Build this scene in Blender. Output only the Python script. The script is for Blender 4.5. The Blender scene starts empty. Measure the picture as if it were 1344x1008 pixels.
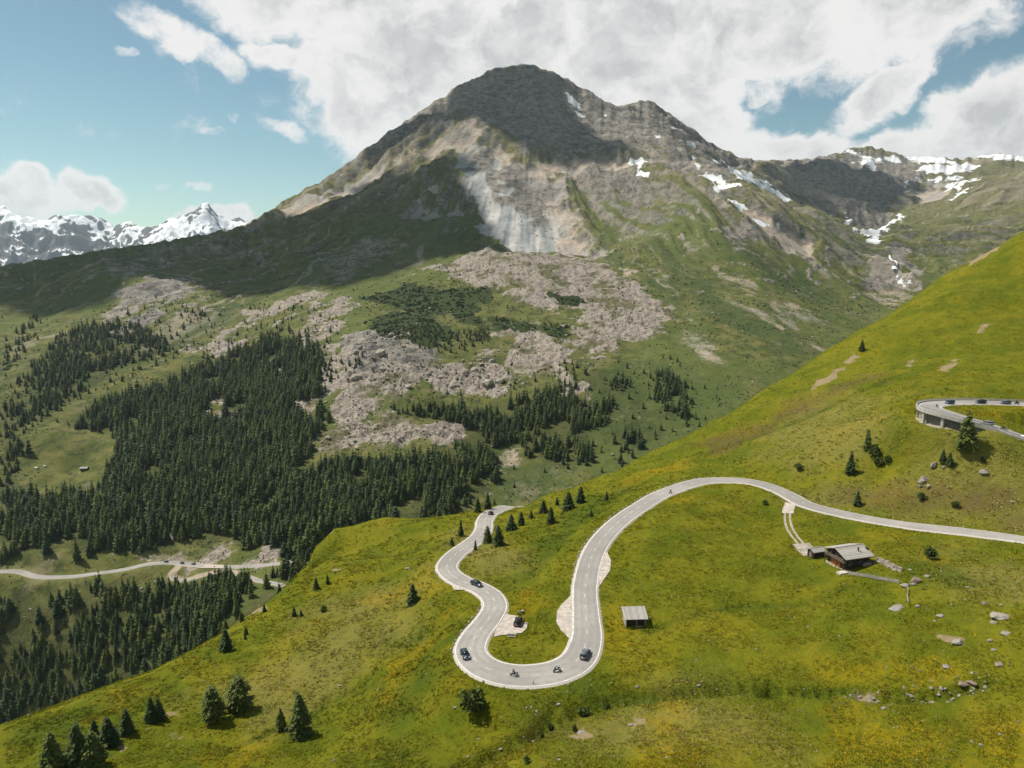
import bpy, bmesh, math, random
import numpy as np
from mathutils import Vector, Matrix

R = math.radians
scene = bpy.context.scene
C = scene.collection
random.seed(7)
RNG = np.random.default_rng(11)

# ---------------------------------------------------------------- camera
FPX, PITCH, CX, CY = 928.0, R(10.0), 672.0, 504.0      # survey camera: focal length in pixels of a 1344 x 1008 frame
cam_d = bpy.data.cameras.new('camera')
cam = bpy.data.objects.new('camera', cam_d)
C.objects.link(cam)
cam_d.sensor_width = 36.0
cam_d.lens = FPX / 1344.0 * 36.0
cam_d.clip_start, cam_d.clip_end = 1.0, 60000.0
cam.location = (0, 0, 0)
cam.rotation_euler = (R(90) - PITCH, 0, 0)
scene.camera = cam

# ---------------------------------------------------------------- sun, exposure
SUN_EL, SUN_AZ = R(58.0), R(-66.0)          # azimuth from +Y (straight ahead), negative = left
SUN = np.array([math.cos(SUN_EL) * math.sin(SUN_AZ), math.cos(SUN_EL) * math.cos(SUN_AZ), math.sin(SUN_EL)])
sun_d = bpy.data.lights.new('sun', 'SUN')
sun_d.energy = 5.0
sun_d.angle = R(0.53)
sun_d.color = (1.0, 0.945, 0.86)
sun = bpy.data.objects.new('sun', sun_d)
C.objects.link(sun)
sun.rotation_euler = Vector(SUN).to_track_quat('Z', 'Y').to_euler()
scene.view_settings.view_transform = 'Standard'
scene.view_settings.look = 'None'
scene.view_settings.exposure = 0.22
scene.view_settings.gamma = 1.0
scene.view_settings.use_curve_mapping = False
cy = scene.cycles
cy.use_denoising = True
cy.max_bounces, cy.diffuse_bounces, cy.glossy_bounces = 5, 2, 2
cy.transmission_bounces, cy.transparent_max_bounces, cy.volume_bounces = 2, 6, 0
cy.use_adaptive_sampling = True
cy.adaptive_threshold = 0.02


def pix_dir(px, py):
    a, b = (px - CX) / FPX, (CY - py) / FPX
    return np.array([a, math.cos(PITCH) + b * math.sin(PITCH), -math.sin(PITCH) + b * math.cos(PITCH)])


def project(X, Y, Z):
    """World to survey pixel."""
    d = Y * math.cos(PITCH) - Z * math.sin(PITCH)
    u = Y * math.sin(PITCH) + Z * math.cos(PITCH)
    return CX + FPX * X / d, CY - FPX * u / d


# ---------------------------------------------------------------- node helpers
class NT:
    def __init__(self, tree):
        self.t = tree

    def n(self, kind, **kw):
        nd = self.t.nodes.new(kind)
        for k, v in kw.items():
            setattr(nd, k, v)
        return nd

    def link(self, a, b):
        self.t.links.new(a, b)

    def put(self, sock, v):
        if isinstance(v, bpy.types.NodeSocket):
            self.t.links.new(v, sock)
        else:
            sock.default_value = v

    def math(self, op, a, b=0.0, c=0.0, clamp=False):
        nd = self.n('ShaderNodeMath', operation=op, use_clamp=clamp)
        for i, v in enumerate((a, b, c)):
            self.put(nd.inputs[i], v)
        return nd.outputs[0]

    def mix(self, fac, a, b, blend='MIX'):
        nd = self.n('ShaderNodeMix', data_type='RGBA', blend_type=blend, clamp_factor=True)
        self.put(nd.inputs[0], fac)
        for i, v in ((6, a), (7, b)):
            if isinstance(v, tuple) and len(v) == 3:
                v = (*v, 1.0)
            self.put(nd.inputs[i], v)
        return nd.outputs[2]

    def ramp(self, v, lo, hi, a=0.0, b=1.0, smooth=True):
        nd = self.n('ShaderNodeMapRange', interpolation_type='SMOOTHSTEP' if smooth else 'LINEAR', clamp=True)
        for i, x in enumerate((v, lo, hi, a, b)):
            self.put(nd.inputs[i], x)
        return nd.outputs[0]

    def noise(self, vec, scale, detail=4.0, rough=0.55, dist=0.0, out=0):
        nd = self.n('ShaderNodeTexNoise', noise_dimensions='3D')
        if vec is not None:
            self.put(nd.inputs['Vector'], vec)
        self.put(nd.inputs['Scale'], scale)
        self.put(nd.inputs['Detail'], detail)
        self.put(nd.inputs['Roughness'], rough)
        self.put(nd.inputs['Distortion'], dist)
        return nd.outputs[out]

    def voronoi(self, vec, scale, feature='F1', out='Distance'):
        nd = self.n('ShaderNodeTexVoronoi', feature=feature)
        if vec is not None:
            self.put(nd.inputs['Vector'], vec)
        self.put(nd.inputs['Scale'], scale)
        return nd.outputs[out]

    def vmul(self, v, s):
        nd = self.n('ShaderNodeVectorMath', operation='MULTIPLY')
        self.put(nd.inputs[0], v)
        self.put(nd.inputs[1], s)
        return nd.outputs[0]

    def pos(self):
        return self.n('ShaderNodeNewGeometry').outputs['Position']

    def attr(self, name, comp=None):
        nd = self.n('ShaderNodeAttribute', attribute_name=name)
        if comp is None:
            return nd.outputs['Fac']
        s = self.n('ShaderNodeSeparateColor')
        self.link(nd.outputs['Color'], s.inputs[0])
        return s.outputs[comp]

    def bump(self, h, dist, strength=1.0, normal=None):
        nd = self.n('ShaderNodeBump')
        self.put(nd.inputs['Height'], h)
        self.put(nd.inputs['Distance'], dist)
        self.put(nd.inputs['Strength'], strength)
        if normal is not None:
            self.link(normal, nd.inputs['Normal'])
        return nd.outputs[0]


MATS = {}


def new_mat(name):
    m = bpy.data.materials.new(name)
    m.use_nodes = True
    nt = NT(m.node_tree)
    b = m.node_tree.nodes['Principled BSDF']
    MATS[name] = m
    return m, nt, b


def flat(name, col, rough=0.7, metal=0.0, var=0.12, scale=3.0, spec=0.3, coat=0.0):
    """A plain surface with a little procedural mottling."""
    m, nt, b = new_mat(name)
    tc = nt.n('ShaderNodeTexCoord').outputs['Object']
    n = nt.noise(tc, scale, 5.0)
    k = nt.ramp(n, 0.3, 0.7, 1.0 - var, 1.0 + var)
    nt.put(b.inputs['Base Color'], nt.mix(1.0, col, nt.n_rgb(k), 'MULTIPLY') if hasattr(nt, 'n_rgb') else nt.mix(nt.ramp(n, 0.3, 0.7), tuple(c * (1 - var) for c in col), tuple(min(1, c * (1 + var)) for c in col)))
    b.inputs['Roughness'].default_value = rough
    b.inputs['Metallic'].default_value = metal
    b.inputs['Specular IOR Level'].default_value = spec
    b.inputs['Coat Weight'].default_value = coat
    return m


# ---------------------------------------------------------------- world: sky and cumulus
def build_world():
    w = bpy.data.worlds.new('World')
    scene.world = w
    w.use_nodes = True
    t = w.node_tree
    t.nodes.clear()
    nt = NT(t)
    out = nt.n('ShaderNodeOutputWorld')
    bg = nt.n('ShaderNodeBackground')
    nt.link(bg.outputs[0], out.inputs[0])
    sky = nt.n('ShaderNodeTexSky', sky_type='NISHITA')
    sky.sun_disc = False
    sky.sun_elevation = SUN_EL
    sky.sun_rotation = SUN_AZ
    sky.altitude = 2000.0
    sky.air_density, sky.dust_density, sky.ozone_density = 1.0, 0.9, 1.2
    bg.inputs[1].default_value = 0.085
    base = nt.mix(1.0, sky.outputs[0], (1.06, 1.17, 0.93), 'MULTIPLY')
    # direction as azimuth / elevation in degrees
    gen = nt.n('ShaderNodeTexCoord').outputs['Generated']
    sep = nt.n('ShaderNodeSeparateXYZ')
    nt.link(gen, sep.inputs[0])
    az = nt.math('MULTIPLY', nt.math('ARCTAN2', sep.outputs[0], sep.outputs[1]), 57.29578)
    el = nt.math('MULTIPLY', nt.math('ARCSINE', sep.outputs[2]), 57.29578)
    comb = nt.n('ShaderNodeCombineXYZ')
    nt.link(az, comb.inputs[0])
    nt.link(el, comb.inputs[1])
    P = comb.outputs[0]
    # billowing warp
    wn = nt.noise(P, 0.22, 5.0, 0.6, out=1)
    sub = nt.n('ShaderNodeVectorMath', operation='SUBTRACT')
    nt.link(wn, sub.inputs[0])
    sub.inputs[1].default_value = (0.5, 0.5, 0.5)
    warp = nt.vmul(sub.outputs[0], (4.2, 3.0, 0.0))
    add = nt.n('ShaderNodeVectorMath', operation='ADD')
    nt.link(P, add.inputs[0])
    nt.link(warp, add.inputs[1])
    Q = add.outputs[0]

    def azel(px, py):
        d = pix_dir(px, py)
        d = d / np.linalg.norm(d)
        return math.degrees(math.atan2(d[0], d[1])), math.degrees(math.asin(d[2]))

    # cumulus seen in the photograph: centre px, radii px, tilt, strength
    blobs = [(430, -20, 190, 70, -0.2, 1.0), (560, 30, 190, 90, -0.35, 1.0), (490, 110, 75, 85, 0.2, 1.0), (640, 100, 230, 110, 0, 1.1), (860, 30, 240, 95, 0, 1.1), (1060, 0, 190, 85, 0, 1.0), (770, 110, 130, 80, -.3, 1.0),
             (1215, 5, 72, 45, 0.5, 1.0), (1165, 118, 62, 26, 0.6, 0.9), (1140, 80, 34, 14, 0.3, .6), (880, 140, 70, 52, -0.5, 0.95), (1020, 195, 95, 24, -0.05, 0.95), (945, 170, 40, 32, -.4, .85), (988, 128, 22, 10, 0.6, .55), (935, 122, 10, 7, 0, .5),
             (1300, 175, 95, 50, 0.45, 1.0), (1200, 190, 80, 24, 0.3, 0.95), (1380, 150, 85, 62, 0.3, 1.1), (1250, 140, 40, 22, .3, .8), (225, 40, 62, 20, -0.3, 0.62), (290, 66, 42, 20, -0.6, .62), (365, 74, 36, 16, -0.1, 0.75), (310, 18, 45, 22, -.3, .62),
             (168, 67, 11, 6, 0, .5), (18, 264, 48, 26, 0.3, 0.95), (44, 238, 24, 16, 0, .95), (70, 262, 24, 18, 0, .8), (122, 256, 34, 19, -0.3, 0.95), (108, 275, 16, 8, 0, .8), (380, 172, 22, 11, -0.4, 0.48), (305, 150, 15, 7, 0, 0.4), (260, 242, 20, 6, 0, 0.42),
             (245, 282, 22, 10, 0.2, 0.7), (303, 280, 26, 13, 0, 0.85), (205, 240, 10, 5, 0, .36), (275, 165, 13, 5, 0, .38)]
    k = math.degrees(1 / FPX) * 1.03
    F = None
    for (bx, by, rx, ry, rot, st) in blobs:
        a0, e0 = azel(bx, by)
        mp = nt.n('ShaderNodeMapping', vector_type='TEXTURE')
        nt.link(Q, mp.inputs[0])
        mp.inputs['Location'].default_value = (a0, e0, 0)
        mp.inputs['Rotation'].default_value = (0, 0, rot)
        mp.inputs['Scale'].default_value = (rx * k, ry * k, 1.0)
        ln = nt.n('ShaderNodeVectorMath', operation='LENGTH')
        nt.link(mp.outputs[0], ln.inputs[0])
        v = nt.ramp(ln.outputs['Value'], 0.45, 1.45, st, 0.0)
        F = v if F is None else nt.math('SMOOTH_MAX', F, v, 0.12)
    # the same scattered cumulus goes on outside the frame
    gn = nt.noise(nt.vmul(gen, (1, 1, 1.7)), 2.6, 5.0, 0.55)
    far = nt.math('MAXIMUM', nt.ramp(nt.math('ABSOLUTE', az), 40.0, 52.0), nt.ramp(el, 19.0, 27.0))
    far = nt.math('MULTIPLY', far, nt.ramp(el, -2.0, 4.0))
    G = nt.math('MULTIPLY', nt.ramp(gn, 0.47, 0.66), far)
    F = nt.math('MAXIMUM', F, G)
    f1 = nt.noise(nt.vmul(Q, (1.0, 1.25, 1.0)), 0.36, 10.0, 0.64)
    f2 = nt.noise(P, 0.16, 6.0, 0.55)
    dens = nt.math('ADD', F, nt.math('MULTIPLY', nt.math('SUBTRACT', f1, 0.5), 1.5))
    alpha = nt.ramp(dens, 0.20, 0.72)
    # thickness darkens the underside: grey cores, bright rims and tops
    core = nt.ramp(nt.math('ADD', dens, nt.math('MULTIPLY', nt.math('SUBTRACT', f2, 0.5), 1.3)), 0.72, 1.40)
    vor = nt.noise(Q, 0.30, 7.0, 0.5)
    core = nt.math('MULTIPLY', core, nt.ramp(vor, 0.25, 0.75, 1.25, 0.55), clamp=True)
    ccol = nt.mix(core, (9.3, 9.15, 8.95), (5.9, 5.95, 6.0))
    col = nt.mix(nt.math('MULTIPLY', alpha, 0.96), base, ccol)
    nt.link(col, bg.inputs[0])
    w.cycles.sampling_method = 'MANUAL'
    w.cycles.sample_map_resolution = 512


build_world()

# ---------------------------------------------------------------- numeric helpers


def perlin(x, y, seed=0):
    xi = np.floor(x).astype(np.int64)
    yi = np.floor(y).astype(np.int64)
    xf, yf = x - xi, y - yi

    def g(ix, iy):
        h = (ix * 374761393 + iy * 668265263 + seed * 1442695041) & 0xFFFFFFFF
        h = ((h ^ (h >> 13)) * 1274126177) & 0xFFFFFFFF
        h = h ^ (h >> 16)
        a = (h & 0xFFFF) * (2 * math.pi / 65536.0)
        return np.cos(a), np.sin(a)
    u = xf * xf * xf * (xf * (xf * 6 - 15) + 10)
    v = yf * yf * yf * (yf * (yf * 6 - 15) + 10)
    a, b = g(xi, yi)
    n00 = a * xf + b * yf
    a, b = g(xi + 1, yi)
    n10 = a * (xf - 1) + b * yf
    a, b = g(xi, yi + 1)
    n01 = a * xf + b * (yf - 1)
    a, b = g(xi + 1, yi + 1)
    n11 = a * (xf - 1) + b * (yf - 1)
    return ((n00 * (1 - u) + n10 * u) * (1 - v) + (n01 * (1 - u) + n11 * u) * v) * 1.5


def fbm(x, y, wl, octaves=4, gain=0.5, seed=0):
    s, a, f = 0.0, 1.0, 1.0 / wl
    for i in range(octaves):
        s = s + a * perlin(x * f + 13.7 * i, y * f - 7.1 * i, seed + i)
        a *= gain
        f *= 2.03
    return s


def ridged(x, y, wl, octaves=4, gain=0.5, seed=0):
    s, a, f = 0.0, 1.0, 1.0 / wl
    for i in range(octaves):
        s = s + a * (1.0 - 2.2 * np.abs(perlin(x * f + 5.3 * i, y * f + 9.9 * i, seed + i)))
        a *= gain
        f *= 2.07
    return s


def sstep(a, b, x):
    t = np.clip((x - a) / (b - a), 0, 1)
    return t * t * (3 - 2 * t)


def tps_fit(P, v, lam=1e-6):
    n = len(P)
    d = np.linalg.norm(P[:, None] - P[None], axis=2)
    K = np.where(d > 0, d * d * np.log(np.maximum(d, 1e-9)), 0) + lam * np.eye(n)
    A = np.zeros((n + 3, n + 3))
    A[:n, :n] = K
    A[:n, n] = 1
    A[:n, n + 1:] = P
    A[n, :n] = 1
    A[n + 1:, :n] = P.T
    w = np.linalg.solve(A, np.concatenate([v, np.zeros(3)]))

    def ev(Q):
        outv = np.empty(len(Q))
        for i in range(0, len(Q), 20000):
            q = Q[i:i + 20000]
            dd = ((q[:, None] - P[None]) ** 2).sum(2)
            outv[i:i + 20000] = (0.5 * dd * np.log(np.maximum(dd, 1e-18))) @ w[:n] + w[n] + q @ w[n + 1:]
        return outv
    return ev


def upsample(G, nr, nc):
    """Smooth enlargement of a coarse grid (cubic along both axes)."""
    def ax(M, n):
        m = M.shape[0]
        t = np.linspace(0, m - 1, n)
        i = np.clip(np.floor(t).astype(int), 0, m - 2)
        f = (t - i)[:, None]
        p0, p1, p2, p3 = M[np.clip(i - 1, 0, m - 1)], M[i], M[i + 1], M[np.clip(i + 2, 0, m - 1)]
        return p1 + 0.5 * f * (p2 - p0 + f * (2 * p0 - 5 * p1 + 4 * p2 - p3 + f * (3 * (p1 - p2) + p3 - p0)))
    return ax(ax(G, nr).T, nc).T


def poly_sdf(X, Y, poly):
    """Signed distance to a plan polygon, positive inside."""
    d2 = np.full(X.shape, 1e18)
    ins = np.zeros(X.shape, bool)
    n = len(poly)
    for i in range(n):
        ax_, ay_ = poly[i]
        bx_, by_ = poly[(i + 1) % n]
        ex, ey = bx_ - ax_, by_ - ay_
        wx, wy = X - ax_, Y - ay_
        t = np.clip((wx * ex + wy * ey) / (ex * ex + ey * ey + 1e-12), 0, 1)
        d2 = np.minimum(d2, (wx - t * ex) ** 2 + (wy - t * ey) ** 2)
        c = ((ay_ <= Y) & (by_ > Y)) | ((by_ <= Y) & (ay_ > Y))
        ins ^= c & (X < ax_ + (Y - ay_) / (by_ - ay_ if abs(by_ - ay_) > 1e-12 else 1e-12) * ex)
    d = np.sqrt(d2)
    return np.where(ins, d, -d)


class Sheet:
    """A height field whose grid gets coarser with distance (columns at equal bearing, rows by distance)."""

    def __init__(self, U, Yr, H):
        self.U, self.Yr, self.H = U, Yr, H
        self.L = np.log(Yr)

    def h(self, X, Y):
        X, Y = np.asarray(X, float), np.asarray(Y, float)
        u = np.clip(np.interp(X / Y, self.U, np.arange(len(self.U))), 0, len(self.U) - 1.001)
        r = np.clip(np.interp(np.log(Y), self.L, np.arange(len(self.L))), 0, len(self.L) - 1.001)
        i, j = r.astype(int), u.astype(int)
        a, b = r - i, u - j
        H = self.H
        return (H[i, j] * (1 - b) + H[i, j + 1] * b) * (1 - a) + (H[i + 1, j] * (1 - b) + H[i + 1, j + 1] * b) * a

    def hit(self, px, py, y0=None, y1=None):
        d = pix_dir(px, py)
        Ys = np.exp(np.linspace(math.log(y0 or self.Yr[0]), math.log(y1 or self.Yr[-1]), 2400))
        s = Ys / d[1]
        gap = s * d[2] - self.h(s * d[0], Ys)
        k = np.argmax(gap < 0) if (gap < 0).any() else int(np.argmin(gap))
        if k == 0:
            k = 1
        g0, g1 = gap[k - 1], gap[k]
        f = g0 / (g0 - g1) if g0 > 0 > g1 else 1.0
        Yh = Ys[k - 1] + (Ys[k] - Ys[k - 1]) * f
        return np.array([Yh / d[1] * d[0], Yh])

    def pt(self, px, py, **k):
        x, y = self.hit(px, py, **k)
        return np.array([x, y, float(self.h(x, y))])

    def plan(self, pts, **k):
        return np.array([self.hit(a, b, **k) for a, b in pts])


def blend_poly(X, Y, poly, soft, wl=None, amp=None, seed=0):
    """0..1 cover of a plan polygon with a ragged edge."""
    out = np.zeros(X.shape)
    m = soft * 2 + (amp or 0)
    lo, hi = poly.min(0) - m, poly.max(0) + m
    k = (X > lo[0]) & (X < hi[0]) & (Y > lo[1]) & (Y < hi[1])
    if not k.any():
        return out
    d = poly_sdf(X[k], Y[k], poly)
    if amp:
        d = d + amp * fbm(X[k], Y[k], wl, 4, 0.55, seed)
    out[k] = sstep(-soft, soft, d)
    return out


def fit_skyline(sheet, prof, y0, y1, sigma, jitter=0.0, seed=0, rounds=4):
    """Raise or lower the crest so that the ridge line has the surveyed profile (bearing, slope)."""
    us = np.array([pix_dir(a, b)[0] / pix_dir(a, b)[1] for a, b in prof])
    ts = np.array([pix_dir(a, b)[2] / pix_dir(a, b)[1] for a, b in prof])
    o = np.argsort(us)
    tgt = np.interp(sheet.U, us[o], ts[o])
    if jitter:
        tgt = tgt + jitter * fbm(sheet.U * 1000, sheet.U * 0, 16, 4, 0.6, seed) / FPX
    cols = np.where((sheet.U >= us.min()) & (sheet.U <= us.max()))[0]
    rows = np.where((sheet.Yr >= y0) & (sheet.Yr <= y1))[0]
    Yr = sheet.Yr[rows]
    for _ in range(rounds):
        T = sheet.H[np.ix_(rows, cols)] / Yr[:, None]
        k = T.argmax(0)
        k = np.round(smooth_cols(k.astype(float), 6)).astype(int)
        dt = tgt[cols] - T.max(0)
        w = np.exp(-((np.log(sheet.Yr)[:, None] - np.log(Yr[k])[None, :]) / sigma) ** 2)
        sheet.H[:, cols] += w * (dt * Yr[k])[None, :]


def smooth_cols(v, k):
    ker = np.hanning(2 * k + 3)[1:-1]
    return np.convolve(np.pad(v, k, 'edge'), ker / ker.sum(), 'valid')


def grid_mesh(name, X, Y, H, mat, cols=None, smooth=True):
    nr, nc = H.shape
    me = bpy.data.meshes.new(name)
    V = np.stack([X, Y, H], -1).reshape(-1, 3).astype(np.float32)
    idx = np.arange(nr * nc).reshape(nr, nc)
    Fq = np.stack([idx[:-1, :-1], idx[:-1, 1:], idx[1:, 1:], idx[1:, :-1]], -1).reshape(-1, 4)
    me.vertices.add(len(V))
    me.vertices.foreach_set('co', V.ravel())
    me.loops.add(Fq.size)
    me.loops.foreach_set('vertex_index', Fq.ravel().astype(np.int32))
    me.polygons.add(len(Fq))
    me.polygons.foreach_set('loop_start', np.arange(0, Fq.size, 4, dtype=np.int32))
    me.polygons.foreach_set('loop_total', np.full(len(Fq), 4, np.int32))
    if smooth:
        me.polygons.foreach_set('use_smooth', np.ones(len(Fq), bool))
    me.update()
    for an, (r, g, b) in (cols or {}).items():
        at = me.attributes.new(an, 'FLOAT_COLOR', 'POINT')
        A = np.ones((nr * nc, 4), np.float32)
        for q, ch in enumerate((r, g, b)):
            A[:, q] = np.clip(ch, 0, 1).ravel()
        at.data.foreach_set('color', A.ravel())
    me.materials.append(mat)
    o = bpy.data.objects.new(name, me)
    C.objects.link(o)
    return o


def tag(o, label=None, cat=None, group=None, kind=None):
    for k, v in (('label', label), ('category', cat), ('group', group), ('kind', kind)):
        if v:
            o[k] = v
    return o

# ================================================================= far terrain: valley, main peak, cirque
def u_of(px, py):
    d = pix_dir(px, py)
    return d[0] / d[1], d[2] / d[1]


def build_far():
    S = []          # (px, py, distance)
    S += [(0, 945, 600), (0, 850, 630), (0, 760, 680), (0, 748, 690), (0, 700, 745), (0, 650, 830), (0, 600, 930), (0, 560, 1010), (0, 500, 1160), (0, 440, 1400), (0, 400, 1600), (0, 349, 1950)]
    S += [(100, 880, 600), (100, 800, 640), (100, 750, 685), (60, 615, 905), (100, 615, 910), (60, 575, 960), (130, 570, 985), (100, 530, 1070), (100, 500, 1150), (100, 440, 1380), (100, 400, 1580), (100, 333, 2050)]
    S += [(200, 800, 640), (200, 743, 690), (200, 700, 740), (200, 600, 900), (200, 500, 1150), (200, 440, 1350), (170, 372, 1640), (205, 364, 1680), (240, 372, 1660), (280, 393, 1560), (200, 345, 1900), (200, 319, 2150)]
    S += [(330, 790, 600), (330, 760, 650), (330, 740, 685), (330, 700, 740), (330, 600, 900), (330, 500, 1150), (330, 430, 1370), (345, 390, 1560), (330, 350, 1880), (333, 290, 2500)]
    S += [(450, 670, 740), (450, 590, 900), (450, 540, 1000), (450, 480, 1110), (450, 440, 1230), (450, 390, 1430), (450, 350, 1700), (450, 300, 2050), (450, 217, 2700), (400, 260, 2600), (400, 300, 2150)]
    S += [(560, 660, 760), (560, 600, 880), (560, 540, 990), (560, 500, 1060), (560, 465, 1130), (560, 400, 1400), (560, 342, 1700), (560, 270, 2150), (560, 200, 2480), (530, 168, 2780), (575, 130, 2870)]
    S += [(660, 650, 820), (660, 600, 910), (660, 540, 1000), (660, 480, 1120), (660, 400, 1380), (660, 334, 1640), (660, 329, 1850), (660, 250, 2250), (617, 163, 2560), (640, 190, 2480), (660, 140, 2790), (640, 98, 2930), (690, 84, 2960), (715, 90, 2980)]
    S += [(760, 620, 840), (760, 560, 940), (760, 500, 1050), (760, 430, 1250), (770, 362, 1540), (790, 350, 1640), (790, 344, 1830), (760, 270, 2200), (760, 205, 2480), (745, 105, 3020), (790, 128, 3080), (815, 139, 3120)]
    S += [(860, 580, 900), (860, 520, 1000), (860, 440, 1250), (860, 380, 1480), (860, 300, 1850), (860, 225, 2250), (860, 180, 2700), (850, 131, 3150), (900, 168, 3300), (885, 215, 2350), (890, 250, 2120)]
    S += [(960, 545, 950), (960, 480, 1100), (960, 400, 1400), (950, 320, 1740), (945, 255, 2050), (965, 268, 2350), (1000, 300, 2450), (960, 198, 3450), (1000, 211, 3900), (1000, 240, 3250)]
    S += [(1060, 450, 1250), (1060, 400, 1500), (1060, 345, 1850), (1030, 285, 2250), (1060, 296, 2280), (1080, 270, 3500), (1060, 208, 4500)]
    S += [(1150, 430, 1450), (1150, 385, 1850), (1130, 345, 2200), (1170, 335, 2700), (1160, 318, 2950), (1150, 302, 3500), (1150, 250, 4300), (1130, 193, 5000), (1180, 200, 5050)]
    S += [(1210, 385, 1900), (1250, 340, 2550), (1250, 290, 3300), (1230, 262, 3900), (1250, 240, 4500), (1250, 209, 5200), (1300, 202, 5400)]
    S += [(1344, 345, 2500), (1344, 290, 3000), (1344, 232, 3700), (1344, 215, 4700), (1344, 204, 5500), (1480, 300, 2700), (1480, 210, 4000), (1480, 200, 5600)]
    S += [(-130, 760, 680), (-130, 650, 830), (-130, 500, 1150), (-130, 400, 1600), (-130, 365, 1850)]
    P, v = [], []
    sky_line = {(0, 349), (100, 333), (200, 319), (333, 290), (400, 260), (450, 217), (530, 168), (575, 130), (640, 98), (690, 84), (715, 90), (745, 105), (790, 128), (815, 139), (850, 131), (900, 168), (960, 198),
                (1000, 211), (1060, 208), (1130, 193), (1180, 200), (1250, 209), (1300, 202), (1344, 204), (1480, 200), (-130, 365)}
    for px, py, D in S:
        u, t = u_of(px, py)
        P.append((u, math.log(D)))
        v.append(t * D)
        if (px, py) in sky_line:                      # the ground falls away behind a crest
            P.append((u, math.log(D * 1.13)))
            v.append(t * D - 0.42 * 0.13 * D)
    for u, D, h in [(-.85, 330, -470), (-.4, 330, -450), (0, 330, -420), (.4, 330, -420), (.85, 330, -400), (-.85, 480, -440), (-.4, 480, -410), (0, 500, -370), (.1, 650, -325), (.25, 600, -330), (.4, 600, -310), (.6, 600, -290),
                    (.85, 600, -270), (.5, 1000, -215), (.7, 1000, -190), (.85, 1200, -150), (.6, 1500, -125), (.8, 1700, -60), (.7, 2100, -25),
                    (-.85, 2400, -200), (-.6, 2600, -150), (-.35, 3200, -100), (-.85, 7500, -100), (-.4, 7500, 0), (-.15, 4000, 300), (0, 4200, 500), (.1, 5500, 400), (.3, 7500, 400), (.7, 7500, 600), (0, 7500, 300)]:
        P.append((u, math.log(D)))
        v.append(h)
    ev = tps_fit(np.array(P), np.array(v), 1e-5)
    U = np.linspace(-0.86, 0.86, 880)
    knots_y = np.array([330, 560, 640, 1000, 1800, 3250, 5700, 7400.0])
    cnt = np.array([12, 40, 220, 210, 225, 165, 10])
    Ls = [np.linspace(math.log(knots_y[i]), math.log(knots_y[i + 1]), cnt[i], endpoint=False) for i in range(7)] + [np.array([math.log(knots_y[-1])])]
    L = np.concatenate(Ls)
    cu = np.linspace(U[0], U[-1], 180)
    cl = np.linspace(L[0], L[-1], 220)
    gu, gl = np.meshgrid(cu, cl)
    G = ev(np.stack([gu.ravel(), gl.ravel()], 1)).reshape(gu.shape)
    # coarse -> fine: columns equal, rows at the chosen distances
    Gf = upsample(G, 1760, 880)
    rows = np.interp(L, np.linspace(L[0], L[-1], 1760), np.arange(1760))
    i = np.clip(rows.astype(int), 0, 1758)
    f = (rows - i)[:, None]
    H = Gf[i] * (1 - f) + Gf[i + 1] * f
    Yr = np.exp(L)
    return Sheet(U, Yr, H)


far = build_far()
FX = far.U[None, :] * far.Yr[:, None]
FY = np.repeat(far.Yr[:, None], len(far.U), 1)
base_far = Sheet(far.U, far.Yr, far.H.copy())
bp = base_far.plan


def ell(sheet, px, py, rx, ry, rot=0.0, n=10, **k):
    c, s = math.cos(R(rot)), math.sin(R(rot))
    return sheet.plan([(px + rx * math.cos(a) * c - ry * math.sin(a) * s, py - rx * math.cos(a) * s - ry * math.sin(a) * c) for a in [2 * math.pi * q / n for q in range(n)]], **k)


SCREE = {
    'shoulder': [(560, 352), (600, 338), (680, 335), (760, 347), (820, 366), (870, 395), (880, 430), (850, 450), (810, 455), (790, 468), (765, 468), (748, 440), (770, 412), (720, 405), (680, 392), (640, 372), (600, 365)],
    'mid': [(658, 424), (700, 428), (748, 460), (760, 498), (776, 522), (755, 515), (720, 488), (690, 498), (668, 478)],
    'blocks': [(455, 442), (530, 442), (560, 470), (600, 478), (645, 462), (692, 498), (600, 511), (520, 518), (475, 528), (455, 500)],
    'cone': [(462, 512), (480, 510), (500, 545), (560, 548), (606, 560), (595, 574), (520, 590), (440, 598), (398, 590), (430, 560), (452, 535)],
    'left_gully': [(250, 462), (300, 433), (345, 406), (390, 388), (420, 382), (400, 395), (360, 413), (330, 425), (290, 445), (262, 464)],
    'tan': [(400, 432), (412, 415), (440, 394), (462, 390), (450, 405), (432, 420), (412, 440)],
    'slide': [(262, 545), (285, 512), (300, 518), (290, 548)], 'slide_b': [(275, 552), (312, 540), (322, 547), (285, 559)],
    'slope_left': [(355, 475), (400, 450), (430, 460), (440, 500), (400, 510), (370, 500)],
    'road_cut': [(205, 737), (215, 728), (235, 722), (252, 728), (262, 738)], 'road_cut_b': [(266, 737), (275, 729), (300, 726), (325, 733), (340, 739)], 'bank': [(175, 715), (180, 690), (190, 690), (193, 715)], 'bank_b': [(215, 695), (225, 688), (245, 692), (230, 700)],
}
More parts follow.
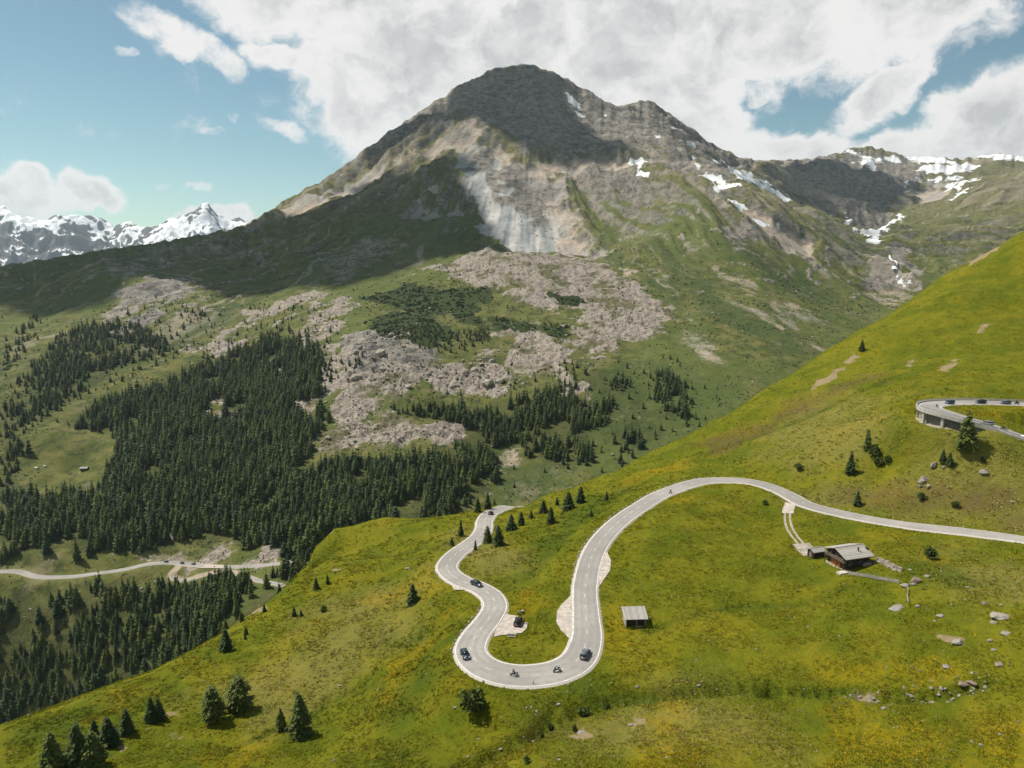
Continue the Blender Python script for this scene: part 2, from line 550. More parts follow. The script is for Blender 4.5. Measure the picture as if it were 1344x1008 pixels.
FACE = {
    'big_face': [(600, 202), (625, 190), (655, 198), (690, 215), (722, 228), (740, 245), (752, 290), (792, 335), (822, 358), (760, 343), (700, 333), (662, 330), (640, 300), (615, 262), (598, 240)],
    'lit_band': [(342, 290), (420, 250), (500, 213), (560, 188), (605, 160), (628, 172), (600, 190), (540, 208), (470, 240), (400, 275)],
    'patch': [(522, 291), (545, 256), (562, 251), (555, 270), (540, 292)], 'patch_b': [(548, 292), (563, 266), (582, 259), (593, 290)],
    'spur': [(958, 262), (985, 278), (1012, 300), (1052, 322), (1070, 345), (1035, 335), (1000, 312), (972, 290)],
    'gully': [(895, 310), (905, 306), (940, 345), (962, 366), (1010, 400), (1000, 402), (950, 365), (920, 340)],
    'gully_b': [(960, 395), (1010, 415), (1060, 445), (1090, 460), (1082, 464), (1040, 445), (985, 412)],
    'upper': [(690, 205), (760, 212), (830, 214), (900, 222), (880, 230), (820, 226), (760, 228), (720, 222)],
    'cirque': [(1110, 300), (1125, 290), (1160, 300), (1175, 305), (1150, 318), (1120, 310)], 'cirque_b': [(1195, 262), (1220, 240), (1250, 245), (1248, 262), (1215, 270)],
    'brown': [(1010, 390), (1050, 400), (1080, 425), (1040, 430), (1000, 412)], 'brown_b': [(905, 420), (935, 440), (950, 475), (925, 470), (900, 445)], 'brown_c': [(960, 355), (1000, 375), (985, 385), (950, 368)],
    'brown_d': [(640, 595), (680, 590), (690, 612), (660, 622), (645, 612)],
    'brown_e': [(1125, 365), (1180, 380), (1200, 395), (1160, 405), (1135, 392)],
}
CLIFF = {
    'summit': [(430, 232), (540, 148), (640, 96), (700, 82), (760, 105), (850, 130), (950, 192), (1000, 212), (965, 240), (900, 215), (860, 212), (830, 212), (740, 208), (655, 172), (610, 152), (540, 175), (470, 215)],
    'crag': [(760, 232), (800, 220), (840, 232), (850, 255), (810, 262), (775, 258)], 'crag_b': [(860, 225), (890, 212), (925, 225), (938, 255), (900, 252), (868, 245)],
    'crag_c': [(930, 235), (948, 240), (960, 275), (948, 278), (938, 262)], 'face_rock': [(615, 195), (650, 205), (690, 228), (725, 265), (735, 295), (700, 290), (660, 255), (622, 228)],
    'cirque_wall': [(995, 213), (1060, 208), (1120, 196), (1200, 206), (1215, 240), (1195, 262), (1160, 298), (1130, 298), (1080, 275), (1035, 248)],
    'knoll': [(150, 395), (165, 370), (195, 362), (232, 366), (250, 378), (235, 392), (200, 398), (170, 402)], 'knoll_b': [(180, 415), (205, 402), (222, 412), (205, 425), (185, 428)],
    'left_face': [(90, 345), (200, 322), (330, 312), (330, 340), (250, 345), (180, 368), (120, 372)], 'block_wall': [(455, 445), (500, 440), (525, 462), (560, 458), (570, 475), (540, 492), (500, 505), (470, 492)],
    'band': [(400, 345), (480, 322), (540, 318), (520, 345), (450, 372), (400, 380)],
    'ravine': [(1130, 365), (1180, 345), (1205, 375), (1190, 392), (1150, 388)], 'small': [(965, 315), (985, 310), (990, 328), (972, 330)], 'small_b': [(1062, 348), (1085, 350), (1080, 362), (1065, 360)],
}
SNOW = [(750, 130, 9, 2.5, -40), (761, 150, 11, 3.2, -32), (803, 155, 10, 3, -28), (858, 179, 8, 2, -15), (886, 168, 4, 2.5, 0), (912, 209, 12, 2.5, -58), (936, 236, 16, 3, -24), (950, 246, 14, 3, 5), (978, 233, 20, 4, -22), (992, 240, 16, 4.5, -30),
        (1026, 256, 10, 1.8, -18), (968, 268, 13, 3, -22), (1008, 295, 14, 1.6, -15), (833, 214, 10, 1.8, 0), (1120, 202, 16, 4, -18), (1135, 214, 13, 5, -8), (1160, 209, 22, 2, -6), (1195, 203, 14, 3, -20), (1222, 210, 36, 6, -8),
        (1240, 222, 40, 8, 3), (1225, 236, 34, 3, 8), (1262, 240, 22, 3, 15), (1256, 258, 20, 2, 35), (1320, 206, 30, 4.5, -4), (1287, 206, 14, 3, 10), (1148, 306, 16, 5, 15), (1160, 300, 14, 3, 40), (1132, 303, 16, 2, -12), (1114, 287, 2.5, 5, 0),
        (1185, 370, 8, 2, -25), (1200, 373, 9, 2.6, -20), (1012, 248, 6, 2, -20), (945, 212, 5, 2, 0), (905, 190, 5, 1.6, -30), (1150, 314, 5, 6, 30), (1180, 285, 2, 7, 0), (840, 228, 6, 1.3, -30)]
LUSH = [[(770, 318), (788, 315), (815, 335), (828, 358), (815, 362), (790, 342)], [(845, 372), (880, 358), (895, 370), (890, 398), (860, 398)], [(800, 285), (835, 292), (900, 340), (960, 395), (1060, 450), (1040, 470), (960, 430), (880, 360)],
        [(930, 290), (960, 300), (1000, 340), (1060, 365), (1110, 400), (1060, 400), (1000, 370), (940, 330)], [(1050, 290), (1100, 310), (1150, 345), (1120, 360), (1070, 330)], [(780, 480), (860, 470), (940, 500), (960, 545), (860, 590), (760, 620), (640, 660), (640, 600), (760, 590)],
        [(230, 430), (300, 395), (330, 395), (280, 435), (190, 480), (120, 505), (80, 530), (110, 500)]]
SHRUB = [[(470, 390), (540, 375), (580, 378), (640, 380), (650, 395), (600, 405), (560, 420), (520, 405)], [(478, 425), (520, 410), (560, 415), (600, 440), (570, 455), (500, 445)], [(640, 415), (690, 420), (715, 430), (690, 440), (650, 432)], [(590, 400), (625, 395), (630, 425), (605, 425)],
         [(715, 385), (760, 388), (775, 398), (740, 402)], [(708, 425), (740, 425), (752, 440), (745, 452), (715, 440)], [(0, 475), (15, 470), (25, 478), (10, 490), (0, 490)]]


def shape_far():
    X, Y, H = FX, FY, far.H
    pkx, pky = bp([(692, 100)])[0]
    ang = np.arctan2(X - pkx, pky - Y)
    rad = np.hypot(X - pkx, Y - pky)
    # ---- cover masks, drawn in plan
    m = {k: np.zeros(X.shape) for k in ('rock', 'scree', 'snow', 'shrub', 'lush', 'tan')}
    for i, (k, p) in enumerate(SCREE.items()):
        pl = bp(p)
        m['scree'] = np.maximum(m['scree'], blend_poly(X, Y, pl, 24, 55, 34, 30 + i))
    mid_left = blend_poly(X, Y, bp([(130, 410), (250, 385), (450, 378), (475, 430), (470, 530), (400, 560), (300, 520), (200, 480), (130, 450)]), 40)
    m['scree'] = np.maximum(m['scree'], mid_left * np.clip(1.7 * fbm(X, Y, 110, 4, 0.6, 55) - 0.12, 0, 0.8))
    for i, (k, p) in enumerate(FACE.items()):
        pl = bp(p)
        sc = float(np.median(pl[:, 1])) / 1000
        m['tan'] = np.maximum(m['tan'], blend_poly(X, Y, pl, 18 * sc, 90, 20 * sc, 60 + i) * (0.5 if k.startswith('brown') or k.startswith('gully') else 1.0))
    for i, (k, p) in enumerate(CLIFF.items()):
        pl = bp(p)
        sc = float(np.median(pl[:, 1])) / 1000
        m['rock'] = np.maximum(m['rock'], blend_poly(X, Y, pl, 26 * sc, 80, 34 * sc, 90 + i) * (0.5 if k in ('left_face', 'band') else 1.0))
    for i, (a, b, rx, ry, ro) in enumerate(SNOW):
        pl = ell(base_far, a, b, rx * .9, ry * 0.5, ro)
        sc = max(1.0, float(np.median(pl[:, 1])) / 1000)
        m['snow'] = np.maximum(m['snow'], blend_poly(X, Y, pl, 13 * sc, 40 * sc, 12 * sc, 130 + i))
    for i, p in enumerate(LUSH):
        m['lush'] = np.maximum(m['lush'], blend_poly(X, Y, bp(p), 22, 70, 30, 180 + i))
    for i, p in enumerate(SHRUB):
        m['shrub'] = np.maximum(m['shrub'], blend_poly(X, Y, bp(p), 5, 40, 16, 200 + i))
    # ---- relief
    up = sstep(1450, 2100, Y)
    big = ridged(X, Y, 520, 4, 0.45, 1) * 20 * up * np.clip(Y / 3000, 0.4, 1.6)
    gul = ridged(ang * 5.5 + 0.25 * fbm(X, Y, 400, 2, 0.5, 5), np.log(np.maximum(rad, 60)) * 1.1, 1.0, 4, 0.52, 7) * (24 + 16 * sstep(0.05, 0.5, ang)) * (1 - 0.85 * np.clip(m['tan'], 0, 1)) * sstep(150, 700, rad) * sstep(3600, 2600, rad) * up
    mid_ = fbm(X, Y, 170, 4, 0.5, 9) * (5 + 6 * up)
    sm = fbm(X, Y, 34, 4, 0.5, 12) * (1.0 + 0.6 * up)
    rock = ridged(X, Y, 80, 4, 0.5, 15) * 2.6 * m['rock'] * np.clip(Y / 1400, 0.6, 1.5) + ridged(X, Y, 22, 3, 0.6, 16) * 1.0 * m['rock']
    face = ridged(ang * 44, rad / 420.0, 1.0, 4, 0.6, 18) * 1.3 * np.clip(m['tan'] * up, 0, 1)
    blk = ridged(X, Y, 26, 3, 0.6, 21) * 3.0 * m['scree'] + fbm(X, Y, 9, 3, 0.6, 22) * 1.6 * m['scree'] * sstep(1700, 1300, Y)
    # small crags breaking through the turf of the flanks
    crag = np.clip(ridged(X, Y, 120, 4, 0.6, 24) - 1.62 + 0.35 * fbm(X, Y, 420, 2, 0.5, 25), 0, 0.5) * sstep(1150, 1500, Y) * (1 - m['tan']) * (1 - m['scree'])
    m['rock'] = np.maximum(m['rock'], np.clip(crag * 2.6, 0, 0.85))
    blk = blk + crag * 14
    crest = np.exp(-(rad / 260) ** 2)
    H = H + big * (1 - 0.6 * crest) + gul + mid_ + sm + rock + face + blk - 18 * up
    # the valley road keeps its level bench
    far.H = H
    fit_skyline(far, [(-140, 366), (0, 349), (60, 340), (120, 330), (200, 319), (270, 307), (320, 296), (335, 288), (370, 265), (420, 238), (450, 219), (480, 195), (520, 167), (545, 150), (560, 140), (585, 125), (600, 112), (620, 105), (640, 93), (660, 87), (690, 84),
                      (705, 86), (720, 93), (745, 103), (770, 118), (790, 130), (805, 138), (818, 139), (835, 133), (850, 131), (862, 136), (880, 150), (900, 163), (925, 182), (945, 194), (965, 204), (985, 208), (1000, 211), (1030, 210), (1060, 208), (1090, 203), (1105, 200),
                      (1120, 193), (1140, 192), (1155, 195), (1170, 200), (1200, 206), (1230, 207), (1260, 209), (1280, 206), (1310, 201), (1344, 206), (1480, 200)], 1500, 6500, 0.10, 2.4, 909)
    m['snow'][:] = 0          # snow lies where the finished ground shows it
    for i, (a, b, rx, ry, ro) in enumerate(SNOW):
        pl = ell(far, a, b, rx, max(ry * 0.75, 1.2), ro, 14)
        sc = max(1.0, float(np.median(pl[:, 1])) / 1000)
        m['snow'] = np.maximum(m['snow'], blend_poly(X, Y, pl, 8 * sc, 40 * sc, 9 * sc, 130 + i))
    return m


FM = shape_far()


# ================================================================= the snow range far behind
def build_snow_range():
    U = np.linspace(-0.86, -0.2, 420)
    Yr = np.exp(np.linspace(math.log(7600), math.log(12500), 230))
    X = U[None, :] * Yr[:, None]
    Y = np.repeat(Yr[:, None], len(U), 1)
    prof = [(-140, 300), (-40, 262), (5, 272), (22, 284), (50, 290), (95, 283), (128, 282), (150, 295), (168, 290), (185, 299), (205, 297), (222, 288), (245, 284), (258, 276), (266, 269), (273, 268), (284, 279), (298, 288), (313, 284), (330, 292), (400, 310), (470, 330)]
    us = [u_of(a, b)[0] for a, b in prof]
    ts = [u_of(a, b)[1] for a, b in prof]
    D = 10400.0
    top = np.interp(U, us, ts) * D
    crest_y = D + 420 * np.interp(U, np.linspace(U[0], U[-1], 12), RNG.uniform(-1, 1, 12))
    d = (Y - crest_y[None, :])
    w = np.where(d < 0, np.exp(-(np.abs(d) / 1500.0) ** 1.15), np.exp(-(d / 900.0)))
    floor = -500.0
    H = floor + (top[None, :] - floor) * w
    rg = ridged(X, Y, 900, 6, 0.58, 301)
    H = H + (rg - 0.9) * 170 * np.clip(np.abs(d) / 700, 0.06, 1) + fbm(X, Y, 160, 4, 0.6, 305) * 26
    sn = 0.55 + 0.5 * fbm(X, Y, 420, 5, 0.6, 310) + 0.0009 * (H - 350) - 0.25 * np.clip(-(rg - 0.6), 0, 1)
    glac = blend_poly(X / Y, np.zeros_like(X), np.array([[u_of(200, 300)[0], -1], [u_of(292, 300)[0], -1], [u_of(292, 300)[0], 1], [u_of(200, 300)[0], 1]]), 0.01) * (H < np.interp(U, us, ts)[None, :] * D - 130)
    sn = np.maximum(sn + 0.02, glac * 1.2) - 0.55 * np.exp(-(d / 170.0) ** 2) * (0.6 + 0.6 * fbm(X, Y, 300, 3, 0.5, 333))
    sh = Sheet(U, Yr, H)
    return sh, X, Y, H, sn


snow_sheet, SX, SY, SH, SN = build_snow_range()


# ---------------------------------------------------------------- mountain material
def mountain_material():
    m, nt, b = new_mat('mountain_ground')
    p = nt.pos()
    rock, scree, snow = (nt.attr('cover', i) for i in range(3))
    shrub, lush, tan = (nt.attr('growth', i) for i in range(3))
    wood = nt.attr('extra', 0)
    bare = nt.attr('extra', 1)
    n1 = nt.noise(p, 0.006, 6, 0.6)
    n2 = nt.noise(p, 0.035, 6, 0.62)
    n3 = nt.noise(p, 0.16, 5, 0.65)
    n4 = nt.noise(p, 0.5, 4, 0.6)
    sep = nt.n('ShaderNodeSeparateXYZ')
    nt.link(p, sep.inputs[0])
    hi = nt.ramp(nt.math('ADD', sep.outputs[2], nt.math('MULTIPLY', n1, 260.0)), 60.0, 520.0)
    # pasture: olive below, thin and greyish above
    g = nt.mix(nt.ramp(n2, 0.35, 0.65), (0.070, 0.084, 0.018), (0.138, 0.132, 0.038))
    g = nt.mix(nt.math('MULTIPLY', lush, nt.ramp(n3, 0.2, 0.7, 0.5, 1.0)), g, (0.056, 0.078, 0.022))
    g = nt.mix(nt.math('MULTIPLY', hi, 0.75), g, nt.mix(nt.ramp(n3, 0.3, 0.7), (0.118, 0.110, 0.05), (0.195, 0.168, 0.09)))
    g = nt.mix(nt.ramp(n4, 0.52, 0.75, 0.0, 0.55), g, (0.03, 0.045, 0.012))
    # scattered stones and bare spots in the grass
    spots = nt.math('MULTIPLY', nt.ramp(nt.noise(p, 0.09, 3, 0.7), 0.60, 0.70), nt.ramp(n2, 0.42, 0.62))
    g = nt.mix(nt.math('MULTIPLY', spots, 0.65), g, (0.26, 0.215, 0.15))
    tus = nt.noise(p, 0.055, 5, 0.72, 0.4)
    g = nt.mix(nt.math('MULTIPLY', nt.ramp(tus, 0.50, 0.62), 0.8), g, (0.036, 0.050, 0.016))
    g = nt.mix(nt.math('MULTIPLY', nt.ramp(nt.noise(p, 0.021, 6, 0.7), 0.56, 0.68), 0.55), g, (0.20, 0.165, 0.105))
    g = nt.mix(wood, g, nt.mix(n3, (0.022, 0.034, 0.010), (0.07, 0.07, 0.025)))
    # scree: pinkish grey blocks
    vo = nt.voronoi(p, 0.42)
    vc = nt.voronoi(p, 0.30, out='Color')
    vs = nt.n('ShaderNodeSeparateColor')
    nt.link(vc, vs.inputs[0])
    sc = nt.mix(vs.outputs[0], (0.22, 0.19, 0.155), (0.42, 0.36, 0.295))
    sc = nt.mix(nt.ramp(vo, 0.35, 0.85, 0.0, 0.6), sc, (0.10, 0.085, 0.07))
    sc = nt.mix(nt.ramp(n3, 0.35, 0.75, 0.0, 0.5), sc, (0.33, 0.28, 0.23))
    gaps = nt.noise(p, 0.018, 5, 0.65)
    sc = nt.mix(nt.ramp(gaps, 0.50, 0.60, 0.0, 0.85), sc, nt.mix(n3, (0.06, 0.065, 0.02), (0.13, 0.12, 0.045)))
    tn = nt.mix(n3, (0.36, 0.30, 0.23), (0.43, 0.39, 0.33))
    tn = nt.mix(nt.ramp(n2, 0.35, 0.7), tn, (0.42, 0.315, 0.225))
    tn = nt.mix(nt.ramp(n1, 0.45, 0.6, 0.0, 0.7), tn, (0.25, 0.25, 0.235))
    tn = nt.mix(nt.ramp(nt.noise(p, 0.07, 6, 0.78, 0.3), 0.50, 0.64, 0.0, 0.6), tn, (0.17, 0.16, 0.14))
    # cliffs: layered grey
    lay = nt.noise(nt.vmul(p, (0.022, 0.022, 0.06)), 1.0, 7, 0.68, 0.8)
    rk = nt.mix(nt.ramp(lay, 0.35, 0.65), (0.125, 0.115, 0.10), (0.285, 0.25, 0.205))
    streak = nt.attr('extra', 2)
    rk = nt.mix(nt.math('MULTIPLY', nt.ramp(streak, 0.5, 0.85), nt.ramp(n2, 0.3, 0.6, 0.25, 0.75)), rk, (0.33, 0.285, 0.225))
    grey = nt.attr('detail', 1)
    tn = nt.mix(nt.math('MULTIPLY', grey, nt.ramp(n2, 0.25, 0.6, 0.7, 1.0)), tn, nt.mix(nt.ramp(streak, 0.35, 0.7), (0.28, 0.295, 0.29), (0.46, 0.445, 0.41)))
    lines = nt.attr('detail', 0)
    bands = nt.attr('detail', 2)
    g = nt.mix(nt.math('MULTIPLY', bands, 0.6), g, nt.mix(n3, (0.060, 0.088, 0.020), (0.105, 0.125, 0.030)))
    g = nt.mix(nt.math('MULTIPLY', lines, nt.ramp(n2, 0.3, 0.6, 0.2, 0.8)), g, (0.30, 0.255, 0.19))
    g = nt.mix(nt.math('MULTIPLY', nt.math('MULTIPLY', nt.ramp(streak, 0.6, 0.9), hi), 0.6), g, (0.27, 0.225, 0.165))
    rk = nt.mix(nt.ramp(n3, 0.45, 0.7, 0.0, 0.5), rk, (0.30, 0.28, 0.24))
    cr = nt.noise(nt.vmul(p, (1.0, 1.0, 1.5)), 0.045, 6, 0.82, 0.5)
    rk = nt.mix(nt.ramp(cr, 0.50, 0.60, 0.0, 0.75), rk, (0.055, 0.053, 0.05))
    rk = nt.mix(nt.ramp(cr, 0.46, 0.38, 0.0, 0.6), rk, (0.32, 0.285, 0.235))
    col = g
    for mask, c, e in ((tan, tn, 0.8), (scree, sc, 0.9), (rock, rk, 0.9), (shrub, nt.mix(n3, (0.018, 0.028, 0.010), (0.055, 0.07, 0.02)), 0.9), (bare, (0.36, 0.29, 0.21, 1), 0.3)):
        k = nt.math('ADD', mask, nt.math('MULTIPLY', nt.math('SUBTRACT', nt.math('ADD', nt.math('MULTIPLY', n2, 0.42), nt.math('ADD', nt.math('MULTIPLY', n3, 0.36), nt.math('MULTIPLY', n4, 0.22))), 0.5), e * 2.4))
        k = nt.math('MULTIPLY', nt.ramp(k, 0.34, 0.72), nt.ramp(mask, 0.02, 0.2))
        col = nt.mix(k, col, c)
    # steep ground shows rock
    ge = nt.n('ShaderNodeNewGeometry')
    sx = nt.n('ShaderNodeSeparateXYZ')
    nt.link(ge.outputs['Normal'], sx.inputs[0])
    steep = nt.math('MULTIPLY', nt.ramp(nt.math('ADD', sx.outputs[2], nt.math('MULTIPLY', n3, 0.3)), 0.86, 0.72), nt.math('MULTIPLY', nt.ramp(sep.outputs[2], -190.0, -60.0), 0.75))
    col = nt.mix(steep, col, rk)
    k = nt.math('ADD', snow, nt.math('MULTIPLY', nt.math('SUBTRACT', nt.math('ADD', nt.math('MULTIPLY', n2, 0.6), nt.math('MULTIPLY', nt.noise(nt.vmul(p, (0.5, 0.5, 1.6)), 0.022, 7, 0.72), 0.6)), 0.58), 2.6))
    k = nt.math('MULTIPLY', nt.ramp(k, 0.40, 0.56), nt.ramp(snow, 0.02, 0.15))
    col = nt.mix(k, col, nt.mix(n3, (0.66, 0.66, 0.65), (0.84, 0.85, 0.86)))
    nt.put(b.inputs['Base Color'], col)
    b.inputs['Roughness'].default_value = 0.95
    b.inputs['Specular IOR Level'].default_value = 0.12
    rough_ = nt.math('MAXIMUM', nt.math('MAXIMUM', rock, scree), nt.math('MULTIPLY', tan, 0.6))
    bh = nt.math('ADD', nt.math('MULTIPLY', n2, 3.6), nt.math('ADD', nt.math('MULTIPLY', n3, 1.7), nt.math('MULTIPLY', nt.math('MULTIPLY', nt.math('ADD', vo, nt.math('MULTIPLY', cr, -5.0)), rough_), 1.0)))
    nt.link(nt.bump(bh, 1.0, 0.85), b.inputs['Normal'])
    return m


def snow_material():
    m, nt, b = new_mat('snow_range')
    p = nt.pos()
    sn = nt.attr('cover', 2)
    n = nt.noise(p, 0.006, 7, 0.66)
    ge = nt.n('ShaderNodeNewGeometry')
    sx = nt.n('ShaderNodeSeparateXYZ')
    nt.link(ge.outputs['Normal'], sx.inputs[0])
    k = nt.math('ADD', sn, nt.math('MULTIPLY', nt.math('SUBTRACT', n, 0.5), 1.1))
    k = nt.math('ADD', k, nt.ramp(sx.outputs[2], 0.45, 0.85, -0.45, 0.12))
    k = nt.ramp(k, 0.44, 0.56)
    rk = nt.mix(n, (0.07, 0.07, 0.072), (0.17, 0.16, 0.15))
    nt.put(b.inputs['Base Color'], nt.mix(k, rk, (0.86, 0.87, 0.88)))
    b.inputs['Roughness'].default_value = 0.9
    b.inputs['Specular IOR Level'].default_value = 0.1
    nt.link(nt.bump(nt.noise(p, 0.012, 6, 0.6), 40.0, 0.7), b.inputs['Normal'])
    return m


M_MOUNT = mountain_material()
M_SNOW = snow_material()

# ================================================================= near hillside
def build_near():
    K = [(1344, 709, -80), (1273, 699, -82), (1200, 690, -84), (1125, 679, -87), (1036, 650, -88), (960, 630, -88.5), (888, 639, -89), (820, 678, -90), (778, 727, -91), (767, 773, -92), (769, 815, -92.5), (765, 855, -93.3), (700, 886, -94),
         (648, 881, -94.5), (619, 862, -95), (625, 840, -96), (645, 803, -97), (640, 780, -98), (607, 765, -99.5), (586, 742, -101), (610, 718, -104), (632, 700, -107), (638, 680, -111), (658, 667, -115),
         (420, 742, -122), (350, 796, -124), (200, 880, -121), (0, 950, -118), (-120, 990, -117), (440, 694, -127), (530, 684, -125), (620, 675, -123),
         (400, 960, -110), (300, 910, -113), (200, 990, -108), (545, 780, -109), (450, 850, -109), (560, 960, -100), (620, 920, -97.5), (0, 1008, -106), (500, 730, -119), (-120, 1100, -104), (300, 1100, -96),
         (833, 822, -92), (700, 1000, -93), (850, 1000, -91), (720, 948, -96), (800, 915, -94.6), (800, 880, -93.6), (1000, 1008, -89.5), (1000, 905, -90), (1000, 890, -89.4), (1115, 748, -86), (1344, 800, -78), (1344, 900, -80), (1344, 1008, -82),
         (1200, 850, -83), (1100, 800, -87), (1110, 905, -87.5), (940, 700, -88.6), (940, 780, -90.5), (1500, 720, -72), (1500, 900, -74), (1500, 1100, -78), (700, 1150, -90), (1100, 1150, -86),
         (700, 760, -95.5), (700, 840, -95.2), (720, 700, -101), (700, 672, -110), (660, 740, -99), (560, 850, -103.5), (900, 660, -89), (1180, 745, -84)]
    D = [(1293, 556, 241), (1343, 574, 235), (1245, 541, 252), (1288, 529, 275), (1343, 531, 276), (1205, 555, 258), (1232, 563, 248), (1255, 571, 241), (1300, 640, 222), (1200, 600, 250), (1120, 610, 262), (1000, 580, 335), (1100, 540, 330), (1200, 480, 370), (1344, 420, 400), (1344, 500, 305), (1250, 508, 312),
         (1344, 306, 540), (1250, 360, 530), (1150, 425, 500), (1050, 487, 460), (950, 549, 405), (850, 601, 370), (750, 646, 348), (680, 661, 340), (1344, 620, 222), (1500, 560, 240), (1500, 420, 380), (1500, 230, 560), (800, 650, 300), (900, 590, 350), (1000, 620, 285), (1100, 650, 248)]
    P, v = [], []
    crest = {(420, 742), (350, 796), (200, 880), (0, 950), (-120, 990), (440, 694), (530, 684), (620, 675), (1344, 306), (1250, 360), (1150, 425), (1050, 487), (950, 549), (850, 601), (750, 646), (680, 661), (1500, 230), (658, 667)}
    for a, b, h in K:
        u, t = u_of(a, b)
        P.append((u * h / t, h / t))
        v.append(h)
        if (a, b) in crest:
            y = h / t
            P.append((u * y * 1.1, y * 1.1))
            v.append(h - 0.85 * 0.1 * y)
            P.append((u * y * 1.35, y * 1.35))
            v.append(h - 0.9 * 0.35 * y)
    for a, b, y in D:
        u, t = u_of(a, b)
        P.append((u * y, y))
        v.append(t * y)
        if (a, b) in crest:
            P.append((u * y * 1.1, y * 1.1))
            v.append(t * y - 0.5 * 0.1 * y)
            P.append((u * y * 1.4, y * 1.4))
            v.append(t * y - 0.75 * 0.4 * y)
    ev = tps_fit(np.array(P) / 100.0, np.array(v), 1e-5)
    U = np.linspace(-0.86, 0.86, 640)
    Yr = np.exp(np.linspace(math.log(82), math.log(640), 470))
    X = U[None, :] * Yr[:, None]
    Y = np.repeat(Yr[:, None], len(U), 1)
    cu, cl = np.linspace(U[0], U[-1], 160), np.linspace(math.log(82), math.log(640), 118)
    gu, gl = np.meshgrid(cu, cl)
    gy = np.exp(gl)
    G = ev(np.stack([gu * gy, gy], -1).reshape(-1, 2) / 100.0).reshape(gu.shape)
    H = upsample(G, 470, 640)
    sh = Sheet(U, Yr, H)
    fit_skyline(sh, [(-130, 995), (0, 950), (100, 916), (200, 880), (270, 842), (330, 806), (350, 793), (380, 768), (400, 747), (415, 718), (440, 694), (480, 687), (540, 681), (610, 674), (650, 667), (700, 656), (750, 643), (800, 625), (850, 600), (900, 575),
                     (950, 548), (1000, 517), (1050, 486), (1100, 455), (1150, 424), (1200, 392), (1250, 360), (1300, 330), (1344, 304), (1480, 215)], 130, 600, 0.085)
    return sh, X, Y


near, NX, NY = build_near()
base_near = Sheet(near.U, near.Yr, near.H.copy())


def catmull(P, step=1.0):
    P = np.asarray(P, float)
    out = []
    for i in range(len(P) - 1):
        p0, p1, p2, p3 = P[max(i - 1, 0)], P[i], P[i + 1], P[min(i + 2, len(P) - 1)]
        n = max(2, int(np.linalg.norm(p2 - p1) / step))
        for t in np.linspace(0, 1, n, endpoint=False):
            out.append(0.5 * (2 * p1 + (p2 - p0) * t + (2 * p0 - 5 * p1 + 4 * p2 - p3) * t * t + (3 * (p1 - p2) + p3 - p0) * t ** 3))
    out.append(P[-1])
    return np.array(out)


def smooth1(v, k):
    n = len(v)
    pad = np.concatenate([np.full(k, v[0]), v, np.full(k, v[-1])])
    ker = np.hanning(2 * k + 1)
    return np.convolve(pad, ker / ker.sum(), 'valid')[:n]


class Line:
    """A road centre line in plan with its own level."""

    def __init__(self, sheet, pts, width, zs=None, k=22, xy=None):
        q = np.array(xy) if xy is not None else sheet.plan(pts)
        self.P = catmull(q, 1.0)
        d = np.r_[0, np.cumsum(np.linalg.norm(np.diff(self.P, axis=0), axis=1))]
        t = np.arange(0, d[-1], 1.0)
        self.P = np.stack([np.interp(t, d, self.P[:, 0]), np.interp(t, d, self.P[:, 1])], 1)
        self.P = np.stack([smooth1(self.P[:, 0], 4), smooth1(self.P[:, 1], 4)], 1)
        self.s = t
        self.z = smooth1(sheet.h(self.P[:, 0], self.P[:, 1]), k) if zs is None else np.interp(t / t[-1], np.linspace(0, 1, len(zs)), zs)
        T = np.gradient(self.P, axis=0)
        self.T = T / np.linalg.norm(T, axis=1)[:, None]
        self.N = np.stack([-self.T[:, 1], self.T[:, 0]], 1)
        self.w = width if np.ndim(width) else np.full(len(t), width)

    def near(self, X, Y):
        """Distance to the centre line and index of the nearest point."""
        X, Y = np.ravel(X), np.ravel(Y)
        dd = np.full(len(X), 1e9)
        ii = np.zeros(len(X), int)
        lo, hi = self.P.min(0) - 40, self.P.max(0) + 40
        sel = np.where((X > lo[0]) & (X < hi[0]) & (Y > lo[1]) & (Y < hi[1]))[0]
        for a in range(0, len(sel), 4000):
            q = sel[a:a + 4000]
            d2 = (X[q][:, None] - self.P[None, :, 0]) ** 2 + (Y[q][:, None] - self.P[None, :, 1]) ** 2
            ii[q] = d2.argmin(1)
            dd[q] = np.sqrt(d2.min(1))
        return dd, ii

    def at(self, x, y):
        k = int(((self.P[:, 0] - x) ** 2 + (self.P[:, 1] - y) ** 2).argmin())
        return k


main_px = [(1420, 722), (1344, 709), (1273, 698.5), (1200, 690), (1125, 679), (1060, 663), (1036, 650), (1010, 638), (985, 632), (960, 630), (924, 631.5), (888, 640), (857, 655), (820, 678), (794, 703), (777, 730), (768, 770), (769, 807), (770, 838),
           (758, 867), (730, 882), (700, 886), (677, 886.5), (648, 881), (626, 868), (617, 852), (625, 834), (641, 813), (650, 795), (644, 781), (627, 770), (605, 762), (589, 752), (587, 740), (598, 727), (615, 715), (629, 704), (635, 694), (636, 684), (643, 674), (657, 667.5)]
q = base_near.plan(main_px)
tail = q[-1] + (q[-1] - q[-2]) / np.linalg.norm(q[-1] - q[-2]) * np.array([[14.0], [30.0]])
main_road = Line(base_near, None, 7.4, xy=np.vstack([q, tail]), k=20)
